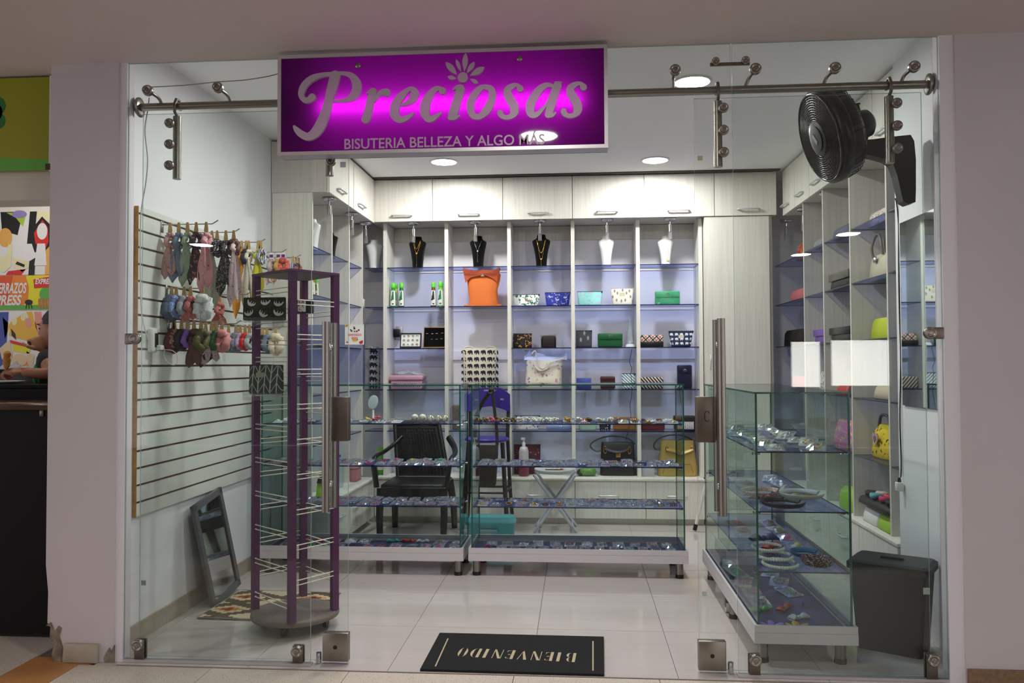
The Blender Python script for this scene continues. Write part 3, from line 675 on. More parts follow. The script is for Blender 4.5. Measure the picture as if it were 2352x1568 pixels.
# small chrome spots with crystal tips under the upper cabinets
crys = glass('crystal', (.9, .9, .92), (.7, .7, .73), 3, .03, .12)
def spot(x, y, z, tilt, label):
    t = thing('spot_lamp', label, 'lamp', (x, y, z))
    MB().lathe([(.0001, -.0005), (.05, -.0005), (.05, -.014), (.042, -.022), (.0001, -.024)], (x, y, z), 24).build('ceiling_plate', chrome, t)
    R = Matrix.Rotation(tilt, 3, 'X'); d = R @ V((0, 0, -1)); p = V((x, y, z-.024))
    MB().cyl(p, p+V((0, 0, -.035)), .005, n=10).build('stem', chrome, t)
    q = p+V((0, 0, -.03))
    MB().cyl(q, q+d*.062, .0145, n=16).build('barrel', chrome, t)
    MB().cyl(q+d*.063, q+d*.118, .0155, n=12).build('crystal_tip', crys, t)
for px, n in ((950, 'above the first black necklace bust'), (1092, 'above the second black necklace bust'), (1240, 'above the third black necklace bust'), (1394, 'above the plain white bust'), (1539, 'above the white bust with a pendant')):
    q = oy(px, 506, 3.27); spot(q.x, 3.27, ZB-.001, -.05, 'small chrome spot lamp with crystal tip ' + n)
for (px, py), n in (((756, 466), 'nearest on the left wall'), ((808, 494), 'second on the left wall'), ((840, 512), 'in the left back corner')):
    q = ox(px, py, -1.735); spot(-1.735, min(q.y, 3.4), ZB-.013, .1, 'small chrome spot lamp with crystal tip ' + n)
for (px, py), n in (((1967, 410), 'nearest under the right cabinets, below the fan'), ((1899, 441), 'second under the right cabinets'), ((1846, 474), 'third under the right cabinets'), ((1806, 497), 'in the right back corner')):
    q = ox(px, py, 1.725); yy = min(q.y, 3.42)
    for u_ in RUY:
        if abs(yy-u_-.01) < .065: yy = u_+.01 + (.066 if yy > u_+.01 else -.066)
    spot(1.725, yy, ZB-.013, .1, 'small chrome spot lamp with crystal tip ' + n)
# ---------------------------------------------------------------- glass display cases
tray_blue = mat('tray_lining_blue', C(64, 66, 104), .6)
def case(label, x0, y0, x1, y1, shelves, legs, name='display_case', top=1.172):
    t = thing(name, label, 'display case', ((x0+x1)/2, (y0+y1)/2, 0)); zb0, zb1 = .092, .17
    b = MB()
    for a in ((x0, y0, x1, y0+.014), (x0, y1-.014, x1, y1), (x0, y0+.014, x0+.014, y1-.014), (x1-.014, y0+.014, x1, y1-.014)):
        b.box(a[0], a[1], zb0, a[2], a[3], zb0+.046); b.box(a[0]+.001, a[1]+.001, zb0+.047, a[2]-.001, a[3]-.001, zb1)
    b.box(x0+.01, y0+.01, zb0+.01, x1-.01, y1-.01, zb0+.028); b.build('base_frame', alu_w, t)
    MB().box(x0+.015, y0+.015, zb0+.029, x1-.015, y1-.015, zb0+.036).build('tray_floor', tray_blue, t)
    for (lx, ly) in legs:
        l = MB().cyl((lx, ly, .02), (lx, ly, zb0), .023, n=18).build('leg', steel, t)
        MB().cyl((lx, ly, 0), (lx, ly, .022), .026, .025, n=18).build('foot', black_p, l)
    g = .006; i = .018
    MB().box(x0+i, y0+i, zb1-.02, x1-i, y0+i+g, top-g, 0, 1).build('front_pane', [vit, vit_e], t)
    MB().box(x0+i, y1-i-g, zb1-.02, x1-i, y1-i, top-g, 0, 1).build('back_pane', [vit, vit_e], t)
    MB().box(x0+i, y0+i+g, zb1-.02, x0+i+g, y1-i-g, top-g, 0, 1).build('side_pane', [vit, vit_e], t)
    MB().box(x1-i-g, y0+i+g, zb1-.02, x1-i, y1-i-g, top-g, 0, 1).build('side_pane', [vit, vit_e], t)
    MB().box(x0+i-.003, y0+i-.003, top-g, x1-i+.003, y1-i+.003, top, 0, 1).build('top_pane', [vit, vit_e], t)
    for cx_ in (x0+i-.001, x1-i-.007):
        for cy_ in (y0+i-.001, y1-i-.007): MB().box(cx_, cy_, zb1+.001, cx_+.008, cy_+.008, top-g-.0005).build('corner_edge', vit_e, t)
    b = MB()
    for yy in (y0+i-.0035, y1-i+.0025): b.box(x0+i-.003, yy, top-g-.002, x1-i+.003, yy+.001, top)
    for xx in (x0+i-.0035, x1-i+.0025): b.box(xx, y0+i-.003, top-g-.002, xx+.001, y1-i+.003, top)
    b.build('top_edge', vit_e, t)
    for z in shelves:
        s = MB().box(x0+i+g+.002, y0+i+g+.002, z-.006, x1-i-g-.002, y1-i-g-.03, z, 0, 1).build('glass_shelf', [blue_g, blue_e], t)
        b = MB()
        for sx, d in ((x0+i+g, 1), (x1-i-g, -1)):
            for yy in (y0+.07, y1-.1): b.cyl((sx, yy, z-.013), (sx+.022*d, yy, z-.013), .006, n=8); b.cyl((sx-.012*d, yy, z-.013), (sx-.006*d, yy, z-.013), .007, n=8)
        b.build('shelf_pins', chrome, s, kind='stuff')
    return t
LC = (-2.0, 1.53, -.702, 1.93); RC = (-.672, 1.54, .662, 1.96); SC = (.755, .135, 1.19, 1.62)
SH3 = [.668, .93, .42]
case('left glass counter case in front of the black armchair', *LC, SH3, [(-.738, 1.57), (-.738, 1.89), (-1.94, 1.57), (-1.94, 1.89)])
case('right glass counter case in front of the purple chair and folding table', *RC, SH3, [(-.625, 1.58), (-.625, 1.91), (.612, 1.58), (.612, 1.91)])
case('glass display case standing crosswise along the right side, nearest the door', *SC, [.913, .654, .395], [(.80, .19), (1.13, .19), (.79, .80), (1.13, .80), (.80, 1.56), (1.13, 1.56)])
t = thing('caster', 'small white caster under the right side display case', 'caster', (.775, .86, 0))
MB().cyl((.765, .9, .03), (.785, .9, .03), .03, n=18).build('wheel', mat('caster_grey', C(190, 188, 180), .4), t); MB().box(.762, .88, .03, .788, .92, .091).build('fork', steel_d, t)

# packets of jewellery lying on the shelves: card, header and the pieces on it
card_c = [mat('card_' + n, c, .5) for n, c in (('blue', C(62, 74, 138)), ('navy', C(40, 46, 92)), ('white', C(222, 222, 230)), ('lilac', C(150, 146, 190)), ('pale', C(196, 198, 214)))]
bead_c = [gold, silver, mat('bead_pink', C(222, 90, 140), .3), mat('bead_red', C(200, 52, 48), .3), mat('bead_white', C(238, 236, 232), .3), mat('bead_green', C(70, 170, 110), .3), mat('bead_brown', C(120, 86, 62), .35), mat('bead_yellow', C(220, 190, 80), .3), mat('bead_rose', C(206, 150, 140), .3)]
bead_n = ['gold', 'silver', 'pink', 'red', 'white', 'green', 'brown', 'yellow', 'rose']
card_n = ['blue', 'dark blue', 'white', 'lilac', 'pale grey']
head_m = mat('header_purple', C(104, 44, 128), .5)
PK = {}
def packet_proto(ci, bi, kind, bag=True):
    key = (ci, bi, kind, bag)
    if key in PK: return PK[key]
    w, h = .05, .075; r = random.Random(ci*100 + bi*10 + kind)
    parts = [('card', MB().box(-w/2, -h/2, 0, w/2, h/2, .0015), card_c[ci]), ('header', MB().box(-w/2+.002, h/2-.016, .0016, w/2-.002, h/2-.003, .0022), head_m)]
    b = MB()
    if kind == 0:
        for s in (-1, 1):
            c = V((s*.011, -.008, .0065)); b.tube([c+V((.0085*math.cos(a), .0115*math.sin(a), .001*math.sin(3*a))) for a in [q*math.pi/5 for q in range(10)]], .0028, 5, closed=True)
    elif kind == 1:
        for i in range(4):
            for j in range(2): b.ell((-.015+i*.01, -.02+j*.017, .005), .0042, .0042, .004, 6, 4)
    elif kind == 2:
        for q in range(9): a = q*math.pi/4.5; b.ell((.014*math.cos(a), -.008+.018*math.sin(a), .006), .005, .005, .0045, 6, 4)
    else:
        b.box(-.018, -.028, .0016, .018, .012, .006); b.ell((0, -.008, .008), .012, .014, .008, 8, 5)
    parts.append(('jewellery', b, bead_c[bi]))
    if bag:
        g = lambda u, v: V(((u-.5)*w*1.12, (v-.5)*h*1.12, .003 + .011*math.sin(math.pi*u)*math.sin(math.pi*v) + r.uniform(-.002, .002)))
        parts.append(('plastic_bag', MB().grid(g, 5, 5, 0, False), clear2))
    ms = []
    for n, mb, mt in parts:
        o = mb.build(n, mt); ms.append((n, o.data)); bpy.data.objects.remove(o)
    PK[key] = ms; return ms
BLOCK, QUEUE = [], []
def packet(*a, **k): QUEUE.append((a, k))
def place_packet(x, y, z, rz, ci, bi, kind, label, sc=1.0, tilt=0.0, bag=True):
    if any(abs(z-q[2]) < .05 and abs(x-q[0]) < q[3]+.03*sc and abs(y-q[1]) < q[3]+.042*sc for q in BLOCK): return
    z += .042*sc*abs(math.sin(tilt)); t = thing('jewellery_packet', label, 'packet', (x, y, z)); t.rotation_euler = (tilt, 0, rz); t.scale = (sc, sc, sc)
    for n, me in packet_proto(ci, bi, kind, bag):
        o = bpy.data.objects.new(n, me); col.objects.link(o); o.parent = t
    return t
th = ['1st', '2nd', '3rd'] + ['%dth' % i for i in range(4, 40)]
def shelf_fill(x0, x1, y, z, n, where, row, cis, bis, kinds, sc=1.0, bag=.7, step=None):
    for i in range(n):
        x = x0 + (x1-x0)*(i+.5)/n + rnd.uniform(-.006, .006); ci, bi, k = rnd.choice(cis), rnd.choice(bis), rnd.choice(kinds)
        sc = min(sc, (x1-x0)/n*.9/.056)
        packet(x, y+rnd.uniform(-.005, .005), z+.001, rnd.uniform(-.13, .13), ci, bi, k, '%s card with %s trinkets, %s from left, %s row, %s' % (card_n[ci], bead_n[bi], th[i], row, where), sc*rnd.uniform(.92, 1.05), rnd.uniform(.05, .16), rnd.random() < bag)
A, B_ = LC, RC
fr, bk = 1.62, 1.745
shelf_fill(A[0]+.05, -.74, fr, .93, 11, 'top shelf of left case', 'front', [2, 4, 1], [0, 4, 1], [1, 2, 3], 1.25)
shelf_fill(A[0]+.05, -.74, bk, .93, 9, 'top shelf of left case', 'back', [0, 2, 4], [0, 4, 2], [1, 2, 3], 1.35)
shelf_fill(A[0]+.05, -.74, fr, .668, 16, 'middle shelf of left case', 'front', [0, 3, 1, 2], [2, 0, 1, 3, 8], [0, 1, 2], 1.3)
shelf_fill(A[0]+.05, -.74, bk, .668, 13, 'middle shelf of left case', 'back', [0, 3, 4], [2, 1, 7, 5], [0, 1, 3], 1.4)
shelf_fill(A[0]+.05, -.74, fr, .42, 17, 'lower shelf of left case', 'front', [0, 1, 3], [8, 1, 6, 2], [0, 1, 2], 1.3)
shelf_fill(A[0]+.05, -.74, bk, .42, 14, 'lower shelf of left case', 'back', [0, 1, 3, 4], [8, 1, 2], [0, 1, 2], 1.4)
shelf_fill(A[0]+.06, -.74, 1.715, .129, 13, 'bottom tray of left case', 'front', [3, 4, 1], [2, 5, 6, 8, 7], [2, 3, 1], 1.35)
shelf_fill(A[0]+.06, -.74, 1.835, .129, 12, 'bottom tray of left case', 'back', [3, 0, 4], [2, 5, 3, 4, 6], [3, 2], 1.5)
shelf_fill(.02, .62, fr, .93, 8, 'top shelf of right case', 'front', [1, 2, 4, 2], [0, 4, 0, 6], [1, 2, 3], 1.25)
shelf_fill(B_[0]+.05, .62, bk+.03, .93, 12, 'top shelf of right case', 'back', [1, 2, 4], [0, 4, 6, 3], [1, 2, 3], 1.35)
shelf_fill(B_[0]+.05, .62, fr, .668, 18, 'middle shelf of right case', 'front', [0, 1, 3], [1, 0, 8, 1], [0, 1], 1.25)
shelf_fill(B_[0]+.05, .62, bk, .668, 14, 'middle shelf of right case', 'back', [0, 3, 4], [0, 1, 6], [0, 1, 2], 1.35)
shelf_fill(B_[0]+.05, .62, fr, .42, 16, 'lower shelf of right case', 'front', [0, 3, 4, 2], [8, 0, 1, 6], [0, 1, 2], 1.2)
shelf_fill(B_[0]+.05, .62, bk, .42, 15, 'lower shelf of right case', 'back', [0, 3, 4, 2], [3, 0, 1, 7], [0, 1, 2], 1.25)
shelf_fill(B_[0]+.06, .62, 1.715, .129, 14, 'bottom tray of right case', 'front', [0, 3, 2, 4], [3, 0, 4, 6, 5], [1, 2, 0], 1.15)
shelf_fill(B_[0]+.06, .62, 1.835, .129, 12, 'bottom tray of right case', 'back', [0, 3, 2], [3, 4, 1, 6], [1, 2, 0], 1.25)
# the crosswise case: bracelets, hairbands, bows
for i in range(14):
    packet(.875+.185*(i % 2)+rnd.uniform(-.012, .012), .235+.178*(i//2), .914, rnd.uniform(-.5, .5), rnd.choice([4, 2, 4]), rnd.choice([0, 1, 1]), rnd.choice([0, 2, 1]), 'silvery packet of chains, %s from the front, top shelf of crosswise case' % th[i], 1.5, rnd.uniform(.05, .3))
pearl = mat('pearl', C(228, 224, 210), .2, spec=.7)
def hairband(x, y, z, r, m, label, beads=False, w=.012, rot=0.0, flat=1):
    BLOCK.append((x, y, z, r*.9)); t = thing('hairband', label, 'hairband', (x, y, z)); b = MB()
    pts = [V((x+r*math.cos(a+rot), y+r*1.15*math.sin(a+rot), z+w+.001)) for a in [(.12+q*.0475)*math.pi*1.0 for q in range(38)]]
    if beads:
        for q in pts[::1]: b.ell(q, .0078, .0078, .0078, 8, 6)
        b.tube([q for q in pts], .003, 5)
    else: b.tube(pts, w, 8, flat=.3)
    b.build('band', m, t); return t
hairband(.90, .27, .395, .075, pearl, 'lower pearl hairband in the front of the crosswise case', True, .009)
hairband(.89, .33, .4145, .075, pearl, 'middle pearl hairband in the crosswise case', True, .009)
hairband(.88, .42, .434, .07, pearl, 'rear pearl hairband in the crosswise case', True, .009)
band_f = pattern('band_red_floral', 'floral', C(90, 34, 34), [C(214, 204, 196)], 70)
hairband(1.06, .27, .395, .06, band_f, 'wide dark red floral hairband in the crosswise case', False, .02)
hairband(1.06, .46, .395, .06, mat('band_teal', C(52, 110, 138), .6), 'teal blue hairband on the third shelf of the crosswise case', False, .014)
hairband(.92, .30, .654, .09, mat('band_black', C(26, 26, 28), .5), 'black hairband at the front of the second shelf, crosswise case', False, .014)
hairband(1.02, .36, .684, .09, mat('band_white', C(206, 206, 198), .5), 'white patterned hairband on the second shelf of the crosswise case', False, .014)
hairband(.90, .62, .654, .09, pattern('band_peach', 'dots', C(206, 170, 150), [C(240, 230, 220)], 90), 'peach dotted hairband on the second shelf, crosswise case', False, .014)
def bow(x, y, z, s, m, label, rz=0.0):
    BLOCK.append((x, y, z, s*.8)); t = thing('hair_bow', label, 'hair bow', (x, y, z)); ca, sa = math.cos(rz), math.sin(rz)
    def loop(side):
        def f(u, v):
            a = v*2*math.pi; X = side*s*(.1+u*.9); W = s*(.18+.42*u**.8); q = V((X, W*math.cos(a)*.8, .5*s*(.12+.4*math.sin(math.pi*min(1, u*.9)))*(1+math.sin(a))+.004))
            return V((x+q.x*ca-q.y*sa, y+q.x*sa+q.y*ca, z+q.z))
        return f
    MB().grid(loop(1), 5, 10).build('loop', m, t); MB().grid(loop(-1), 5, 10).build('loop', m, t)
    MB().ell((x, y, z+s*.22), s*.2, s*.24, s*.21, 10, 6).build('knot', m, t); return t
def flower(x, y, z, s, m, mc, label):
    BLOCK.append((x, y, z, s*.9)); t = thing('flower_clip', label, 'hair clip', (x, y, z))
    for k in range(5):
        a = k*2*math.pi/5 + .3; R = Matrix.Rotation(a, 3, 'Z') @ Matrix.Rotation(-.35, 3, 'Y')
        MB().ell((x+s*.62*math.cos(a), y+s*.62*math.sin(a), z+s*.34), s*.45, s*.34, s*.08, 10, 6, 0, R).build('petal', m, t)
    MB().ell((x, y, z+s*.25), s*.22, s*.22, s*.2, 10, 6).build('centre', mc, t)
    MB().box(x-s*.3, y-s*.08, z, x+s*.3, y+s*.08, z+s*.22).build('clip', black_p, t); return t
ZTY = .129
flower(.85, .215, ZTY+.0008, .05, mat('flower_lilac', C(150, 120, 210), .35), bead_c[2], 'lilac flower hair clip in the bottom tray nearest the door')
flower(.955, .21, ZTY+.0008, .05, mat('flower_yellow', C(214, 172, 62), .35), bead_c[3], 'yellow flower hair clip in the bottom tray nearest the door')
bow(.85, .47, ZTY+.0008, .05, mat('bow_green', C(40, 160, 62), .3), 'shiny green hair bow in the bottom tray of the crosswise case', .4)
bow(.97, .50, ZTY+.0008, .05, mat('bow_red', C(176, 52, 40), .45), 'red hair bow in the bottom tray of the crosswise case', .9)
bow(1.0, .36, ZTY+.0008, .05, mat('bow_white', C(214, 214, 212), .5), 'white hair bow in the bottom tray of the crosswise case', .5)
bow(.94, .60, .395, .055, mat('bow_red2', C(200, 58, 40), .45), 'orange red hair bow on the third shelf of the crosswise case', .7)
bow(.94, .78, .395, .07, mat('bow_navy', C(60, 62, 96), .5), 'dark grey blue hair bow on the third shelf, crosswise case', .3)
bow(1.06, .50, .654, .055, mat('bow_multi', C(190, 160, 60), .5), 'mustard hair bow on the second shelf of the crosswise case', .2)
bow(.86, .45, .654, .055, mat('bow_maroon', C(120, 40, 40), .5), 'maroon hair bow on the second shelf of the crosswise case', -.4)
for i in range(9):
    packet(.875+.185*(i % 2), .55+.19*(i//2), .655, rnd.uniform(-.4, .4), 4, rnd.choice([8, 4, 1]), rnd.choice([2, 3]), 'grey packet %s from the front on the second shelf of crosswise case' % th[i], 1.7, .1)
for i in range(8):
    packet(.875+.185*(i % 2), .62+.19*(i//2), .396, rnd.uniform(-.4, .4), rnd.choice([1, 4]), rnd.choice([2, 7, 6]), rnd.choice([2, 3]), 'dark packet %s from the front on the third shelf of crosswise case' % th[i], 1.6, .1)
for i in range(9):
    packet(.875+.185*(i % 2), .60+.19*(i//2), ZTY+.001, rnd.uniform(-.4, .4), rnd.choice([4, 2]), rnd.choice([2, 5, 6, 4]), rnd.choice([2, 3]), 'pale packet %s from the front in the bottom tray of crosswise case' % th[i], 1.7, .1)
# larger bright pieces that stand out in the two counters
t_teal, t_red = mat('bow_teal', C(60, 170, 170), .3), mat('bow_scarlet', C(196, 40, 36), .35)
bow(oy(902, 1240, 1.86).x, 1.862, ZTY+.0008, .04, t_teal, 'teal hair bow at the back of the left case bottom tray', .2)
bow(oy(937, 1240, 1.86).x, 1.862, ZTY+.0008, .042, t_red, 'scarlet hair bow at the back of the left case bottom tray', -.2)
bow(oy(970, 1240, 1.84).x, 1.862, ZTY+.0008, .04, mat('bow_frost', C(206, 214, 224), .25), 'frosted white hair bow at the back of the left tray', .1)
bow(oy(968, 1256, 1.7).x, 1.62, ZTY+.001, .045, mat('bow_emerald', C(40, 140, 110), .3), 'emerald hair bow in the middle of the left case bottom tray', .3)
cream = mat('earring_cream', C(238, 234, 220), .3)
for i, px in enumerate((948, 966, 984, 1002, 1018)):
    q = oy(px, 966, 1.62); BLOCK.append((q.x, 1.69, .93, .02)); t = thing('earring_cluster', 'cream gold-dotted earring cluster, %s from left on the left case top shelf' % th[i], 'earrings', (q.x, 1.69, .93))
    MB().ell((q.x, 1.69, .9528+(.008 if i in (0, 1) else 0)), .023, .03, .021, 10, 7).build('pearl_mass', cream, t)
    b = MB()
    for k in range(9): a = k*2.4; b.ell((q.x+.018*math.cos(a)*.9, 1.69-.02, .952+.018*math.sin(a)), .004, .004, .004, 6, 4)
    b.build('gold_dots', gold, t, kind='stuff')

dk_gold = mat('earring_darkgold', C(120, 92, 60), .35, .4); wht = mat('earring_white', C(236, 236, 232), .3); gflow = mat('earring_goldflower', C(200, 158, 70), .3, .5); pkc = mat('earring_pink', C(220, 90, 130), .4)
def cluster(px, m, lab, w=.015, hgt=.02, y=1.66, z=.9312):
    q = oy(px, 966, y-.03); BLOCK.append((q.x, y, z, w*.9)); t = thing('earring_cluster', lab, 'earrings', (q.x, y, z)); r = random.Random(px); b = MB()
    for k in range(10):
        a = k*2.4; rr = w*math.sqrt((k+.5)/10); s = r.uniform(.006, .0095); b.ell((q.x+rr*math.cos(a), y+rr*.7*math.sin(a), z+s+r.uniform(0, hgt)), s*1.25, s, s, 7, 5)
    b.build('beads', m, t); b = MB()
    for k in range(6): b.ell((q.x+w*r.uniform(-.9, .9), y-.018-.008*r.random(), z+.008+hgt*r.random()), .0035, .0035, .0035, 6, 4)
    b.build('metal_dots', gold, t, kind='stuff')
for i, (px, m, n) in enumerate(((1099, dk_gold, 'dark gold'), (1115, dk_gold, 'dark gold'), (1130, pkc, 'pink'), (1146, dk_gold, 'dark gold'), (1162, dk_gold, 'dark gold'), (1178, dk_gold, 'bronze'), (1194, wht, 'white'), (1210, wht, 'white'), (1226, wht, 'white'), (1243, wht, 'white'), (1260, wht, 'white'), (1276, wht, 'white'), (1304, gflow, 'gold flower'), (1330, wht, 'white'), (1352, dk_gold, 'dark gold'), (1376, wht, 'white'), (1402, wht, 'white'))):
    cluster(px, m, '%s earring cluster, %s from left in the front heap, right case top shelf' % (n, th[i]))
cluster(862, pkc, 'bright pink earring cluster on the left case top shelf', .024, .024, 1.70); cluster(842, bead_c[7], 'small yellow earring cluster beside the pink one on the left case top shelf', .010, .012, 1.70)
for a_, k_ in QUEUE: place_packet(*a_, **k_)
# ---------------------------------------------------------------- goods on the shelves
def sgn(v): return 1 if v >= 0 else -1
def loft(mb, rows, n=24, e=.6, m=0, cap=True):
    # rows of (z, xc, yc, half width, half depth): superellipse rings stacked upwards
    vs = []
    for z, xc, yc, hw, hd in rows:
        for i in range(n):
            a = 2*math.pi*i/n; c, s = math.cos(a), math.sin(a)
            vs.append((xc + hw*sgn(c)*abs(c)**e, yc + hd*sgn(s)*abs(s)**e, z))
    k = len(rows)
    mb.add(vs, [(j*n+i, j*n+(i+1) % n, (j+1)*n+(i+1) % n, (j+1)*n+i) for j in range(k-1) for i in range(n)], m, True)
    if cap: mb.add(vs[:n], [list(range(n))[::-1]], m); mb.add(vs[-n:], [list(range(n))], m)
    return mb
def rect(px0, py0, px1, py1, Y):
    a, b = oy(px0, (py0+py1)/2, Y), oy(px1, (py0+py1)/2, Y); c, d = oy((px0+px1)/2, py1, Y), oy((px0+px1)/2, py0, Y)
    xa, xb = a.x, b.x
    if Y > 3.3:                              # keep goods inside their shelf bay
        for l, r in bays:
            if l <= (xa+xb)/2 <= r: xa, xb = max(xa, l+.021), min(xb, r-.021)
    return xa, xb, c.z, d.z
def rows_pouch(x0, x1, z0, h, y, dep, taper=.12, sag=.0):
    xc, W = (x0+x1)/2, (x1-x0)/2; R = []
    for v in (0, .04, .12, .3, .5, .7, .88, 1.0):
        R.append((z0 + h*v, xc, y, W*(1 - taper*(1-v))*(1 if v > .03 else .96), max(.004, dep/2*(1 - .93*v**1.7))*(1 if v > .03 else .8)))
    return R
def front_of(rows, e=.6):
    def f(x, z):
        for a, b in zip(rows[:-1], rows[1:]):
            if a[0] <= z <= b[0] or b is rows[-1]:
                t = 0 if b[0] == a[0] else max(0, min(1, (z-a[0])/(b[0]-a[0])))
                xc, yc, hw, hd = [a[i]+(b[i]-a[i])*t for i in (1, 2, 3, 4)]
                q = min(1, abs((x-xc)/hw)); return yc - hd*max(0, 1 - q**(2/e))**(e/2)
        return rows[0][2]
    return f
BEAR = [(-1, -.05), (-1, .25), (-.75, .46), (-.4, .42), (0, .55), (.5, .52), (.85, .3), (.95, -.2), (.92, -.62), (.58, -.62), (.5, -.26), (.02, -.28), (-.03, -.62), (-.38, -.62), (-.42, -.18), (-.62, -.1), (-.7, -.4), (-.9, -.4)]
SLOTH = [(-1, .3), (-.7, -.2), (-.2, -.5), (.4, -.45), (.85, -.1), (1, .25), (.85, .7), (.72, .2), (.5, .15), (.45, .7), (.3, .12), (0, .05), (-.1, .65), (-.25, .05), (-.6, .2), (-.8, .5)]
FEATH = [(0, 1), (.35, .5), (.45, 0), (.3, -.5), (.04, -.8), (0, -1), (-.04, -.8), (-.3, -.5), (-.45, 0), (-.35, .5)]
def prints(parent, poly, spots, s, fy, m, name, flip=False):
    b = MB()
    for i, (x, z) in enumerate(spots):
        k = -1 if flip and i % 2 else 1; an = (((i*37) % 7) - 3)*.16 if poly is SLOTH else 0
        pts = [(x + k*(px_*math.cos(an) - pz*math.sin(an))*s, z + (pz*math.cos(an) + px_*math.sin(an))*s*(1.45 if poly is BEAR else 1)) for px_, pz in poly]
        vs = [(a, fy(a, b_)-.0015, b_) for a, b_ in pts]
        b.add(vs, [tuple(range(len(pts)))])
    b.build(name, m, parent, kind='stuff')
def emblem(parent, x, y, z, s, m):
    b = MB()
    for d in (-1, 1): b.tube([(x + d*s*.35 + d*s*-.6*math.cos(a)*-1*1, y, z + s*.6*math.sin(a)) for a in [-2.2 + q*.44 for q in range(11)]], s*.11, 5)
    b.build('metal_emblem', m, parent)
zip_m = mat('zip_dark', C(40, 40, 46), .5)
def pouch(label, px, zs, m, y=3.40, dep=.06, taper=.12, zipm=None, pr=None, group=None, lab=None, tilt=0):
    x0, x1, z0, z1 = rect(*px, y-dep/2); z0 = zs; h = max(.03, z1-z0)
    R = rows_pouch(x0, x1, z0, h, y, dep, taper); xc = (x0+x1)/2
    t = thing('pouch', label, 'pouch', (xc, y, z0), group)
    loft(MB(), R).build('body', m, t)
    MB().box(x0+.003, y-.0045, z0+h-.002, x1-.003, y+.0045, z0+h+.003).build('zipper', zipm or zip_m, t)
    MB().box(x1-.010, y-.0045-.0015, z0+h-.012, x1+.001, y-.0015, z0+h+.004).build('zip_pull', zipm or zip_m, t)
    f = front_of(R)
    if pr:
        poly, pts, s, pm, nm = pr
        prints(t, poly, [(x0+(x1-x0)*u, z0+h*v) for u, v in pts], s, f, pm, nm, True)
    if lab:
        yy = f(xc, z0+h*.62); MB().box(xc-.022, yy-.003, z0+h*.55, xc+.022, yy-.0015, z0+h*.75).build('sewn_label', lab, t)
    if tilt: t.rotation_euler = (0, 0, tilt)
    return t
def wallet(label, px, zs, m, y=3.40, dep=.05, em=gold, flap=.45, name='wallet', cat='wallet', shiny=False, rz=0):
    x0, x1, z0, z1 = rect(*px, y-dep/2); z0 = zs; h = max(.03, z1-z0); xc = (x0+x1)/2
    t = thing(name, label, cat, (xc, y, z0))
    MB().rbox(x0, y-dep/2, z0, x1, y+dep/2, z0+h, min(.012, dep/2.2), 0, 3).build('body', m, t)
    if flap: MB().rbox(x0+.006, y-dep/2-.006, z0+h*(1-flap), x1-.006, y-dep/2+.002, z0+h-.004, .003).build('flap', m, t)
    if em is not None: emblem(t, xc, y-dep/2-.008, z0+h*.78, .013, em)
    if shiny:
        g = lambda u, v: V((x0-.008+(x1-x0+.016)*u, y-dep/2-.012+.004*math.sin(9*u+5*v), z0+.001+(h+.006)*v)); MB().grid(g, 8, 6, 0, False).build('plastic_wrap', clear3, t)
    if rz: t.rotation_euler = (0, 0, rz)
    return t
S1, S2, S3, S4, S5 = [z+.0009 for z in ZS]; S0 = ZT+.0009
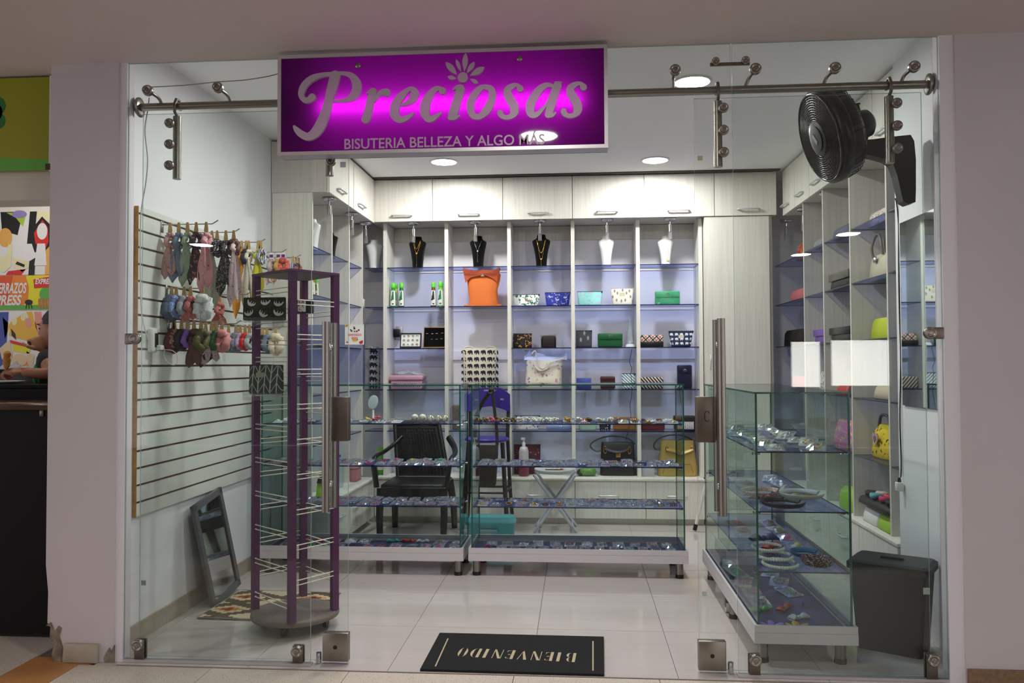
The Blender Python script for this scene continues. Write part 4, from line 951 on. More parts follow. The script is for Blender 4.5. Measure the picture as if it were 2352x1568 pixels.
# necklace busts on the top shelf
velvet = mat('black_velvet', C(9, 9, 10), .95, spec=.1, sheen=.15)
gloss_w = mat('bust_white', C(236, 238, 238), .2, coat=.4)
def bust(label, px, zs, m, necklace=None, y=3.42, side=None, w=None):
    if side is None: x0, x1, z0, z1 = rect(*px, y-.03); z0 = zs
    else: x0, x1, z0, z1 = side
    xc, W, h = (x0+x1)/2, (x1-x0)/2, z1-z0
    t = thing('necklace_bust', label, 'necklace bust', (xc, y, z0))
    prof = [(0, .60, .05), (.05, .58, .05), (.2, .62, .046), (.4, .70, .05), (.6, .84, .046), (.74, .97, .038), (.80, 1.0, .03), (.84, .86, .028), (.87, .62, .028), (.91, .5, .028), (.97, .47, .028), (1, .42, .024)]
    R = [(z0+h*a, xc, y, W*b, c) for a, b, c in prof]
    loft(MB(), R, 24, .8).build('body', m, t); f = front_of(R, .8)
    def chain(pts, mm, r=.0022, nm='chain'):
        q = [(x, f(x, z)-.004, z) for x, z in [(xc+u*W, z0+v*h) for u, v in spline(pts, 8)]]
        b = MB()
        for p in q: b.ell(p, r, r, r, 6, 4)
        b.tube(q, r*.5, 5); b.build(nm, mm, t)
    def drop(u, v, s, mm, sq=False):
        x, z = xc+u*W, z0+v*h; b = MB()
        if sq: b.obox((x, f(x, z)-.006, z), s*1.5, .004, s*1.5, Matrix.Rotation(math.pi/4, 3, 'Y'))
        else: b.ell((x, f(x, z)-.006, z), s, .004, s*1.2, 10, 6)
        b.build('pendant', mm, t)
    if necklace == 1:
        chain([(-.38, .86), (-.2, .68), (0, .60), (.2, .70), (.38, .86)], gold); chain([(-.44, .82), (-.2, .58), (0, .46), (.2, .58), (.44, .82)], gold); chain([(0, .44), (0, .2), (0, .02)], gold, .002); drop(0, .45, .008, gold)
    elif necklace == 2:
        chain([(-.44, .84), (-.2, .64), (0, .52), (.2, .64), (.44, .84)], silver, .0015); chain([(0, .5), (0, .3), (0, .18)], silver, .0015); drop(0, .5, .006, silver)
    elif necklace == 3:
        chain([(-.5, .82), (-.22, .52), (0, .42), (.22, .52), (.5, .82)], gold); chain([(-.4, .8), (-.15, .3), (0, .24), (.15, .3), (.4, .8)], gold, .0016); drop(0, .22, .007, gold); chain([(0, .2), (0, .02)], gold, .002)
    elif necklace == 4:
        chain([(-.5, .82), (-.1, .45), (.18, .2), (.3, .5), (.4, .82)], gold, .0012); drop(.18, .17, .012, mat('pendant_gold', C(216, 196, 140), .4), True)
    elif necklace == 5:
        chain([(-.44, .84), (0, .3), (.44, .84)], gold, .0022)
    return t
bust('leftmost black velvet bust with a layered gold necklace and long drop', (938, 543, 978, 607), S5, velvet, 1)
bust('middle black velvet bust with a fine silver drop necklace', (1078, 541, 1117, 606), S5, velvet, 2)
bust('rightmost black velvet bust with a gold chain and tassel pendant', (1222, 538, 1264, 602), S5, velvet, 3)
bust('plain glossy white bust without a necklace on the top shelf', (1375, 540, 1411, 600), S5, gloss_w)
bust('glossy white bust with a square gold pendant on the top shelf', (1511, 541, 1548, 600), S5, gloss_w, 4)
q = oy(796, 580, 3.4); bust('glossy white bust in the back left corner of the top shelf', None, S5, gloss_w, None, 3.42, (-1.80, -1.65, S5, S5+.25))
bust('glossy white bust on the left wall top shelf nearest the front', None, S5, gloss_w, None, 2.2, (-1.93, -1.81, S5, S5+.22))
bust('black bust with a gold bead chain on the left wall top shelf', None, S5, velvet, 5, 2.66, (-1.95, -1.82, S5, S5+.2))
# shampoo bottles
b_green, b_lime, b_yel, b_brn = mat('bottle_green', C(40, 140, 70), .2), mat('bottle_lime', C(120, 200, 90), .2), mat('bottle_yellow', C(190, 190, 60), .2), mat('bottle_brown', C(110, 84, 30), .2)
cap_g = mat('cap_bright_green', C(106, 222, 62), .4); lab_w = mat('label_white', C(236, 238, 234), .5); lab_g = mat('label_green', C(24, 122, 62), .5); lab_k = mat('label_dark', C(34, 36, 30), .5); lab_r = mat('label_red', C(180, 70, 50), .5)
def bottle(x, y, z, h, r, mb_, lab, label, capm=cap_g):
    t = thing('bottle', label, 'bottle', (x, y, z))
    MB().lathe([(r*.96, z+.001), (r, z+h*.05), (r*.9, z+h*.45), (r*.74, z+h*.7), (r*.66, z+h*.78), (r*.62, z+h*.8)], (x, y, 0), 18).build('body', mb_, t)
    MB().lathe([(r*.72, z+h*.8), (r*.74, z+h*.81), (r*.74, z+h*.99), (r*.68, z+h)], (x, y, 0), 18).build('cap', capm, t)
    b = MB(); n = 9
    def rad(v): return r*(1.0 if v < .05 else 1 - .1*(v-.05)/.4 if v < .45 else .9 - .16*(v-.45)/.25)*1.02
    b.grid(lambda u, v: V((x + rad(.06+.62*v)*math.sin((u-.5)*2.3), y - rad(.06+.62*v)*math.cos((u-.5)*2.3), z+h*(.06+.62*v))), 8, 6, 0)
    L = b.build('label', lab_w, t)
    b = MB(); b.grid(lambda u, v: V((x + rad(.25+.4*v)*1.015*math.sin((u-.62)*1.3*(1-.2*v)), y - rad(.25+.4*v)*1.015*math.cos((u-.62)*1.3), z+h*(.25+.36*v+.06*u))), 5, 4, 0); b.build('label_band', lab, L)
    b = MB(); c = (x+r*.12, y-rad(.13)*1.03, z+h*.13); b.prism([(c[0]+.0085*math.cos(a), c[1], c[2]+.0055*math.sin(a)) for a in [q*.6283 for q in range(10)]], (0, .002, 0)); b.build('label_badge', lab_k, L)
    return t
for px, top, yy, mm, ll, lb in ((903, 650, 3.36, b_green, lab_g, 'green shampoo bottle, front left of the left pair on the second shelf'), (909, 652, 3.44, b_yel, lab_g, 'yellow green bottle standing behind the leftmost shampoo bottle'),
                                (922, 650, 3.37, mat('bottle_deep_green', C(20, 110, 70), .2), lab_g, 'dark green shampoo bottle, right of the left pair'), (995.5, 649, 3.37, b_brn, lab_k, 'brown shampoo bottle with a dark label, left of the right pair'),
                                (1011.5, 647, 3.36, b_lime, lab_g, 'lime shampoo bottle with a red topped label, right of the right pair'), (1014, 650, 3.45, b_yel, lab_k, 'yellowish bottle standing behind the rightmost shampoo bottle')):
    q = oy(px, top, yy); bottle(q.x, yy, S4, max(.15, q.z-S4), .0245, mm, ll, lb)
for i, (yy, mm, lb) in enumerate(((2.12, mat('bottle_orange', C(200, 130, 40), .2), 'small bottle with orange label on the left wall second shelf, nearest'), (2.20, b_lime, 'small lime bottle on the left wall second shelf, second from front'), (2.50, b_green, 'small green bottle on the left wall second shelf, third from front'),
                                 (2.60, b_yel, 'small yellow bottle on the left wall second shelf, fourth from front'), (2.71, b_lime, 'small green capped bottle on the left wall second shelf, farthest'))):
    bottle(-1.84, yy, S4, .135, .02, mm, lab_g, lb)
def carton(label, px, zs, m, y=3.38, dep=.06, name='box', cat='box', band=None):
    x0, x1, z0, z1 = rect(*px, y-dep/2); t = thing(name, label, cat, ((x0+x1)/2, y, zs)); z1 = max(z1, zs+.02)
    MB().rbox(x0, y-dep/2, zs, x1, y+dep/2, z1, .0015, 0, 1).build('carton', m, t)
    if band:
        w, h = x1-x0, z1-zs; yy = y-dep/2-.0008
        b = MB(); b.prism([(x0+w*(.03+.62*(.5+.5*math.cos(a))), yy, zs+h*(.44+.34*math.sin(a))) for a in [q*.3142 for q in range(20)]], (0, .0006, 0)); b.build('printed_swoosh', band, t)
        b = MB(); b.prism([(x0+w*(.83+.13*math.cos(a)), yy, zs+h*(.22+.14*math.sin(a))) for a in [q*.5236 for q in range(12)]], (0, .0006, 0)); b.build('printed_badge', lab_k, t)
        b = MB(); b.prism([(x0+w*(.64+.1*math.cos(a)), yy-.0004, zs+h*(.76+.1*math.sin(a))) for a in [q*.785 for q in range(8)]], (0, .0006, 0)); b.build('printed_lemon', mat('lemon', C(226, 206, 60), .5), t)
    return t
carton('flat white soap box with a green print in the back left corner', (805, 686, 834, 704), S4, lab_w, 3.36, .06, band=lab_g)
# orange drawstring tote, draped over the second shelf
t = thing('tote_bag', 'bright orange canvas tote folded over on the second shelf', 'bag', (oy(1107, 700, 3.4).x, 3.4, S4))
org = mat('orange_canvas', C(222, 118, 52), .85, bump=.3, bscale=250); org_d = mat('rust_canvas', C(192, 86, 48), .85, bump=.3, bscale=250)
x0, x1, z0, z1 = rect(1072, 628, 1146, 700, 3.37); h = z1-S4; xc = (x0+x1)/2; W = (x1-x0)/2
R = [(S4+h*v, xc + .004*math.sin(9*v), 3.40, W*w_, d) for v, w_, d in ((0, 1.0, .05), (.06, .95, .052), (.2, .88, .048), (.5, .92, .046), (.8, 1.02, .042), (.95, 1.08, .036), (1, 1.06, .02))]
loft(MB(), R, 24, .65).build('body', org, t)
x0, x1, _, zt = rect(1063, 617, 1149, 690, 3.37); 
b = MB()
def flap(u, v):
    X = x0+.002 + (x1-x0-.004)*u; ear = abs(2*u-1)**3; Z = zt - .012*(1-ear)*1.2 + .004*math.sin(u*14) - v*(.045 + .075*ear)
    return V((X + (.5-u)*v*.05, 3.345 - .004*math.sin(u*9+v*3) + .004*ear, Z))
b.grid(flap, 16, 8); b.grid(lambda u, v: flap(u, v) + V((0, .055*(1-v)+.006, .002)), 16, 8); b.grid(lambda u, v: flap(u, 0) + V((0, .061*v, .002*math.sin(math.pi*v))), 16, 2)
b.build('folded_top', org_d, t)
b = MB()
for s in (-1, 1):
    b.rbox(xc+s*W*.9-.04*(s < 0), 3.355, S4+.0005, xc+s*W*.9+.04*(s > 0), 3.42, S4+.014, .006)
b.build('base_corners', org, t)
MB().box(xc-.012, 3.3385, zt-.065, xc+.014, 3.3395, zt-.061).build('printed_mark', lab_w, t); MB().tube([(xc-.004, 3.3385, zt-.056), (xc+.001, 3.3385, zt-.046), (xc+.006, 3.3385, zt-.056)], .0012, 4).build('printed_mark', lab_w, t)
# second shelf pouches
leafm = pattern('cloth_leaf_white', 'floral', C(236, 238, 236), [C(46, 112, 92), C(96, 150, 120)], 26, thr=.33)
pouch('white pouch with green leaves and a grey sloth, second shelf', (1177, 676, 1239, 698), S4, leafm, pr=(SLOTH, [(.55, .55)], .032, mat('print_grey', C(132, 122, 114), .8), 'printed_sloth'))
pouch('royal blue pouch printed with pale narwhals on the second shelf', (1251, 671, 1310, 698), S4, pattern('cloth_blue', 'floral', C(40, 60, 160), [C(190, 190, 220), C(214, 160, 180)], 30, thr=.22), pr=(SLOTH, [(.2, .7), (.5, .45), (.8, .62)], .016, mat('print_pale', C(206, 204, 226), .8), 'printed_figures'))
pouch('mint pouch with pink figures on the second shelf', (1325, 669, 1384, 697), S4, pattern('cloth_mint', 'floral', C(150, 222, 218), [C(206, 190, 220), C(120, 196, 200)], 26, thr=.25), pr=(SLOTH, [(.2, .75), (.48, .35), (.8, .68)], .015, mat('print_mauve', C(206, 184, 206), .8), 'printed_figures'))
pouch('cream pouch printed with grey feathers on the second shelf', (1402, 662, 1457, 696), S4, mat('cloth_cream', C(226, 222, 210), .85), taper=.2, zipm=mat('zip_cream', C(200, 196, 180), .6), lab=mat('sewn_tag', C(214, 206, 180), .8), pr=(FEATH, [(.1, .5), (.26, .3), (.3, .72), (.46, .25), (.62, .3), (.68, .72), (.84, .5), (.92, .25), (.8, .85), (.18, .85), (.52, .9)], .016, mat('print_feather', C(140, 134, 130), .8), 'printed_feathers'))
wallet('emerald green wallet in clear wrap on the second shelf', (1505, 668, 1562, 696), S4, mat('leather_emerald', C(44, 176, 120), .35), shiny=True)
# third shelf
pouch('small black pouch with orange foxes on the third shelf', (1173, 766, 1221, 797), S3, pattern('cloth_fox', 'floral', C(24, 24, 26), [C(206, 140, 50)], 34, thr=.3), taper=.0, tilt=.1)
t = wallet('dark brown wallet in an open clear box on the third shelf', (1245, 770, 1275, 797), S3, mat('leather_brown', C(34, 22, 20), .5), em=None, flap=0)
x0, x1, z0, z1 = rect(1242, 767, 1278, 797, 3.38); MB().box(x0, 3.43, S3+.0005, x1, 3.432, z1).box(x0, 3.37, S3+.0005, x0+.002, 3.43, z1).box(x1-.002, 3.37, S3+.0005, x1, 3.43, z1).build('box_shell', mat('box_grey', C(170, 166, 170), .4), t)
pouch('charcoal pouch with pale tree prints on the third shelf', (1323, 759, 1360, 796), S3, mat('cloth_charcoal', C(66, 70, 80), .85), taper=.02, pr=(FEATH, [(.3, .45), (.75, .55), (.52, .85)], .022, mat('print_tree', C(150, 150, 146), .8), 'printed_trees'))
wallet('dark green quilted wallet with a silver emblem on the third shelf', (1373, 765, 1430, 796), S3, mat('leather_green', C(22, 92, 48), .4), em=silver)
t = thing('tinsel_tree', 'small silver tinsel tree on the third shelf', 'tree', (oy(1448, 796, 3.38).x, 3.4, S3)); xc = oy(1448, 796, 3.38).x
tinsel = mat('tinsel', C(196, 208, 214), .3, .3, bump=.8, bscale=300)
b = MB(); r0 = random.Random(3); h = oy(1448, 728, 3.4).z - S3
for k in range(260):
    v = r0.random()**1.3; a = r0.random()*6.283; rr = .045*(1-v)+.002; z = S3+.03+(h-.03)*v
    b.cyl((xc+rr*.25*math.cos(a), 3.4+rr*.25*math.sin(a), z+.008), (xc+rr*math.cos(a), 3.4+rr*math.sin(a), z-.006), .0016, .0006, 4)
b.build('needles', tinsel, t, kind='stuff'); MB().cyl((xc, 3.4, S3+.02), (xc, 3.4, S3+h*.95), .03, .002, 12).build('core', tinsel, t)
MB().lathe([(.042, S3), (.042, S3+.006), (.036, S3+.02), (.02, S3+.03), (.0001, S3+.031)], (xc, 3.4, 0), 20).build('base', mat('tree_base', C(206, 208, 212), .4), t)
t = wallet('folded cream checked wallet on a black case, third shelf', (1470, 769, 1524, 795), S3, pattern('cloth_check', 'plaid', C(228, 220, 204), [C(34, 34, 52), C(180, 60, 54)], 24, thr=.2, rot=.75), em=None, flap=0, dep=.06)
x0, x1, z0, z1 = rect(1470, 784, 1524, 796, 3.34); MB().rbox(x0-.002, 3.355, S3+.0006, x1+.002, 3.438, z1, .005).build('case', mat('leather_black', C(24, 24, 26), .4), t)
pouch('navy pouch with rows of white elephants, right end of the third shelf', (1536, 760, 1594, 796), S3, mat('cloth_navy', C(26, 42, 82), .85), taper=.25, lab=mat('sewn_tag2', C(206, 204, 190), .8), pr=(BEAR, [(u, v) for v in (.22, .5, .8) for u in (.12, .32, .52, .72, .9)], .0135, mat('print_white', C(228, 228, 224), .8), 'printed_elephants'))
# ring boxes and outlet in the first bay
t = thing('ring_box', 'open ring tray with a black rim and twelve rings', 'ring box', (oy(942, 797, 3.36).x, 3.39, S3)); x0, x1, z0, z1 = rect(918, 766, 966, 797, 3.36); z1 += .002
R2 = Matrix.Rotation(-.25, 3, 'X'); cx, cz = (x0+x1)/2, (S3+.006 + z1)/2; w2, h2 = (x1-x0), (z1-S3)
def onp(u, v, d): return V((cx, 3.39, cz)) + R2 @ V(((u-.5)*w2, -d, (v-.5)*h2))
b = MB(); b.obox(onp(.5, .5, -.006), w2, .012, h2, R2)
for a, bb, sx, sz in ((.5, .02, w2, .012), (.5, .98, w2, .006), (.02, .5, .006, h2), (.98, .5, .006, h2)): b.obox(onp(a, bb, .005), sx, .016, sz, R2)
b.build('tray', black_p, t); MB().obox(onp(.5, .5, .002), w2*.92, .003, h2*.88, R2).build('white_pad', lab_w, t)
for i in range(4):
    for j in range(3):
        c = onp(.18+.21*i, .2+.3*j, .006); MB().tube([c + R2 @ V((.0085*math.cos(a), -.003*math.sin(a), .0085*math.sin(a))) for a in [q*.628 for q in range(10)]], .0018, 5, closed=True).ell(c + R2 @ V((0, -.004, .007)), .004, .004, .004, 6, 4).build('ring', silver if (i+j) % 3 else gold, t)
t = thing('ring_board', 'black velvet ring board in a thin gold frame', 'ring board', (oy(997, 799, 3.36).x, 3.40, S3)); x0, x1, z0, z1 = rect(971, 750, 1022, 799, 3.36)
R2 = Matrix.Rotation(-.28, 3, 'X'); cx, w2, h2 = (x0+x1)/2, (x1-x0), (z1-S3)*1.0; cz = S3 + h2/2
b = MB(); b.obox(V((cx, 3.40, cz)), w2*.96, .008, h2*.96, R2); b.build('board', velvet, t); b = MB()
for a, bb, sx, sz in ((.5, .01, w2, .006), (.5, .99, w2, .006), (.01, .5, .006, h2), (.99, .5, .006, h2)): b.obox(V((cx, 3.40, cz)) + R2 @ V(((a-.5)*w2, -.002, (bb-.5)*h2)), sx, .012, sz, R2)
b.build('frame', mat('frame_gold', C(176, 140, 80), .4, .6), t)
for i, (u, v) in enumerate(((.16, .68), (.4, .67), (.6, .68), (.84, .7), (.38, .4), (.6, .4), (.82, .42))):
    c = V((cx, 3.40, cz)) + R2 @ V(((u-.5)*w2, -.008, (v-.5)*h2)); MB().ell(c + V((-.005, 0, 0)), .006, .005, .005, 8, 5).ell(c + V((.005, 0, 0)), .006, .005, .005, 8, 5).build('earring_pair', silver if i != 4 else gold, t)
t = thing('power_outlet', 'square metal outlet plate with a black adapter', 'outlet', (oy(914, 765, 3.58).x, 3.58, oy(914, 765, 3.58).z)); q = oy(914, 765, 3.58)
MB().rbox(q.x-.022, 3.575, q.z-.055, q.x+.042, 3.589, q.z+.06, .004).build('plate', alu, t); MB().rbox(q.x-.03, 3.53, q.z-.035, q.x+.024, 3.5745, q.z+.035, .005).build('adapter', black_p, t)
# fourth shelf
pattE = [(u, v) for v in (.07, .235, .40, .565, .73, .9) for u in (.04, .23, .42, .61, .8, .96)]
def elephant_bag(label, px, zs, y, dep, cloth, ink, pts, sz):
    x0, x1, z0, z1 = rect(*px, y-dep/2); h = z1-zs; xc, W = (x0+x1)/2, (x1-x0)/2
    t = thing('tote_bag', label, 'bag', (xc, y, zs))
    R = [(zs+h*v, xc, y, W*w_, d) for v, w_, d in ((0, .93, dep/2*.8), (.04, .96, dep/2), (.3, .93, dep/2), (.6, .95, dep/2*.9), (.85, .98, dep/2*.6), (.95, 1.0, dep/2*.45), (1, .97, dep/2*.3))]
    loft(MB(), R, 28, .45).build('body', cloth, t); f = front_of(R, .45)
    prints(t, BEAR, [(x0+(x1-x0)*u, zs+h*v) for u, v in pts], sz, f, ink, 'printed_elephants')
    b = MB()
    for s in (-1, 1): b.tube(spline([(xc+s*W*.35, y-dep*.1, zs+h*.97), (xc+s*W*.5, y-dep*.15, zs+h*1.03), (xc+s*W*.8, y-dep*.1, zs+h*1.02), (xc+s*W*.88, y, zs+h*.98)], 5), .006, 6)
    b.build('folded_handles', cloth, t); return t
ink = mat('print_ink', C(28, 30, 42), .85); cloth_n = mat('cloth_natural', C(216, 208, 190), .9, bump=.2, bscale=200)
elephant_bag('natural canvas tote with rows of dark elephants, behind the right glass case', (1061, 799, 1141, 893), S2, 3.42, .09, cloth_n, ink, pattE, .0225)
elephant_bag('narrow elephant print bag in the left back corner beside the blue glass sheet', (838, 800, 871, 890), S2, 3.42, .06, mat('cloth_grey', C(176, 176, 182), .9), ink, [(u, v) for v in (.08, .25, .42, .6, .78, .93) for u in (.25, .75)], .026)
t = thing('basket', 'pink plastic basket with crumpled clear film on top', 'basket', (oy(930, 893, 3.4).x, 3.42, S2)); x0, x1, z0, z1 = rect(889, 862, 971, 893, 3.34); pinkp = mat('pink_plastic', C(206, 158, 176), .5)
b = MB(); h = z1-S2; x0 += .006; b.rbox(x0+.008, 3.345, S2, x1-.008, 3.50, S2+h*.62, .008); b.rbox(x0, 3.335, S2+h*.66, x1, 3.51, S2+h, .008); b.build('tub', pinkp, t)
b = MB()
for i in range(14):
    for j in range(2): X = x0+.03+(x1-x0-.06)*i/13 + (.008 if j else 0); b.box(X-.004, 3.3435, S2+h*(.15+.22*j), X+.004, 3.3452, S2+h*(.24+.22*j))
b.build('slots', mat('pink_dark', C(120, 84, 100), .6), t, kind='stuff')
g = lambda u, v: V((x0+.01+(x1-x0-.02)*u, 3.35+.15*v, S2+h+.004+.05*math.sin(math.pi*u)**.6*(.5+.5*math.sin(math.pi*v))*(.6+.3*math.sin(13*u+4*v)*math.cos(11*v))))
MB().grid(g, 14, 8, 0, False).build('plastic_film', glass('film', (.8, .82, .86), (.6, .62, .68), 4, .15, .35), t)
for px, s in ((1212, 0),):
    x0, x1, z0, z1 = rect(1205, 826, 1290, 893, 3.36); h = z1-S2; xc, W = (x0+x1)/2, (x1-x0)/2
    t = thing('tote_bag', 'cream canvas tote with a faded flower print and rope handles', 'bag', (xc, 3.42, S2)); cr = pattern('cloth_flowers', 'floral', C(226, 219, 200), [C(200, 150, 160), C(150, 130, 170), C(190, 196, 170)], 16, thr=.2)
    R = [(S2+h*v, xc+.01*v, 3.42, W*w_, d) for v, w_, d in ((0, .98, .05), (.05, 1.0, .058), (.3, .99, .055), (.6, .97, .05), (.85, .98, .04), (1, .98, .03))]
    loft(MB(), R, 28, .5).build('body', cr, t)
    q = lambda X, Y: oy(X, Y, 3.385)
    MB().grid(lambda u, v: V((x0-.005+(x1-x0+.05)*u, 3.40+.03*v+.006*math.sin(9*u), S2+h-.004+(.075-.03*u+.012*math.sin(7*u+1))*v)), 14, 5).grid(lambda u, v: V((x0+(x1-x0+.04)*u, 3.395+.04*v, S2+h+.05*v*(1-u)+.01*math.sin(8*u)*v)), 10, 4).build('ruffled_top', mat('cloth_paleblue', C(196, 206, 230), .8), t)
    for pts in (((1222, 812), (1230, 806), (1233, 822), (1238, 838), (1248, 846), (1258, 834)), ((1228, 840), (1240, 850), (1256, 846), (1266, 832), (1282, 826), (1300, 820))):
        MB().tube(spline([tuple(q(a, b_) + V((0, -.03, 0))) for a, b_ in pts], 5), .0085, 6, flat=.4).build('handle', mat('webbing', C(216, 208, 190), .9), t)
MB()
carton('low royal blue box at the left of the third bay, fourth shelf', (1324, 868, 1358, 893), S2, mat('box_blue', C(62, 80, 160), .5))
wallet('thin dark brown wallet on the fourth shelf beside the blue box', (1379, 864, 1413, 893), S2, mat('leather_maroon', C(74, 32, 34), .5), em=None, flap=.3)
pouch('teal and white leaf pouch at the end of a hanging cord, fourth shelf', (1428, 858, 1464, 893), S2, pattern('cloth_palm', 'stripe', C(220, 226, 222), [C(50, 120, 140)], 55, thr=.4, rot=.8), taper=.1)
wallet('striped brown and black flat wallet on the fourth shelf', (1470, 866, 1524, 893), S2, pattern('cloth_stripe', 'stripe', C(214, 200, 186), [C(44, 36, 42)], 48, thr=.5, rot=.7), em=None, flap=0, dep=.07)
wallet('tall navy blue purse in clear wrap at the right end of the fourth shelf', (1556, 838, 1590, 893), S2, mat('leather_navy', C(26, 28, 56), .35), em=silver, flap=.35)
o = MB().tube(spline([tuple(oy(x, y, 3.283)) for x, y in ((1452, 800), (1449, 815), (1446, 832), (1451, 846), (1449, 858), (1452, 898), (1447, 930), (1449, 955), (1443, 985), (1438, 1010))], 5), .0022, 6).build('cord', black_p); recenter(o, oy(1452, 800, 3.283)); tag(o, 'thin black cord hanging down from the tinsel tree past two shelves', 'cord')
# fifth shelf, seen through the cases
wallet('brown bag in clear wrap on the fifth shelf left of the purple chair', (1038, 930, 1056, 990), S1, mat('leather_tan', C(120, 92, 80), .5), em=None, flap=.3, shiny=True, name='bag_in_wrap', cat='bag')
pouch('clear wrapped pouch with a blue label on the fifth shelf', (1180, 955, 1240, 990), S1, pattern('cloth_clearwrap', 'floral', C(206, 204, 206), [C(90, 100, 160), C(190, 170, 120)], 22, thr=.25))
b = MB(); x0, x1, z0, z1 = rect(1255, 976, 1315, 992, 3.36); zc = S1+.026
t = thing('towel_roll', 'pale blue rolled cloth in wrap on the fifth shelf', 'roll', ((x0+x1)/2, 3.4, S1)); MB().lathe([(.0001, x0), (.02, x0), (.026, x0+.01), (.026, x1-.01), (.02, x1), (.0001, x1)], (0, 3.4, zc), 16, 0, 'x').build('cloth', mat('cloth_skyblue', C(140, 164, 220), .7), t)
MB().lathe([(.0275, x0-.006), (.0285, x0+.02), (.0285, x1-.02), (.0275, x1+.006)], (0, 3.4, zc+.0028), 12, 0, 'x').build('plastic_wrap', clear2, t)
pouch('pale green pouch on the fifth shelf behind the top case shelf', (1328, 970, 1372, 990), S1, mat('cloth_palegreen', C(150, 176, 160), .8))
pouch('black dotted pouch on the fifth shelf beside the orange one', (1376, 968, 1404, 990), S1, pattern('cloth_blackdot', 'dots', C(24, 24, 28), [C(190, 170, 200)], 60))
wallet('ochre leather purse on the fifth shelf', (1408, 958, 1463, 990), S1, mat('leather_ochre', C(150, 98, 40), .5), em=None)
wallet('dark red leather purse on the fifth shelf', (1472, 962, 1527, 990), S1, mat('leather_red', C(110, 30, 40), .5), em=None)
t = thing('handbag', 'small black bag with a white quilted panel on the fifth shelf', 'handbag', (oy(1578, 990, 3.4).x, 3.42, S1)); x0, x1, z0, z1 = rect(1550, 955, 1604, 990, 3.36)
MB().rbox(x0, 3.36, S1, x1, 3.47, z1-.01, .014, 0, 3).build('body', black_p, t); MB().rbox(x0+.02, 3.355, S1+.012, x1-.035, 3.3595, S1+(z1-S1)*.62, .001).build('quilted_panel', pattern('quilt', 'chevron', C(206, 206, 210), [C(120, 120, 128)], 30, thr=.12), t)
MB().rbox(x0-.005, 3.352, S1+(z1-S1)*.62, x1-.02, 3.44, z1, .006).build('flap', mat('leather_dark', C(30, 28, 30), .5), t)
carton('row of clear plastic trinket boxes on the fifth shelf, left bay', (895, 975, 925, 990), S1, mat('trinket_box', C(160, 160, 166), .3), 3.38, .05)
carton('black and gold trinket box on the fifth shelf, first bay', (930, 972, 960, 990), S1, mat('trinket_gold', C(120, 104, 70), .3), 3.38, .05)
# handbags on the low shelf top
def strap(t, pts, y, m, r=.009, name='strap'): MB().tube(spline([tuple(oy(a, b_, y)) for a, b_ in pts], 6), r, 8, flat=.5).build(name, m, t)
t = thing('handbag', 'black leather handbag with gold clasp on the low shelf top', 'handbag', (oy(1423, 1090, 3.4).x, 3.42, S0)); x0, x1, z0, z1 = rect(1378, 1017, 1467, 1090, 3.35); h = z1-S0; xc, W = (x0+x1)/2, (x1-x0)/2
bl = mat('leather_bag_black', C(26, 27, 25), .4)
R = [(S0+h*v, xc, 3.42, W*w_, d) for v, w_, d in ((0, .97, .065), (.04, 1, .07), (.5, .95, .06), (.9, .92, .05), (1, .9, .04))]; loft(MB(), R, 28, .4).build('body', bl, t); f = front_of(R, .4)
q = oy(1420, 1044, 3.35); MB().rbox(q.x-.02, f(q.x, q.z)-.012, q.z-.022, q.x+.02, f(q.x, q.z)-.001, q.z+.02, .004).build('clasp', gold, t)
b = MB(); pts = [(1390, 1030), (1400, 1034), (1412, 1037), (1420, 1038), (1432, 1036), (1445, 1030)]; b.tube([V((oy(a, b_, 3.35).x, f(oy(a, b_, 3.35).x, oy(a, b_, 3.35).z)-.005, oy(a, b_, 3.35).z)) for a, b_ in pts], .018, 8, flat=.25); b.build('front_belt', bl, t)
for a, b_ in ((1390, 1033), (1446, 1034)):
    q = oy(a, b_, 3.35); yy = f(q.x, q.z)-.006; MB().tube([(q.x+.012*math.cos(k), yy, q.z+.03*math.sin(k)) for k in [i*.52 for i in range(12)]], .003, 6, closed=True).build('buckle', gold, t)
strap(t, [(1383, 1034), (1370, 1036), (1360, 1030), (1356, 1022), (1366, 1012), (1385, 1004), (1410, 1001), (1435, 1004), (1452, 1012), (1458, 1020)], 3.40, mat('strap_grey', C(70, 76, 74), .35))
t = thing('handbag', 'gold leather handbag with a knotted band on the low shelf top', 'handbag', (oy(1557, 1088, 3.4).x, 3.42, S0)); x0, x1, z0, z1 = rect(1511, 1012, 1604, 1088, 3.34); h = z1-S0; xc, W = (x0+x1)/2, (x1-x0)/2
gl = mat('leather_gold', C(186, 160, 92), .32, .35)
R = [(S0+h*v, xc, 3.42, W*w_, d) for v, w_, d in ((0, .93, .075), (.03, .98, .08), (.2, 1, .08), (.5, .92, .07), (.7, .86, .06), (1, .83, .05))]; loft(MB(), R, 28, .4).build('body', gl, t); f = front_of(R, .4)
def P_(a, b_, d=.006): q = oy(a, b_, 3.34); return V((q.x, f(q.x, q.z)-d, q.z))
MB().tube([P_(*k) for k in ((1531, 1031), (1542, 1033), (1552, 1036), (1560, 1041), (1570, 1040), (1582, 1036), (1592, 1032))], .02, 8, flat=.3).build('front_band', gl, t)
MB().ell(P_(1561, 1040, .008), .018, .012, .026, 10, 6).tube([P_(1560, 1044), P_(1564, 1052), P_(1563, 1058)], .01, 8, flat=.3).build('knot', gl, t)
for a in (1532, 1591): MB().tube([P_(a, 1032) + V((.01*math.cos(k), -.004, .026*math.sin(k))) for k in [i*.52 for i in range(12)]], .0035, 6, closed=True).build('buckle', gold, t)
MB().tube([P_(1523, 1088, .002), P_(1527, 1066, .003), P_(1586, 1066, .003), P_(1592, 1086, .002)], .0015, 5).build('seam', mat('seam', C(90, 70, 36), .7), t)
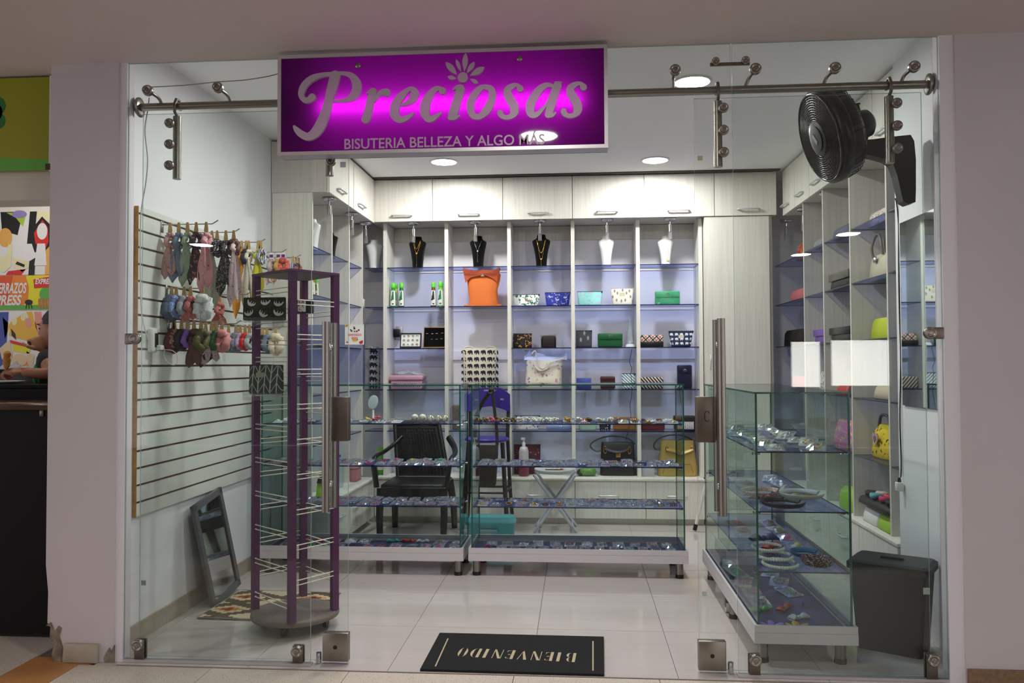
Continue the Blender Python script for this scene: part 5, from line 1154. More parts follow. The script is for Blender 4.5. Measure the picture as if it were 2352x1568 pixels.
strap(t, [(1520, 1026), (1510, 1032), (1502, 1027), (1504, 1016), (1517, 1005), (1538, 999), (1560, 999), (1580, 1004), (1594, 1014)], 3.40, mat('strap_dark', C(60, 64, 58), .35))
pouch('maroon polka dot bag behind the soap pump', (1179, 1022, 1241, 1090), S0, pattern('cloth_maroon', 'dots', C(84, 34, 46), [C(190, 140, 140)], 45, thr=.25), 3.46, .10, .02)
t = thing('pump_bottle', 'soap pump bottle with red lower half on the low shelf top', 'bottle', (oy(1203, 1096, 3.3).x, 3.32, S0)); xc = oy(1203, 1096, 3.3).x; h = oy(1203, 1027, 3.3).z-S0
MB().lathe([(.038, S0), (.041, S0+.006), (.041, S0+h*.45)], (xc, 3.32, 0), 20).build('lower_body', mat('bottle_wine', C(128, 42, 70), .3), t); MB().lathe([(.041, S0+h*.45), (.040, S0+h*.85), (.03, S0+h), (.016, S0+h*1.02)], (xc, 3.32, 0), 20).build('upper_body', mat('bottle_frost', C(196, 188, 196), .3), t)
MB().cyl((xc, 3.32, S0+h*1.02), (xc, 3.32, S0+h*1.16), .014, n=14).cyl((xc, 3.32, S0+h*1.16), (xc, 3.32, S0+h*1.26), .006, n=10).box(xc-.022, 3.312, S0+h*1.26, xc+.012, 3.328, S0+h*1.33).build('pump', white_p, t)
t = thing('cucumber_bag', 'green vegetables in a clear bag on the low shelf top', 'bag', (oy(1347, 1094, 3.3).x, 3.32, S0)); xc = oy(1350, 1094, 3.3).x
MB().lathe([(.0001, -.07), (.028, -.06), (.034, 0), (.03, .06), (.0001, .075)], (xc, 3.33, S0+.036), 14, 0, 'x').build('vegetable', mat('veg_green', C(110, 156, 76), .4, var=.4, vscale=30), t); MB().ell((xc-.055, 3.34, S0+.03), .035, .04, .03, 10, 7).build('herbs', mat('herb_dark', C(52, 62, 40), .7, bump=.9, bscale=80), t)
carton('small silver glitter box beside the gold handbag', (1474, 1072, 1503, 1090), S0, mat('box_silver', C(190, 190, 196), .35), 3.36, .07)
# left low shelf top
t = thing('spray_bottle', 'bright green spray bottle behind the black armchair', 'bottle', (oy(874, 1090, 3.35).x, 3.36, S0)); xc = oy(874, 1090, 3.35).x
MB().lathe([(.03, S0), (.033, S0+.008), (.033, S0+.13), (.02, S0+.17), (.012, S0+.18)], (xc, 3.36, 0), 18).build('body', mat('spray_green', C(96, 176, 60), .3), t); MB().cyl((xc, 3.36, S0+.18), (xc, 3.36, S0+.20), .015, n=12).box(xc-.03, 3.352, S0+.20, xc+.018, 3.368, S0+.225).build('trigger', mat('spray_cap', C(120, 200, 60), .4), t)
MB().lathe([(.0335, S0+.04), (.0335, S0+.10)], (xc, 3.36, 0), 18).build('label', lab_w, t)
t = thing('water_bottle', 'ribbed clear water bottle on the low left cabinet', 'bottle', (-1.80, 2.62, S0)); MB().lathe([(.035, S0)] + [(.036 + .003*(i % 2), S0+.02+.018*i) for i in range(9)] + [(.03, S0+.2), (.014, S0+.225)], (-1.80, 2.62, 0), 18).build('body', glass('bottle_clear', (.8, .9, .95), (.6, .75, .82), 2.5, .05, .2), t); MB().cyl((-1.80, 2.62, S0+.225), (-1.80, 2.62, S0+.245), .016, n=12).build('cap', mat('cap_blue', C(60, 90, 190), .4), t)
t = thing('gift_box', 'pink box on the low left cabinet by the corner', 'box', (-1.84, 2.97, S0)); MB().rbox(-1.92, 2.90, S0, -1.74, 3.05, S0+.10, .004).build('box', mat('box_pink', C(186, 120, 128), .6), t); MB().rbox(-1.924, 2.896, S0+.101, -1.736, 3.054, S0+.125, .004).build('lid', mat('box_pink_lid', C(206, 140, 146), .6), t)
t = thing('face_mirror', 'small white tabletop mirror at the left end of the top case shelf', 'mirror', (-1.41, 1.80, .93)); 
b = MB(); b.lathe([(.0001, .9306), (.03, .9308), (.03, .936), (.008, .942), (.007, 1.0)], (-1.335, 1.82, 0), 16); b.build('stand', white_p, t); MB().ell((-1.335, 1.815, 1.05), .034, .006, .048, 16, 10, 0, Matrix.Rotation(.3, 3, 'Y')).build('mirror_head', mat('mirror_back', C(200, 216, 218), .3), t)
# tablet of papers on the fourth left shelf behind the blue glass
carton('pale blue notebook box behind the blue glass sheet', (811, 850, 833, 893), S2, mat('box_lilac', C(130, 140, 200), .5), 3.38, .04)
t = thing('lime_pouch', 'lime green pouch on the low left cabinet', 'pouch', (-1.76, 2.18, S0)); loft(MB(), [(S0+.1*v, -1.78, 2.18, .045*(1-.1*v), .07*(1-.5*v)) for v in (0, .2, .6, 1)], 20, .6).build('body', mat('cloth_lime', C(170, 206, 60), .7), t); loft(MB(), [(S0+.1005+.05*v, -1.78, 2.18, .04*(1-.3*v), .06*(1-.6*v)) for v in (0, .5, 1)], 16, .6).build('dark_top', black_m, t)
# ---------------------------------------------------------------- left wall: slat panel, hooks, hair scarves
t = thing('slat_wall', 'white slatted display panel with brown grooves and a wooden edge on the left wall', 'display panel', (-2.07, 1.0, .59))
brown_g = mat('groove_brown', C(104, 74, 50), .7); edge_w = mat('raw_wood_edge', C(176, 132, 72), .7, var=.3, vscale=30)
slat_m = mat('slat_white', C(216, 220, 214), .35)
SX0, SX1, SY0, SY1 = -2.079, -2.060, .212, 1.945
MB().box(SX0, SY0, .59, SX0+.007, SY1, 2.05).build('backing', brown_g, t)
MB().box(SX0, SY0-.004, .588, SX1+.0005, SY0-.0005, 2.052).build('edge_strip', edge_w, t)
gz = [2.018 - .0802*i for i in range(18)]; tops = [2.05] + [g-.0055 for g in gz]; bots = [g+.0055 for g in gz] + [.59]
for a, b_ in zip(tops, bots): MB().box(SX0+.0072, SY0, b_, SX1, SY1, a).build('slat', slat_m, t)
hook_m = mat('hook_chrome', C(170, 168, 166), .3, 1.0)
HK = {}
def hook(k, Y, z, label, L=.29):
    t = thing('display_hook', label, 'hook', (SX1, Y, z)); HK[k] = (Y, z)
    MB().rbox(SX1+.0005, Y-.012, z-.045, SX1+.004, Y+.012, z+.012, .001, 0, 1).build('backplate', hook_m, t)
    MB().tube([(SX1+.004, Y, z-.006), (SX1+L*.5, Y, z-.006), (SX1+L-.03, Y, z-.006), (SX1+L, Y, z+.012)], .003, 7).build('prong', hook_m, t)
hook('a', .43, 2.005, 'chrome hook nearest the door in the top row of the slat wall')
hook('b', .69, 2.005, 'second chrome hook in the top row of the slat wall')
hook('c', 1.05, 2.005, 'third chrome hook in the top row of the slat wall')
hook('d', 1.40, 1.995, 'fourth chrome hook in the top row, holding tagged scrunchies')
hook('e', 1.66, 1.995, 'farthest chrome hook in the top row of the slat wall')
hook('f', .48, 1.69, 'chrome hook in the middle row holding blue and white scrunchies')
hook('g', .86, 1.69, 'second chrome hook in the middle row behind the long scarves')
hook('h', .50, 1.523, 'chrome hook nearest the door in the lowest filled row')
hook('i', .72, 1.523, 'second chrome hook in the lowest filled row')
hook('j', 1.03, 1.523, 'third chrome hook in the lowest filled row')
hook('k', 1.35, 1.523, 'farthest chrome hook in the lowest filled row')
def fl(n, base, cs, sc=70, thr=.3, kind='floral'): return pattern('scarf_' + n, kind, base, cs, sc, thr=thr, rough=.8)
SM = {
 'rosefl': fl('rosefl', C(196, 150, 146), [C(120, 70, 70), C(226, 200, 190)]), 'denim': mat('scarf_denim', C(112, 130, 152), .85), 'greenfl': fl('greenfl', C(150, 170, 144), [C(90, 120, 96), C(206, 190, 170)], 90),
 'blackfl': fl('blackfl', C(44, 40, 44), [C(200, 100, 108)], 40, .28), 'pinkpl': fl('pinkpl', C(222, 160, 168), [C(120, 90, 60)], 40, .2), 'bwdot': fl('bwdot', C(30, 30, 34), [C(220, 220, 224)], 110, .3, 'dots'), 'greyfl': fl('greyfl', C(186, 190, 176), [C(110, 130, 110), C(206, 160, 150)], 90),
 'brown': mat('scarf_brown', C(92, 54, 40), .4), 'lightpink': fl('lightpink', C(226, 204, 206), [C(110, 120, 150), C(190, 150, 170)], 45, .24), 'navy': mat('scarf_navy', C(36, 38, 54), .8), 'cream': fl('cream', C(222, 214, 196), [C(150, 140, 120)], 60, .22), 'zebra': fl('zebra', C(60, 62, 76), [C(206, 208, 214)], 120, .5, 'stripe'),
 'yellow': fl('yellow', C(216, 206, 60), [C(120, 120, 60)], 50, .2), 'orange': mat('scarf_orange', C(206, 138, 40), .7), 'blackw': fl('blackw', C(40, 38, 40), [C(206, 200, 196)], 70, .3), 'ochre': mat('scarf_ochre', C(200, 158, 80), .7), 'redfl': fl('redfl', C(196, 60, 56), [C(240, 214, 200)], 90, .34), 'bluestr': fl('bluestr', C(90, 110, 160), [C(206, 212, 226)], 90, .45, 'stripe'),
 'jean': mat('scarf_jean', C(92, 104, 124), .85, bump=.3, bscale=200), 'tiedye': fl('tiedye', C(120, 146, 206), [C(214, 222, 240)], 60, .35), 'grey': mat('scarf_grey', C(164, 170, 174), .8), 'redstr': fl('redstr', C(176, 72, 72), [C(206, 150, 146)], 240, .4, 'stripe'), 'whitedot': fl('whitedot', C(228, 232, 234), [C(96, 110, 124)], 100, .2, 'dots'),
 'wine': mat('scarf_wine', C(92, 30, 34), .6), 'rosebr': fl('rosebr', C(170, 128, 112), [C(214, 180, 166)], 70), 'black': mat('scarf_black', C(26, 26, 28), .6), 'purple': mat('scarf_purple', C(138, 94, 190), .5), 'olive': mat('scarf_olive', C(84, 84, 40), .5), 'satin': mat('scarf_satin', C(28, 84, 48), .25), 'blush': mat('scarf_blush', C(226, 150, 152), .6), 'teal': mat('scarf_teal', C(104, 154, 164), .7), 'velgrey': mat('scarf_velgrey', C(120, 124, 140), .5, bump=.5, bscale=90), 'red': mat('scarf_red', C(206, 36, 30), .35), 'lilac': mat('scarf_lilac', C(190, 164, 204), .6), 'ivory': fl('ivory', C(226, 216, 190), [C(196, 120, 140)], 50, .18), 'mauve': fl('mauve', C(196, 176, 178), [C(120, 96, 110)], 50, .24)}
def scrunchie(hk, px, py, m, label, size=.042, tails=0.0, clip=True, tag_=False, spread=.02):
    Y, z = HK[hk]; q = oy(px, py, Y); x = max(SX1+.03, min(q.x, SX1+.27)); zt = z-.009
    t = thing('scrunchie', label, 'scrunchie', (x, Y, zt)); M_ = SM[m]; r = random.Random(int(px*7+py))
    cl = .052
    if tag_: MB().box(x-.013, Y-.0055, zt-cl, x+.013, Y-.004, zt).build('header_card', lab_w, t); MB().box(x-.011, Y-.0062, zt-.03, x+.011, Y-.0057, zt-.012).build('purple_logo', head_m, t)
    elif clip: MB().prism([(x-.006, Y-.0075, zt+.012), (x+.006, Y-.0075, zt+.012), (x+.011, Y-.0075, zt-.03), (x+.006, Y-.0075, zt-cl), (x-.006, Y-.0075, zt-cl), (x-.011, Y-.0075, zt-.03)], (0, .004, 0)).build('kraft_clip', kraft, t)
    zc = zt-cl-size*.62; R_ = size*.72; rot = r.uniform(-.5, .5); b = MB(); n = 26
    pts, rr = [], []
    for i in range(n):
        a = 2*math.pi*i/n; k = 1 + .10*math.sin(9*a+r.random())
        fx, fy = (.62, .3*rot) if m in ('whitedot', 'ivory', 'blush', 'brown', 'redfl') else (.24, .8)
        pts.append((x+R_*fx*math.cos(a), Y + R_*fy*math.cos(a) + .008*math.sin(3*a), zc+R_*1.0*math.sin(a))); rr.append(size*(.36 if fx > .5 else .30)*(1+.22*math.sin(11*a)+r.uniform(-.08, .08)))
    b.tube(pts, rr, 9, closed=True); b.build('ruffled_ring', M_, t)
    if tails:
        zk = zc-R_*.7; MB().ell((x, Y-.018, zk), .014, .012, .012, 10, 6).build('knot', M_, t)
        for s in (-1, 1):
            L = tails*(1 if s < 0 else r.uniform(.72, .95)); w = .016+r.uniform(0, .006); ph = r.random()*6
            def f(u, v, s=s, L=L, w=w, ph=ph):
                ww = w*(.35+.9*min(1, v*2.2))*(1 if v < .82 else max(.06, (1-v)/.18))
                return V((x + s*(.004+spread*v) + (u-.5)*2*ww, Y-.02 - .006*math.sin(3*v+ph) + .006*math.sin(u*6+ph)*(v > .05), zk - L*v))
            MB().grid(f, 4, 12).grid(lambda u, v, f=f: f(1-u, v)+V((0, .002, 0)), 4, 12).build('tail', M_, t)
    return t
S_ = scrunchie
S_('a', 392, 520, 'rosefl', 'dusty pink floral scrunchie with scarf tails, closest to the wall on the first hook', .044, .17)
S_('a', 412, 520, 'denim', 'grey blue scrunchie with scarf tails, second on the first top hook', .042, .19)
S_('a', 432, 520, 'greenfl', 'sage green floral scrunchie with long tails on the first top hook', .042, .21)
S_('a', 452, 518, 'blackfl', 'black scrunchie with red flowers and long tails on the first top hook', .044, .20)
S_('a', 475, 518, 'pinkpl', 'pink scarf scrunchie hanging from the tip of the first top hook', .036, .25)
S_('b', 488, 534, 'greyfl', 'pale grey floral scarf scrunchie with very long tails on the second top hook', .04, .36)
S_('b', 500, 534, 'bwdot', 'black and white dotted scrunchie on the second top hook', .048)
S_('b', 520, 536, 'blackw', 'black scrunchie with white specks in the middle of the second top hook', .04, .24)
S_('b', 538, 534, 'brown', 'dark brown satin scrunchie near the tip of the second top hook', .046)
S_('b', 546, 538, 'lightpink', 'pale pink floral scarf scrunchie with the longest tails, second top hook', .038, .30, False)
S_('c', 556, 556, 'orange', 'orange scarf scrunchie with long tails on the third top hook', .038, .34)
S_('c', 572, 556, 'cream', 'cream floral scarf scrunchie with long tails on the third top hook', .038, .27)
S_('c', 566, 556, 'navy', 'navy scrunchie with ears on the third top hook', .048)
S_('c', 594, 558, 'yellow', 'yellow scarf scrunchie with long tails on the third top hook', .038, .27)
S_('c', 600, 556, 'zebra', 'dark striped scrunchie at the tip of the third top hook', .046)
S_('d', 624, 580, 'mauve', 'pale mauve scrunchie with a white header card', .044, .10, tag_=True)
S_('d', 640, 580, 'ochre', 'mustard scrunchie with short tails and a white header card', .044, .08, tag_=True)
S_('d', 656, 580, 'redfl', 'red flowered scrunchie with a white header card', .05, .06, tag_=True)
S_('e', 674, 596, 'bluestr', 'blue striped scrunchie on the farthest top hook', .05)
S_('e', 684, 598, 'navy', 'dark navy scrunchie on the farthest top hook', .046)
S_('e', 696, 598, 'redstr', 'red and white striped scrunchie on the farthest top hook', .046, .05, tag_=True)
S_('e', 706, 600, 'grey', 'pale grey scrunchie at the tip of the farthest top hook', .04, tag_=True)
S_('f', 394, 672, 'jean', 'large slate blue scrunchie closest to the wall on the middle row hook', .068)
S_('f', 406, 672, 'tiedye', 'blue and white tie-dye scrunchie on the middle row hook', .058)
S_('f', 424, 672, 'grey', 'light grey scrunchie on the middle row hook', .054, .02)
S_('f', 439, 672, 'redstr', 'red striped scrunchie with short tails on the middle row hook', .046, .06)
S_('f', 466, 670, 'whitedot', 'large white dotted scrunchie at the front of the middle row hook', .066)
S_('g', 505, 685, 'redstr', 'red striped scarf scrunchie behind the long scarves', .04, .10)
S_('h', 390, 742, 'wine', 'dark wine red scrunchie closest to the wall in the lowest filled row', .064)
S_('h', 402, 742, 'rosebr', 'rose brown scrunchie, second in the lowest filled row', .054)
S_('h', 418, 742, 'black', 'black scrunchie, third in the lowest filled row', .056)
S_('h', 432, 742, 'purple', 'bright purple scrunchie in the lowest filled row', .048)
S_('h', 447, 742, 'brown', 'brown scrunchie with long pointed tails in the lowest filled row', .05, .12)
S_('h', 463, 742, 'olive', 'olive green scrunchie in the lowest filled row', .058)
S_('i', 474, 748, 'blackfl', 'black flowered scrunchie with pointed tails in the lowest filled row', .05, .12)
S_('i', 487, 748, 'mauve', 'mauve scrunchie with two wide pointed tails in the lowest filled row', .05, .11, spread=.03)
S_('i', 497, 748, 'satin', 'dark green satin scrunchie in the lowest filled row', .056)
S_('i', 511, 748, 'blush', 'pink scrunchie in the lowest filled row', .058)
S_('j', 526, 754, 'teal', 'dusty teal scrunchie in the lowest filled row', .056)
S_('j', 543, 754, 'velgrey', 'grey velvet scrunchie in the lowest filled row', .058)
S_('j', 553, 754, 'lilac', 'lilac scrunchie in the lowest filled row', .05)
S_('j', 564, 754, 'red', 'shiny red scrunchie in the lowest filled row', .052)
S_('j', 574, 756, 'grey', 'silver grey scrunchie in the lowest filled row beside the rack post', .048)
S_('k', 604, 762, 'black', 'black scrunchie behind the purple rack in the lowest filled row', .05)
S_('k', 614, 762, 'denim', 'blue denim scrunchie behind the purple rack', .054)
S_('k', 634, 760, 'ivory', 'ivory scrunchie with pink specks behind the purple rack', .064)
# charger on the slat wall with a loop of cable
t = thing('wall_charger', 'white oblong charger with a dark slot on the slat wall', 'charger', (SX1, ox(352, 782, SX1).y, 1.43)); q = ox(352, 782, SX1+.02)
MB().rbox(SX1+.001, q.y-.028, q.z-.058, SX1+.03, q.y+.034, q.z+.062, .012, 0, 3).build('shell', white_p, t); MB().rbox(SX1+.0305, q.y-.004, q.z-.032, SX1+.032, q.y+.028, q.z+.036, .0005, 0, 1).build('dark_slot', black_p, t)
MB().rbox(SX1+.033, q.y+.005, q.z-.046, SX1+.055, q.y+.04, q.z-.022, .003).build('plug', white_p, t)
o = MB().tube(spline([tuple(oy(a, b_, q.y+.03)) for a, b_ in ((368, 800), (378, 802), (376, 815), (384, 830), (398, 838), (407, 832), (406, 815), (396, 805), (380, 803))], 6), .0018, 6).build('cable', bpy.data.materials['white_cable']); recenter(o, (SX1+.06, q.y+.03, q.z-.03)); tag(o, 'loop of thin white cable below the charger on the slat wall', 'cable')
# leaning mirror
t = thing('leaning_mirror', 'narrow grey framed mirror leaning on the left wall', 'mirror', (-1.96, .98, 0))
tl, tr, bl_, br_ = ox(440, 1150, -2.03), ox(512, 1123, -2.03), ox(486, 1390, -1.955), ox(546, 1354, -1.955)
bl_.z = br_.z = .004; tz = (tl.z+tr.z)/2; bl_.y, br_.y = .81, 1.155; y0, y1 = .77, 1.135
A0, A1, B0, B1 = V((-1.955, .81, .004)), V((-1.955, 1.155, .004)), V((-2.04, tl.y, tl.z-.01)), V((-2.04, tr.y, tr.z-.01))
e1 = (A1-A0).normalized(); e2 = ((B0+B1)/2-(A0+A1)/2); Hm = e2.length; e2.normalize(); e1 = (e1 - e2*e1.dot(e2)).normalized(); nrm = e1.cross(e2); nrm = nrm if nrm.x > 0 else -nrm
ctr = (A0+A1+B0+B1)/4; Wm = ((A1-A0).length + (B1-B0).length)/2; Rm = Matrix((e1, e2, nrm)).transposed(); fm = mat('mirror_frame_grey', C(92, 94, 98), .45)
b = MB()
for a, bb, sx, sy in ((0, .5, .035, 1), (1, .5, .035, 1), (.5, 0, 1, .035), (.5, 1, 1, .035)):
    sx2 = Wm if sx == 1 else sx; sy2 = Hm if sy == 1 else sy
    b.obox(ctr + e1*((a-.5)*(Wm-.035)) + e2*((bb-.5)*(Hm-.035)), sx2, sy2, .02, Rm)
b.build('frame', fm, t); MB().obox(ctr - nrm*.002, Wm-.05, Hm-.05, .008, Rm).build('mirror_glass', mat('mirror_silver', C(200, 206, 206), .03, 1.0), t)
# kilim mat
t = thing('rug', 'small kilim mat with brown, cream and orange zigzags below the mirror', 'rug', (-1.67, .86, 0))
kl = mk('kilim'); m, nt, p, out = kl; p.inputs['Roughness'].default_value = .95
tc = nd(nt, 'ShaderNodeTexCoord'); sp = nd(nt, 'ShaderNodeSeparateXYZ'); nt.links.new(tc.outputs['Object'], sp.inputs[0])
def mth(op, a, b=None):
    n = nd(nt, 'ShaderNodeMath', operation=op)
    for i, q in enumerate((a, b)):
        if q is None: continue
        if isinstance(q, (int, float)): n.inputs[i].default_value = q
        else: nt.links.new(q, n.inputs[i])
    return n.outputs[0]
def step(v, s): return mth('DIVIDE', mth('FLOOR', mth('MULTIPLY', v, s)), s)
X_, Y_ = step(sp.outputs[0], 32), step(sp.outputs[1], 60)
dx = mth('ABSOLUTE', mth('SUBTRACT', mth('FRACT', mth('MULTIPLY', X_, 2.6)), .5)); dy = mth('ABSOLUTE', mth('SUBTRACT', mth('FRACT', mth('MULTIPLY', Y_, 4.4)), .5))
dd = mth('ADD', dx, dy); cur = None
for thr, c in ((2, C(208, 192, 158)), (.62, C(92, 72, 58)), (.34, C(208, 192, 158)), (.20, C(196, 120, 44)), (.10, C(110, 40, 34))):
    mx = nd(nt, 'ShaderNodeMix', data_type='RGBA'); nt.links.new(mth('LESS_THAN', dd, thr), mx.inputs['Factor'])
    if cur is None: mx.inputs[6].default_value = c
    else: nt.links.new(cur, mx.inputs[6])
    mx.inputs[7].default_value = c; cur = mx.outputs[2]
nt.links.new(cur, p.inputs['Base Color'])
cs = [oz(431, 1416, 0), oz(702, 1424, 0), oz(690, 1352, 0), oz(556, 1350, 0)]; cs = [V((q.x, q.y, .0005)) for q in cs]; cs[0].x = max(cs[0].x, -2.0); cs[3] = V((cs[0].x+.015, cs[2].y, .0005)) if cs[3].x < cs[0].x else cs[3]
cs = [V((-1.985, .60, .0006)), V((-1.33, .575, .0006)), V((-1.31, 1.10, .0006)), V((-1.93, 1.13, .0006))]
cs = [V((-1.945, .605, .0006)), V((-1.36, .585, .0006)), V((-1.345, 1.10, .0006)), V((-1.93, 1.12, .0006))]
MB().prism(cs, (0, 0, .008)).build('pile', m, t)
b = MB(); b.tube([q + V((0, 0, .0055)) for q in cs], .0048, 6, closed=True); b.build('piping', mat('piping_grey', C(150, 152, 140), .8), t)
# ---------------------------------------------------------------- purple rotating rack
prp = mat('rack_purple', C(84, 24, 80), .5, var=.15, vscale=30); prp_d = mat('rack_top_grey', C(120, 108, 112), .6)
wire_m = mat('wire_white', C(226, 222, 206), .35)
t = thing('display_rack', 'tall purple four post rack with white wire arms on a round base', 'display rack', (-1.40, .51, 0))
P4 = {'L': (-1.605, .51), 'F': (-1.345, .30), 'R': (-1.205, .52), 'B': (-1.44, .745)}
zt0 = 1.742
MB().lathe([(.0001, .055), (.195, .055), (.212, .06), (.215, .07), (.212, .082), (.2, .086), (.0001, .086)], (-1.40, .51, 0), 40).build('round_base', mat('rack_base_grey', C(112, 100, 96), .6, var=.15, vscale=20), t)
for a in (.1, 3.2, 4.7):
    x, y = -1.40+.15*math.cos(a), .51+.15*math.sin(a); MB().cyl((x-.01, y, .026), (x+.01, y, .026), .026, n=16).box(x-.014, y-.012, .03, x+.014, y+.012, .055).build('caster', black_p, t)
o45 = Matrix.Rotation(.72, 3, 'Z')
for k, (x, y) in P4.items():
    b = MB(); b.obox((x, y, (.087+zt0)/2), .033, .033, zt0-.087, o45); b.build('post', prp, t)
cx_, cy_ = -1.40, .52
cs = [V(P4[k]+(zt0+.0005,)) for k in 'LFRB']; cen = sum(cs, V((0, 0, 0)))/4; cs = [cen + (c-cen)*1.12 for c in cs]
b = MB(); b.prism(cs, (0, 0, .012)); b.build('top_plate', prp, t)
b = MB(); b.prism([cen + (c-cen)*.97 + V((0, 0, -.001)) for c in cs], (0, 0, .0008)); b.build('top_underside', prp_d, t)
for i in range(10):
    for (k0, k1, dz) in (('L', 'F', 0), ('L', 'B', -.078), ('F', 'R', -.06), ('B', 'R', -.10)):
        z = 1.668 - .166*i + dz; a, c = V(P4[k0]+(z,)), V(P4[k1]+(z,)); d = (c-a).normalized(); a += d*.018; c -= d*.018
        nrm = V((d.y, -d.x, 0)); b = MB()
        if nrm.dot(V((a.x+c.x, a.y+c.y, 0))/2 - V((cx_, cy_, 0))) < 0: nrm = -nrm
        nrm *= .012
        if z < .12: continue
        b.tube([a+nrm*.4, a+nrm, c+nrm, c+nrm*.4], .0028, 6); b.tube([a+nrm*.4+V((0, 0, -.022)), a+nrm+V((0, 0, -.022)), c+nrm+V((0, 0, -.022)), c+nrm*.4+V((0, 0, -.022))], .0028, 6); b.build('wire_arm', wire_m, t)
# pouches sitting in clear holders on the rack, facing the mall
def rackpouch(label, px, y, m, pr=None, lab=None, tag_m=None):
    x0, x1, z0, z1 = rect(*px, y-.03); h = z1-z0; R = rows_pouch(x0, x1, z0, h, y, .07, .03); t = thing('pouch', label, 'pouch', ((x0+x1)/2, y, z0))
    loft(MB(), R, 28).build('body', m, t); MB().box(x0+.004, y-.004, z0+h-.002, x1-.004, y+.004, z0+h+.003).build('zipper', tag_m or zip_m, t); f = front_of(R)
    if pr: prints(t, pr[0], [(x0+(x1-x0)*u, z0+h*v) for u, v in pr[1]], pr[2], f, pr[3], pr[4], True)
    if lab: xc = x0+(x1-x0)*.36; zc = z0+h*.66; MB().box(xc-.02, f(xc, zc)-.003, zc-.012, xc+.022, f(xc, zc)-.0015, zc+.012).build('sewn_label', lab, t)
    return t, (x0, x1, z0, z1)
def tray(label, x0, x1, z, y):
    o = MB().rbox(x0-.01, y-.05, z-.006, x1+.01, y+.045, z-.001, .002).rbox(x0-.01, y-.056, z-.03, x1+.01, y-.051, z+.012, .001, 0, 1).build('clear_tray', acrylic); recenter(o, ((x0+x1)/2, y, z-.006)); tag(o, label, 'tray')
sl = pattern('cloth_sloth', 'floral', C(28, 28, 26), [C(150, 96, 50), C(150, 150, 110), C(90, 110, 70)], 85, thr=.2)
_, (x0, x1, z0, z1) = rackpouch('black pouch printed with pale sloths on the purple rack', (553, 683, 652, 735), .33, sl, (SLOTH, [(.2, .75), (.55, .78), (.18, .3), (.52, .25), (.85, .3), (.85, .72)], .024, mat('print_sloth', C(198, 202, 200), .8), 'printed_sloths'))
tray('clear acrylic tray under the sloth print pouch on the purple rack', x0, x1, z0, .33)
hb_ = pattern('cloth_herringbone', 'chevron', C(62, 68, 64), [C(176, 180, 172)], 17, thr=.13)
_, (x0, x1, z0, z1) = rackpouch('dark grey pouch with a pale leaf vein print on the purple rack', (567, 839, 646, 904), .295, hb_, None, mat('sewn_tag3', C(150, 150, 130), .8))
tray('clear acrylic tray under the leaf vein pouch on the purple rack', x0, x1, z0, .295)
_, q = rackpouch('dark pouch with a white polka dot panel behind the right side of the rack', (660, 688, 716, 718), .62, mat('cloth_inknavy', C(30, 30, 44), .7))
xm = (q[0]+q[1])/2; MB().rbox(xm-.005, .576, q[2]+.004, xm+.035, .5825, q[3]-.004, .001, 0, 1).build('dotted_panel', pattern('cloth_polka', 'dots', C(228, 226, 230), [C(180, 70, 90), C(70, 80, 150)], 60, thr=.28), _)
t, q = rackpouch('white and red printed pouch on the back arms of the rack', (634, 690, 650, 735), .55, pattern('cloth_redwhite', 'floral', C(226, 222, 226), [C(206, 60, 56), C(80, 130, 150)], 40, thr=.3))
# blue glass sheet standing on the left case with the notice stuck on it
yb = 1.90; a, c = oy(578, 746, yb), oy(838, 746, yb); 
o = MB().box(-1.93, yb, 1.1735, c.x, yb+.008, (a.z+c.z)/2, 0, 1).build('blue_glass_sheet', [blue_sheet, blue_e]); recenter(o, ((a.x+c.x)/2, yb, 1.1735)); tag(o, 'blue tinted glass sheet standing upright on the left glass case', 'glass sheet')
x0, x1, z0, z1 = rect(792, 745, 836, 791, yb-.004)
t = thing('notice', 'square white notice reading RENOVADO 2022 on the blue glass sheet', 'notice', ((x0+x1)/2, yb-.002, z0)); MB().box(x0, yb-.0018, z0, x1, yb-.0006, z1).build('paper', lab_w, t)
W, H = x1-x0, z1-z0; rd = mat('notice_red', C(206, 40, 44), .6); yl = mat('notice_yellow', C(230, 180, 50), .6); gr = mat('notice_green', C(70, 120, 60), .6); dk = mat('notice_dark', C(60, 50, 50), .6)
text('notice_word', 'RENOVADO', x0+W*.16, yb-.0028, z0+H*.43, W*.70, H*.11, rd, t, .0008, .02); text('notice_year', '2022', x0+W*.34, yb-.0028, z0+H*.27, W*.33, H*.11, rd, t, .0008, .02)
def blob(pts, s, m, n): 
    b = MB()
    for u, v, k in pts: b.prism([(x0+W*u+s*k*math.cos(i*.785), yb-.0026, z0+H*v+s*k*.8*math.sin(i*.785)) for i in range(8)], (0, .0006, 0))
    b.build(n, m, t, kind='stuff')
blob([(.07, .93, 1.1), (.13, .96, .7), (.46, .22, 1.2), (.58, .21, 1)], .009, yl, 'yellow_flowers'); blob([(.84, .10, 1.5), (.12, .12, .8), (.62, .66, .9)], .009, rd, 'red_flowers'); blob([(.35, .68, 1), (.5, .66, .8), (.9, .17, .8), (.66, .24, .6)], .008, gr, 'leaves'); blob([(.5, .80, 1), (.48, .87, .7), (.3, .74, .7), (.72, .72, .9)], .008, dk, 'figure_drawing')
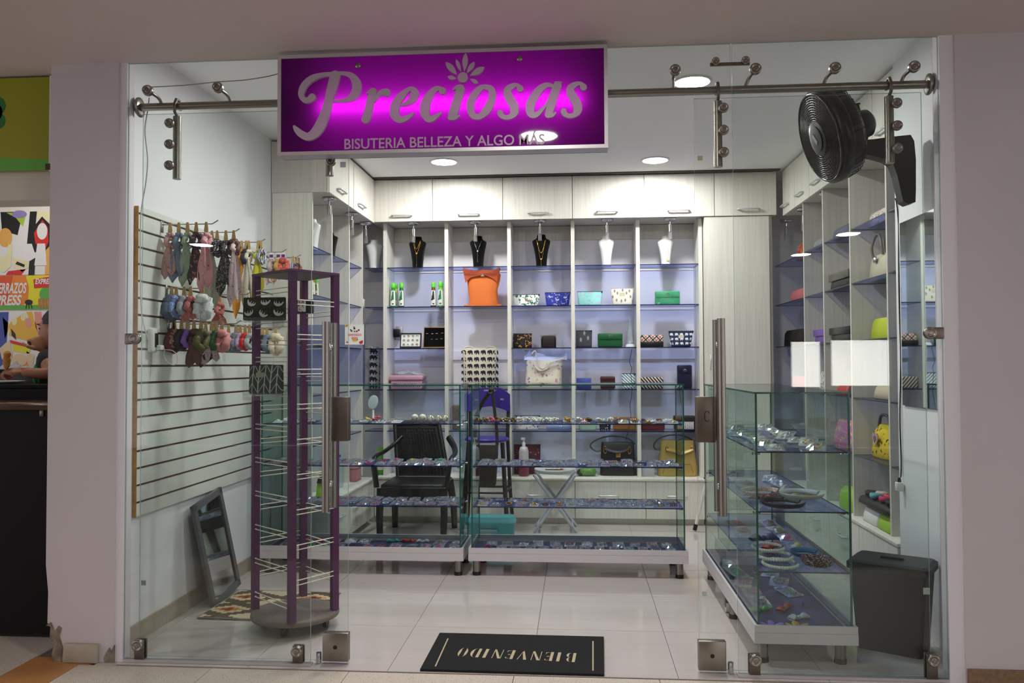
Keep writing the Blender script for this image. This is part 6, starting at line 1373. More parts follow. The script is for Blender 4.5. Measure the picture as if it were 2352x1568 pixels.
# ---------------------------------------------------------------- seats and stools behind the cases
t = thing('armchair', 'black woven plastic armchair behind the left glass case', 'chair', (-1.24, 2.72, 0))
ap = mat('armchair_plastic', C(20, 20, 21), .4); cx, y0 = oy(953, 1100, 2.62).x, 2.62
xl, xr = oy(908, 985, 2.98).x, oy(998, 985, 2.98).x; zt = oy(953, 975, 3.0).z
zs = .415
MB().rbox(cx-.235, 2.50, zs-.035, cx+.235, 2.95, zs, .015).rbox(cx-.235, 2.495, zs-.13, cx+.235, 2.525, zs-.02, .01).build('seat', ap, t)
wv = MB(); wv.prism([(cx-.19, 2.95, zs), (cx+.19, 2.95, zs), (xr+.015, 3.06, zt), (xl-.015, 3.06, zt)], (0, .012, 0))
w_ = wv.build('backrest', ap, t)
b = MB()
for i in range(16):
    v = (i+.5)/16
    for j in range(13):
        u = (j+.5)/13; X = (cx-.17+.34*u)*(1-v) + (xl+.005+(xr-xl-.01)*u)*v; z = zs+.02+(zt-zs-.05)*v; yy = 2.95+.11*v
        b.box(X-.008, yy-.009-.004*((i+j) % 2), z-.011, X+.008, yy-.001, z+.011)
b.build('weave', mat('armchair_weave', C(34, 33, 33), .3), t, kind='stuff')
b = MB()
for s, X0, X1 in ((-1, cx-.2, xl-.02), (1, cx+.2, xr+.02)): b.tube([(X0, 2.95, zs), (X1, 3.06, zt)], .018, 8)
b.tube([(xl-.02, 3.06, zt), (cx, 3.065, zt+.008), (xr+.02, 3.06, zt)], .016, 8); b.build('back_frame', ap, t)
for s in (-1, 1):
    MB().tube(spline([(cx+s*.19, 3.03, zs+.30), (cx+s*.25, 2.93, zs+.235), (cx+s*.285, 2.75, zs+.20), (cx+s*.29, 2.58, zs+.195), (cx+s*.285, 2.50, zs+.165), (cx+s*.27, 2.485, zs+.06), (cx+s*.26, 2.49, zs-.02)], 6), .026, 10, flat=.6).build('arm', ap, t)
    MB().tube([(cx+s*.235, 2.515, zs-.03), (cx+s*.24, 2.50, .2), (cx+s*.235, 2.49, 0.0)], [.034, .03, .026], 8, flat=.7).build('leg', ap, t); MB().tube([(cx+s*.215, 2.93, zs-.03), (cx+s*.235, 2.99, .2), (cx+s*.24, 3.02, 0)], [.034, .03, .026], 8, flat=.7).build('leg', ap, t)
# purple bar chair
t = thing('bar_chair', 'tall chair with a purple seat and back on brown legs behind the right case', 'chair', (-.60, 3.0, 0))
pv = mat('chair_purple', C(66, 44, 150), .35); leg_b = mat('chair_leg_dark', C(40, 32, 30), .5)
x0, x1, z0, z1 = rect(1076, 891, 1172, 946, 3.1); xc = (x0+x1)/2; W = (x1-x0)/2
b = MB()
def bk(u, v, d=0): a = (u-.5)*2; zlo = z0 + .05*(1-abs(a)**1.5)*.9; zhi = z1 - .05*max(0, abs(a)-.55)**1.0*2.2; return V((xc+a*W, 3.1 + .05*(1-a*a) - .02 + d, zlo + (zhi-zlo)*v))
b.grid(lambda u, v: bk(u, v), 14, 6); b.grid(lambda u, v: bk(1-u, v, .012), 14, 6)
for v in (0, 1): b.grid(lambda u, w_, v=v: bk(u if v else 1-u, v, .012*w_), 14, 1)
for u in (0, 1): b.grid(lambda v, w_, u=u: bk(u, v if u == 0 else 1-v, .012*w_), 6, 1)
b.build('backrest', pv, t)
b = MB()
for u in (.17, .81): q = bk(u, .48); b.rbox(q.x-.016, q.y-.004, q.z-.008, q.x+.016, q.y-.0005, q.z+.008, .001, 0, 1)
q = bk(.5, .86); b.rbox(q.x-.06, q.y-.004, q.z-.008, q.x+.06, q.y-.0005, q.z+.006, .001, 0, 1); b.build('slots', mat('slot_pale', C(150, 146, 176), .6), t, kind='stuff')
zs = oy(1116, 1008, 2.9).z; xs0, xs1 = oy(1066, 1008, 2.9).x, oy(1169, 1008, 2.9).x
b = MB(); b.lathe([(.0001, 0), ((xs1-xs0)/2-.03, 0), ((xs1-xs0)/2-.006, .008), ((xs1-xs0)/2, .018), ((xs1-xs0)/2-.01, .03), (.1, .026), (.0001, .022)], ((xs0+xs1)/2, 2.93, zs-.02), 32); b.build('seat', pv, t)
sx = (xs0+xs1)/2
for s in (-1, 1):
    MB().tube([(sx+s*.13, 2.83, zs-.02), (sx+s*.155, 2.79, .3), (sx+s*.175, 2.75, 0)], .014, 8, flat=1.4).build('leg', leg_b, t)
    MB().tube([(sx+s*.155, 3.125, z0+.05), (sx+s*.15, 3.08, zs), (sx+s*.165, 3.12, .3), (sx+s*.185, 3.15, 0)], .013, 8, flat=1.3).build('leg', leg_b, t)
zf = oy(1110, 1131, 2.8).z; MB().tube([(sx-.16, 2.785, zf), (sx+.16, 2.785, zf), (sx+.172, 3.115, zf), (sx-.172, 3.115, zf)], .009, 8, closed=True).build('foot_rail', leg_b, t)
# shoulder bag hanging from the chair
t = thing('shoulder_bag', 'dark brown shoulder bag hanging by its strap from the purple chair', 'bag', (oy(1116, 1115, 2.72).x, 2.70, oy(1116, 1115, 2.7).z)); x0, x1, z0, z1 = rect(1090, 1022, 1142, 1115, 2.70); xb = (x0+x1)/2
bgm = mat('bag_dark_brown', C(42, 30, 28), .6)
loft(MB(), [(z0+(z1-z0)*v, xb+.01*v, 2.70, (x1-x0)/2*w, .03*d) for v, w, d in ((0, .8, .6), (.05, .9, .9), (.4, .95, 1), (.8, 1, .8), (1, .98, .3))], 24, .5).build('body', bgm, t)
q = [oy(a, c, 2.70) for a, c in ((1090, 1020), (1092, 980), (1094, 955), (1108, 925), (1124, 902), (1130, 893))]; q += [V((oy(1134, 890, 3.07).x, 3.08, z1_)) for z1_ in (rect(1076, 891, 1172, 946, 3.1)[3]+.008,)]
MB().tube(spline([tuple(p) for p in q], 5), .018, 6, flat=.25).build('strap', bgm, t); MB().tube(spline([tuple(oy(a, c, 2.71)) for a, c in ((1142, 1022), (1141, 990), (1138, 960), (1134, 925), (1131, 895))], 5), .015, 6, flat=.25).build('strap', bgm, t)
q = oy(1126, 899, 2.68); MB().tube([q + V((.02*math.cos(a), 0, .014*math.sin(a))) for a in [.785+1.571*i for i in range(4)]], .003, 6, closed=True).build('buckle', silver, t)
# folding table
t = thing('folding_table', 'small round white folding table with crossed tube legs', 'table', (oy(1274, 1085, 2.95).x, 2.98, 0)); wt = mat('table_white', C(206, 208, 206), .35); tx = oy(1274, 1085, 2.98).x; tz = oy(1274, 1079, 2.9).z; tr = (oy(1322, 1085, 2.98).x - oy(1228, 1085, 2.98).x)/2
MB().lathe([(.0001, -.03), (tr*.8, -.03), (tr*.97, -.016), (tr, 0), (tr*.98, .004), (tr*.94, -.003), (.0001, -.003)], (tx, 2.98, tz), 36).build('tabletop', wt, t)
lg = mat('table_leg_grey', C(176, 182, 194), .4)
for yy in (2.86, 3.10):
    MB().tube([(tx-.16, yy, .0), (tx+.16, yy, tz-.035)], .011, 8).build('leg', lg, t); MB().tube([(tx+.17, yy+.024, .0), (tx-.16, yy+.024, tz-.035)], .011, 8).build('leg', lg, t)
b = MB().cyl((tx+.135, 2.884, .045), (tx+.135, 3.124, .045), .008, n=8).cyl((tx-.13, 2.86, .045), (tx-.13, 3.10, .045), .008, n=8); b.build('cross_bar', lg, t, kind='stuff')
t = thing('napkin', 'colourful folded napkin lying on the folding table', 'napkin', (tx, 2.98, tz+.005)); MB().rbox(tx-.07, 2.9, tz+.0052, tx+.07, 3.03, tz+.012, .002).build('cloth', pattern('napkin_cloth', 'floral', C(214, 206, 200), [C(206, 70, 60), C(90, 160, 80)], 40), t)
# teal crate
t = thing('storage_crate', 'teal plastic storage crate on the floor behind the right case', 'crate', (-.84, 2.62, 0)); x0, x1, z0, z1 = rect(1073, 1188, 1182, 1234, 2.55); tm = mat('crate_teal', C(72, 156, 164), .4)
R = [(.0005+z1*v, (x0+x1)/2, 2.62, (x1-x0)/2*w, .08*w) for v, w in ((0, .9), (.05, .93), (.72, 1.0), (.74, 1.04), (.8, 1.04), (.84, 1.0), (1, .93))]; loft(MB(), R, 28, .3).build('tub', tm, t)
MB().rbox((x0+x1)/2-.09, 2.530, z1*.3, (x0+x1)/2+.05, 2.536, z1*.5, .001, 0, 1).build('label_plate', mat('crate_label', C(120, 150, 156), .5), t)
# broom handle end beside the cupboard
o = MB().cyl(oz(1596, 1215, 0.017), oy(1622, 1110, 2.9), .012, n=12).build('white_pole', white_p); recenter(o, oz(1596, 1215, .017)); tag(o, 'thin white pole with a black foot leaning by the tall cupboard', 'pole')
q = oz(1596, 1215, .017); d = (oy(1622, 1110, 2.9)-q).normalized(); f_ = MB().cyl(q-d*.005, q+d*.045, .016, n=12).build('rubber_foot', black_p, o); f_.location = (0, 0, 0); 
# door mat
t = thing('door_mat', 'black door mat reading BIENVENIDO in the doorway', 'mat', (-.28, .2, 0)); mm = mat('mat_black', C(22, 22, 24), .95, bump=1.0, bscale=300)
cs = [oz(965, 1541, 0), oz(1388, 1553, 0), oz(1387, 1466, 0), oz(1010, 1457, 0)]; cs = [V((q.x, q.y, .0006)) for q in cs]
MB().prism(cs, (0, 0, .009)).build('pile', mm, t)
tan = mat('mat_tan', C(186, 172, 142), .9); zz = .0102
def strip(a, c, w, m, n): d = (c-a).normalized(); p = V((-d.y, d.x, 0))*w/2; MB().prism([a+p, c+p, c-p, a-p], (0, 0, .0008)).build(n, m, t)
for a, c in (((1000, 1530), (1029, 1466)), ((1362, 1540), (1362, 1472))):
    strip(oz(*a, zz), oz(*c, zz), .006, tan, 'border_line')
# stencil serif capitals laid out for someone leaving the shop (upside down from the mall)
def G(*polys): return polys
def bar(x0, x1): return [(x0, 0), (x1, 0), (x1, 1), (x0, 1)]
def arc(cx_, cz_, rx, rz, a0, a1, th, n=7):
    o_ = [(cx_+rx*math.cos(a0+(a1-a0)*i/n), cz_+rz*math.sin(a0+(a1-a0)*i/n)) for i in range(n+1)]; i_ = [(cx_+(rx-th*math.sin(math.pi*i/n))*math.cos(a0+(a1-a0)*i/n), cz_+rz*.98*math.sin(a0+(a1-a0)*i/n)) for i in range(n+1)]
    return o_ + i_[::-1]
hp_ = math.pi/2
GL = {'B': G(bar(0, .16), arc(.24, .74, .24, .25, -hp_+.3, hp_-.1, .13), arc(.24, .26, .28, .26, -hp_+.1, hp_-.3, .14)), 'I': G(bar(.1, .27)), 'E': G(bar(0, .16), [(.2, .94), (.42, .94), (.42, .74), (.36, .9)], [(.2, .06), (.42, .06), (.44, .28), (.36, .1)], [(.2, .48), (.34, .48), (.34, .54), (.2, .54)]),
      'N': G([(0, 0), (.04, 0), (.04, 1), (0, 1)], [(.02, 1), (.18, 1), (.5, .04), (.46, 0), (.40, 0)], [(.46, .1), (.5, .0), (.5, 1), (.46, 1)]), 'V': G([(0, 1), (.17, 1), (.32, .2), (.26, .0)], [(.3, .06), (.34, .16), (.52, 1), (.47, 1)]), 'D': G(bar(0, .16), arc(.22, .5, .32, .5, -hp_+.15, hp_-.15, .16)), 'O': G(arc(.22, .5, .22, .5, hp_+.2, 3*hp_-.2, .15), arc(.30, .5, .22, .5, -hp_+.2, hp_-.2, .15))}
aL, aR = oz(1322, 1510, zz), oz(1053, 1497, zz); hgt = (oz(1190, 1492, zz)-oz(1190, 1512, zz)).length*1.0
pen = 0.0; word = 'BIENVENIDO'; adv = {'B': .74, 'I': .5, 'E': .66, 'N': .74, 'V': .76, 'D': .72, 'O': .56}; tot = sum(adv[c] for c in word[:-1]) + .52
d = (aR-aL); L = d.length; d.normalize(); up = V((d.y, -d.x, 0)); up = -up if up.y > 0 else up
org = aL - up*hgt*.5
for c in word:
    b = MB()
    for poly in GL[c]: b.prism([org + d*((pen+px_)/tot*L) + up*(pz*hgt) for px_, pz in poly], (0, 0, .0008))
    b.build('letter', tan, t); pen += adv[c]

# ---------------------------------------------------------------- right side: fan, bin, bags, mirror
t = thing('wall_fan', 'large black wall fan hanging inside the right pane', 'fan', (1.52, .40, 2.25))
hub = oy(1880, 318, .36); ax = V((-.95, -.07, -.30)).normalized()  # facing direction
Rz = ax.to_track_quat('Z', 'Y').to_matrix(); Rf = .215
def fp(r, a, h): return hub + Rz @ V((r*math.cos(a), r*math.sin(a), h))
fan_m = mat('fan_black', C(13, 14, 15), .3)
MB().lathe([(.082, .006), (.05, .012), (.0001, .014)], hub, 28, 0, 'z', Rz).build('front_hub', fan_m, t)
MB().lathe([(.06, .0145), (.045, .0165), (.0001, .017)], hub, 24, 0, 'z', Rz).build('badge', mat('fan_badge', C(70, 72, 74), .3, .6), t)
b = MB(); b.obox(fp(0, 0, .0178), .022, .05, .002, Rz @ Matrix.Rotation(.5, 3, 'Z')); b.build('badge_mark', silver, t)
b = MB()
for i in range(12): b.tube([fp(.085+.0106*i, a, .004 - .012*(i/12)**2) for a in [k*math.pi/20 for k in range(40)]], .0016, 4, closed=True)
for k in range(36): a0 = k*math.pi/18; b.tube([fp(.06+.138*i/5, a0+.22*i/5, .002-.014*(i/5)**2) for i in range(6)], .0019, 4)
for k in range(44): a0 = k*math.pi/22; b.tube([fp(Rf-.004, a0, -.02), fp(Rf, a0+.03, -.07), fp(Rf-.012, a0+.06, -.12), fp(Rf-.08, a0+.1, -.155), fp(.07, a0+.13, -.165)], .0022, 4)
b.build('wire_guard', fan_m, t, kind='stuff')
MB().tube([fp(.203, a, -.006) for a in [k*math.pi/24 for k in range(48)]], .006, 8, closed=True).build('front_ring', mat('fan_ring', C(30, 31, 33), .15), t)
MB().lathe([(Rf-.008, -.012), (Rf+.004, -.02), (Rf+.004, -.06), (Rf-.006, -.07)], hub, 48, 0, 'z', Rz).build('rim_band', fan_m, t)
MB().lathe([(Rf-.01, -.07), (Rf-.02, -.115), (Rf-.07, -.15), (.08, -.162)], hub, 48, 0, 'z', Rz).build('rear_guard', mat('fan_rear', C(16, 17, 18), .45), t)
for k in range(3):
    a0 = k*2.094; b = MB(); b.grid(lambda u, v, a0=a0: fp(.03+.165*v, a0+(.9-.25*v)*(u-.5), -.06+.03*(u-.5)), 6, 6); b.grid(lambda u, v, a0=a0: fp(.03+.165*v, a0+(.9-.25*v)*(.5-u), -.062+.03*(.5-u)), 6, 6); b.build('blade', fan_m, t)
MB().lathe([(.0001, -.26), (.04, -.258), (.062, -.24), (.068, -.2), (.07, -.15)], hub, 28, 0, 'z', Rz).build('motor_housing', fan_m, t)
q = fp(0, 0, -.2) + V((0, 0, .065)); MB().cyl(q, q+V((-.008, 0, .03)), .006, n=10).cyl(q+V((-.008, 0, .03)), q+V((-.009, 0, .036)), .013, n=12).build('swing_knob', fan_m, t)
jn = fp(0, 0, -.19) + V((0, 0, -.05)); yb = .50; xw = 1.635
def w2(px_, py_): q = oy(px_, py_, yb); return (q.x, q.z)
prof = [w2(*k) for k in ((1965, 327), (2000, 324), (2045, 318), (2085, 314), (2093, 328), (2097, 370), (2097, 440), (2096, 467), (2080, 472), (2068, 465), (2062, 440), (2054, 405), (2045, 380), (2030, 370), (2000, 362), (1976, 358))]
MB().prism([(x, yb-.035, z) for x, z in prof], (0, .07, 0)).build('wall_arm', mat('fan_arm', C(22, 25, 30), .45), t)
MB().tube([jn, V((oy(1972, 342, yb).x, yb, oy(1972, 342, yb).z))], [.045, .035], 12).build('tilt_joint', fan_m, t)
# cable from the fan to the plug
o = MB().tube(spline([tuple(oy(a, c, .815)) for a, c in ((2056, 455), (2060, 470), (2064, 520), (2064, 600), (2066, 720), (2069, 830), (2067, 960), (2070, 1060), (2069, 1096))], 5), .0035, 6).build('cable', black_p); recenter(o, oy(2056, 455, .8)); tag(o, 'black cable running down from the fan to a plug by the shelving', 'cable')
q = oy(2066, 1117, .80); t = thing('plug', 'white plug at the end of the fan cable', 'plug', q); MB().rbox(q.x-.018, .785, q.z-.022, q.x+.018, .815, q.z+.022, .004).build('body', white_p, t); MB().cyl((q.x, .80, q.z+.0225), (q.x, .80, q.z+.045), .01, .006, 10).build('cap', black_p, t)
# wall mirror
t = thing('wall_mirror', 'tall frameless mirror on the right wall by the door jamb', 'mirror', (1.634, .57, 1.10)); MB().box(1.630, .375, 1.085, 1.6365, .775, 2.0).build('glass_plate', mat('mirror_silver2', C(206, 216, 216), .02, 1.0), t); MB().box(1.6368, .38, 1.09, 1.6392, .77, 1.995).build('backing', black_p, t)
# waste bin
t = thing('waste_bin', 'dark grey plastic waste bin with a flat lid in the right corner', 'bin', (1.42, .36, 0)); bm_ = mat('bin_grey', C(20, 23, 26), .5)
rot = Matrix.Rotation(-.55, 3, 'Z'); bc = V((1.43, .40, 0))
def rbx(mb, hx, hy, z0, z1, k, m=0):
    ring = lambda hx, hy, z: [bc + rot @ V((sx*hx + (0), sy*hy, z)) for sx, sy in ((-1, -.9), (-.92, -1), (.92, -1), (1, -.9), (1, .9), (.92, 1), (-.92, 1), (-1, .9))]
    a, c = ring(hx, hy, z0), ring(hx*k, hy*k, z1); mb.add(a + c, [tuple(range(8))[::-1], tuple(range(8, 16))] + [(i, (i+1) % 8, 8+(i+1) % 8, 8+i) for i in range(8)], m)
b = MB(); rbx(b, .135, .095, .0005, .36, 1.18); b.build('body', bm_, t); b = MB(); rbx(b, .172, .122, .361, .392, 1.0); rbx(b, .168, .118, .3925, .402, .93); b.build('lid', mat('bin_lid', C(36, 40, 42), .5), t); b = MB(); rbx(b, .05, .014, .4025, .412, .9); b.build('lid_handle', bm_, t)
# bags on the right shelving
XI = 1.80
def rbag(label, px, X, zs, m, name='handbag', cat='handbag', dep=.06, hsc=1.0, flapm=None, e=.4, taper=.9, face=0, hfix=None, bay=None):
    # bag whose broad side faces the shop: width along Y
    a, c = ox(px[0], (px[1]+px[3])/2, X-dep/2), ox(px[2], (px[1]+px[3])/2, X-dep/2); y0, y1 = sorted((a.y, c.y))
    for l, r in RB:
        if (bay is None and l <= (y0+y1)/2 <= r+.02) or (bay is not None and RB[bay] == (l, r)): y0, y1 = min(max(y0, l+.02), r-.10), max(min(y1, r-.012), l+.10)
    h = hfix or max(.04, (ox((px[0]+px[2])/2, px[1], X).z - zs)*hsc); yc, W = (y0+y1)/2, (y1-y0)/2
    t = thing(name, label, cat, (X, yc, zs)); R = [(zs+h*v, X, yc, dep/2*d, W*w) for v, w, d in ((0, .96, .9), (.04, 1, 1), (.4, .5+.5*taper+.0, .95), (.8, taper, .8), (1, taper*.97, .35))]
    loft(MB(), R, 24, e).build('body', m, t)
    if flapm: MB().rbox(X-dep/2-.007, yc-W*taper*.96, zs+h*.5, X-dep/2+.001, yc+W*taper*.96, zs+h*.97, .002).build('flap', flapm, t)
    return t, yc, W, h
t, yc, W, h = rbag('upright beige tote with thin arched handles on the right shelving', (1974, 592, 2034, 655), 1.80, S4, mat('leather_beige', C(190, 184, 160), .5), 'handbag', 'handbag', .09, 1.0, None, .4, .82, bay=1)
for d in (-.03, .03): MB().tube(spline([(XI+d, yc-W*.5, S4+h*.92), (XI+d*1.3, yc-W*.5, S4+h*1.35), (XI+d, yc-W*.15, S4+h*1.72), (XI+d, yc+W*.25, S4+h*1.7), (XI+d*1.3, yc+W*.5, S4+h*1.3), (XI+d, yc+W*.5, S4+h*.92)], 6), .0075, 8).build('handle', mat('handle_taupe', C(120, 112, 98), .5), t)
MB().lathe([(.0001, -.012), (.018, -.01), (.02, 0)], (XI-.045, yc, S4+h*.78), 18, 0, 'x').build('round_clasp', silver, t)
rbag('slate blue purse tucked behind the beige tote', (2014, 618, 2041, 650), 1.90, S4, mat('leather_slate', C(84, 98, 140), .5), 'handbag', 'handbag', .05, bay=1)
t, yc, W, h = rbag('black handbag with a broad grey green flap on the right shelving', (1882, 632, 1955, 682), 1.735, S4, mat('leather_black2', C(24, 26, 26), .4), 'handbag', 'handbag', .09, 1.0, mat('leather_olive', C(92, 90, 78), .35), bay=2); MB().ell((1.735, yc+W*.5, S4+h*.8), .012, .02, .02, 10, 6).build('clasp', gold, t)
rbag('white pouch with orange and black prints on the right top shelf', (1974, 492, 2036, 528), 1.79, S5, pattern('cloth_orangeprint', 'floral', C(220, 216, 206), [C(196, 110, 60), C(60, 56, 52)], 34, thr=.3), 'pouch', 'pouch', .06, bay=1)
rbag('dark blue folded pouch on the right top shelf', (1908, 526, 1945, 545), 1.735, S5, mat('cloth_slate', C(70, 78, 100), .6), 'pouch', 'pouch', .06, bay=2)
carton_ = rbag('grey box with a white label on the right top shelf', (1868, 552, 1892, 575), 1.735, S5, mat('box_grey2', C(120, 122, 124), .6), 'box', 'box', .06, e=.15, taper=1.0, bay=3)
rbag('red floral cap on the right top shelf in the corner', (1822, 564, 1846, 584), 1.79, S5, pattern('cloth_redcap', 'floral', C(150, 52, 40), [C(206, 150, 110)], 40), 'cap', 'cap', .1, e=.8, taper=.7)
rbag('dusty pink pouch on the right shelving in the corner', (1810, 668, 1845, 695), 1.75, S4, mat('cloth_dustypink', C(176, 96, 104), .6, bump=.3, bscale=120), 'pouch', 'pouch', .08)
rbag('black and red bag on the third right shelf in the corner', (1797, 758, 1846, 795), 1.75, S3, pattern('cloth_darkred', 'stripe', C(30, 28, 28), [C(110, 44, 40)], 9, thr=.3), 'handbag', 'handbag', .08, taper=1)
t, yc, W, h = rbag('small shiny purple purse on the third right shelf', (1868, 757, 1898, 790), 1.735, S3, mat('leather_purple', C(100, 60, 160), .25), 'purse', 'purse', .07, 1, mat('leather_purple2', C(112, 70, 172), .25), taper=.92, bay=3); MB().ell((1.733, yc-W*.5, S3+h*.7), .01, .016, .016, 8, 6).build('clasp', silver, t)
rbag('wide black purse on the third right shelf', (1900, 752, 1955, 795), 1.735, S3, mat('leather_black3', C(20, 21, 22), .3), 'purse', 'purse', .08, 1, mat('leather_black4', C(26, 27, 28), .25), taper=1, bay=2)
rbag('lime green gift bag on the third right shelf', (1992, 732, 2040, 782), 1.80, S3, mat('bag_lime', C(190, 204, 46), .5), 'gift_bag', 'bag', .07, 1.0, None, .3, .86, bay=1)
rbag('pink pouch on the fourth right shelf in the corner', (1812, 863, 1846, 885), 1.75, S2, mat('cloth_pink2', C(200, 110, 130), .6), 'pouch', 'pouch', .07)
rbag('black and white lettered pouch on the fourth right shelf', (1880, 853, 1898, 888), 1.735, S2, fl('bwscript', C(206, 206, 206), [C(24, 24, 26)], 60, .42), 'pouch', 'pouch', .06, taper=1, bay=3)
rbag('bright red purse on the fourth right shelf', (1917, 884, 1942, 900), 1.735, S2, mat('leather_scarlet', C(176, 50, 44), .4), 'purse', 'purse', .08, bay=2)
rbag('black purse beside the red one on the fourth right shelf', (1944, 886, 1958, 902), 1.735, S2, mat('leather_black5', C(24, 24, 26), .4), 'purse', 'purse', .08, bay=2)
rbag('beige clutch in clear wrap on the fourth right shelf', (1998, 884, 2042, 908), 1.78, S2, mat('leather_sand', C(190, 180, 156), .5), 'clutch', 'clutch', .1, e=.7, bay=1)
ym = fl('yellowfl', C(214, 190, 48), [C(60, 56, 50), C(190, 80, 60), C(80, 130, 100)], 22, .25)
t, yc, W, h = rbag('round yellow floral bag with a silver heart on the fifth right shelf', (1962, 968, 2042, 1030), 1.80, S1, ym, 'shoulder_bag', 'bag', .13, 1.0, None, .8, .7, bay=1)
b = MB(); hp2 = [(16*math.sin(a)**3, 13*math.cos(a)-5*math.cos(2*a)-2*math.cos(3*a)-math.cos(4*a)) for a in [i*math.pi/12 for i in range(24)]]
b.prism([(1.722, yc+.0028*u, S1+h*.58+.0028*v) for u, v in hp2], (.006, 0, 0)); b.build('heart', mat('heart_pink', C(214, 178, 190), .15, .6), t); b = MB(); b.prism([(1.7205, yc+.0014*u, S1+h*.58+.0014*v) for u, v in hp2], (.0012, 0, 0)); b.build('heart_centre', mat('heart_grey', C(130, 120, 126), .2, .7), t)
MB().tube(spline([(1.78, yc-W*.5, S1+h*.8), (1.78, yc-W*.3, S1+h*1.25), (1.78, yc+W*.3, S1+h*1.25), (1.78, yc+W*.5, S1+h*.8)], 6), .009, 8).build('handle', mat('handle_navy', C(60, 62, 80), .5), t)
t, yc, W, h = rbag('clear wrapped pink and yellow bag on the fifth right shelf', (1895, 960, 1955, 1032), 1.735, S1, fl('pinkfl', C(206, 110, 170), [C(226, 200, 80), C(90, 180, 190)], 26, .3), 'shoulder_bag', 'bag', .12, 1.0, None, .8, .7, bay=2)
t, yc, W, h = rbag('low black tray of bright scrunchies on the low right cabinet', (1965, 1138, 2042, 1160), 1.74, S0+.10, mat('tray_black', C(22, 22, 24), .5), 'tray', 'tray', .16, .35, None, .3, 1, bay=1)
for i, (u, v, cc) in enumerate(((-.7, -.03, C(30, 30, 32)), (-.45, .02, C(226, 226, 226)), (-.2, -.02, C(190, 50, 100)), (.05, .03, C(210, 90, 60)), (.25, -.03, C(90, 160, 170)), (.45, .02, C(224, 200, 190)), (.65, -.02, C(40, 36, 36)))):
    n = ('black', 'white', 'pink', 'orange', 'teal', 'cream', 'dark brown')[i]; c = V((1.74+v, yc+W*u, S0+.10+h+.02)); t2 = thing('scrunchie', '%s scrunchie lying in the black tray on the low right cabinet' % n, 'scrunchie', (c.x, c.y, c.z-.02)); MB().tube([c + V((.022*math.cos(a), .026*math.sin(a), .004*math.sin(3*a))) for a in [k*.4488 for k in range(14)]], [.015*(1+.25*math.sin(5*k)) for k in range(14)], 8, closed=True).build('ruffled_ring', mat('scrunch_' + n.replace(' ', '_'), cc, .7), t2)
rbag('white carton under the tray on the low right cabinet', (1980, 1148, 2012, 1172), 1.74, S0, white_p, 'carton', 'box', .14, 1, None, .15, 1, hfix=.095, bay=1)
rbag('lime green carton on the low right cabinet beside the white one', (2014, 1150, 2044, 1182), 1.74, S0, mat('carton_lime', C(170, 206, 50), .5), 'carton', 'box', .14, 1, None, .15, 1, hfix=.095, bay=1)
rbag('lime green box farther back on the low right cabinet', (1925, 1100, 1955, 1140), 1.735, S0, mat('carton_lime2', C(160, 204, 60), .5), 'carton', 'box', .12, .8, None, .15, 1, bay=2)
# ---------------------------------------------------------------- neighbouring food stall at the left edge
PW = 1.45
struct(MB().box(-6.9, PW, 0, -2.245, PW+.1, SZ), 'wall_stall', mat('stall_wall', C(224, 220, 212), .7))
q0, q1 = oy(60, 393, .16), oy(60, 461, .16)
struct(MB().box(-6.9, .14, q1.z, -2.4, .30, 2.64), 'trim_7', mat('stall_beam', C(214, 206, 194), .8))
# green fascia sign (plain swashes of colour)
t = thing('fascia_sign', 'yellow green fascia sign of the neighbouring stall, with a darker green stripe along its foot', 'sign', (-3.2, .11, 2.21)); xr = oy(117, 280, .10).x; zb_, zt_ = oy(60, 391, .10).z, 2.64
MB().box(-4.2, .10, zb_, xr, .128, zt_).build('panel', mat('fascia_yellowgreen', C(150, 148, 20), .35), t)
b = MB(); b.prism([(-4.2, .0995, zb_), (xr, .0995, zb_), (xr, .0995, zb_+.048), (oy(0, 368, .10).x, .0995, oy(0, 362, .10).z), (-4.2, .0995, zb_+.10)], (0, .0004, 0)); b.build('green_stripe', mat('fascia_green', C(96, 170, 62), .35), t)
q = oy(-8, 258, .0995); b = MB()
for dx, dz, r in ((0, .03, .045), (-.02, 0, .05), (.005, -.04, .04), (-.03, .06, .04)): b.prism([(q.x+dx+r*math.cos(a), .0992, q.z+dz+r*math.sin(a)) for a in [i*.4488 for i in range(14)]], (0, .0004, 0))
b.build('printed_bush', mat('fascia_bush', C(26, 108, 48), .4), t)
MB().box(xr+.001, .085, zb_-.01, xr+.012, .13, zt_).build('end_trim', trim_w, t); MB().box(xr-.012, .08, zb_-.004, xr+.013, .0845, zb_+.024).build('corner_clip', mat('clip_brown', C(70, 50, 36), .6), t)
downlight(-3.3, .85, SZ, emis('stall_lamp', (1, .95, .88, 1), 60), 'round ceiling lamp of the neighbouring food stall')
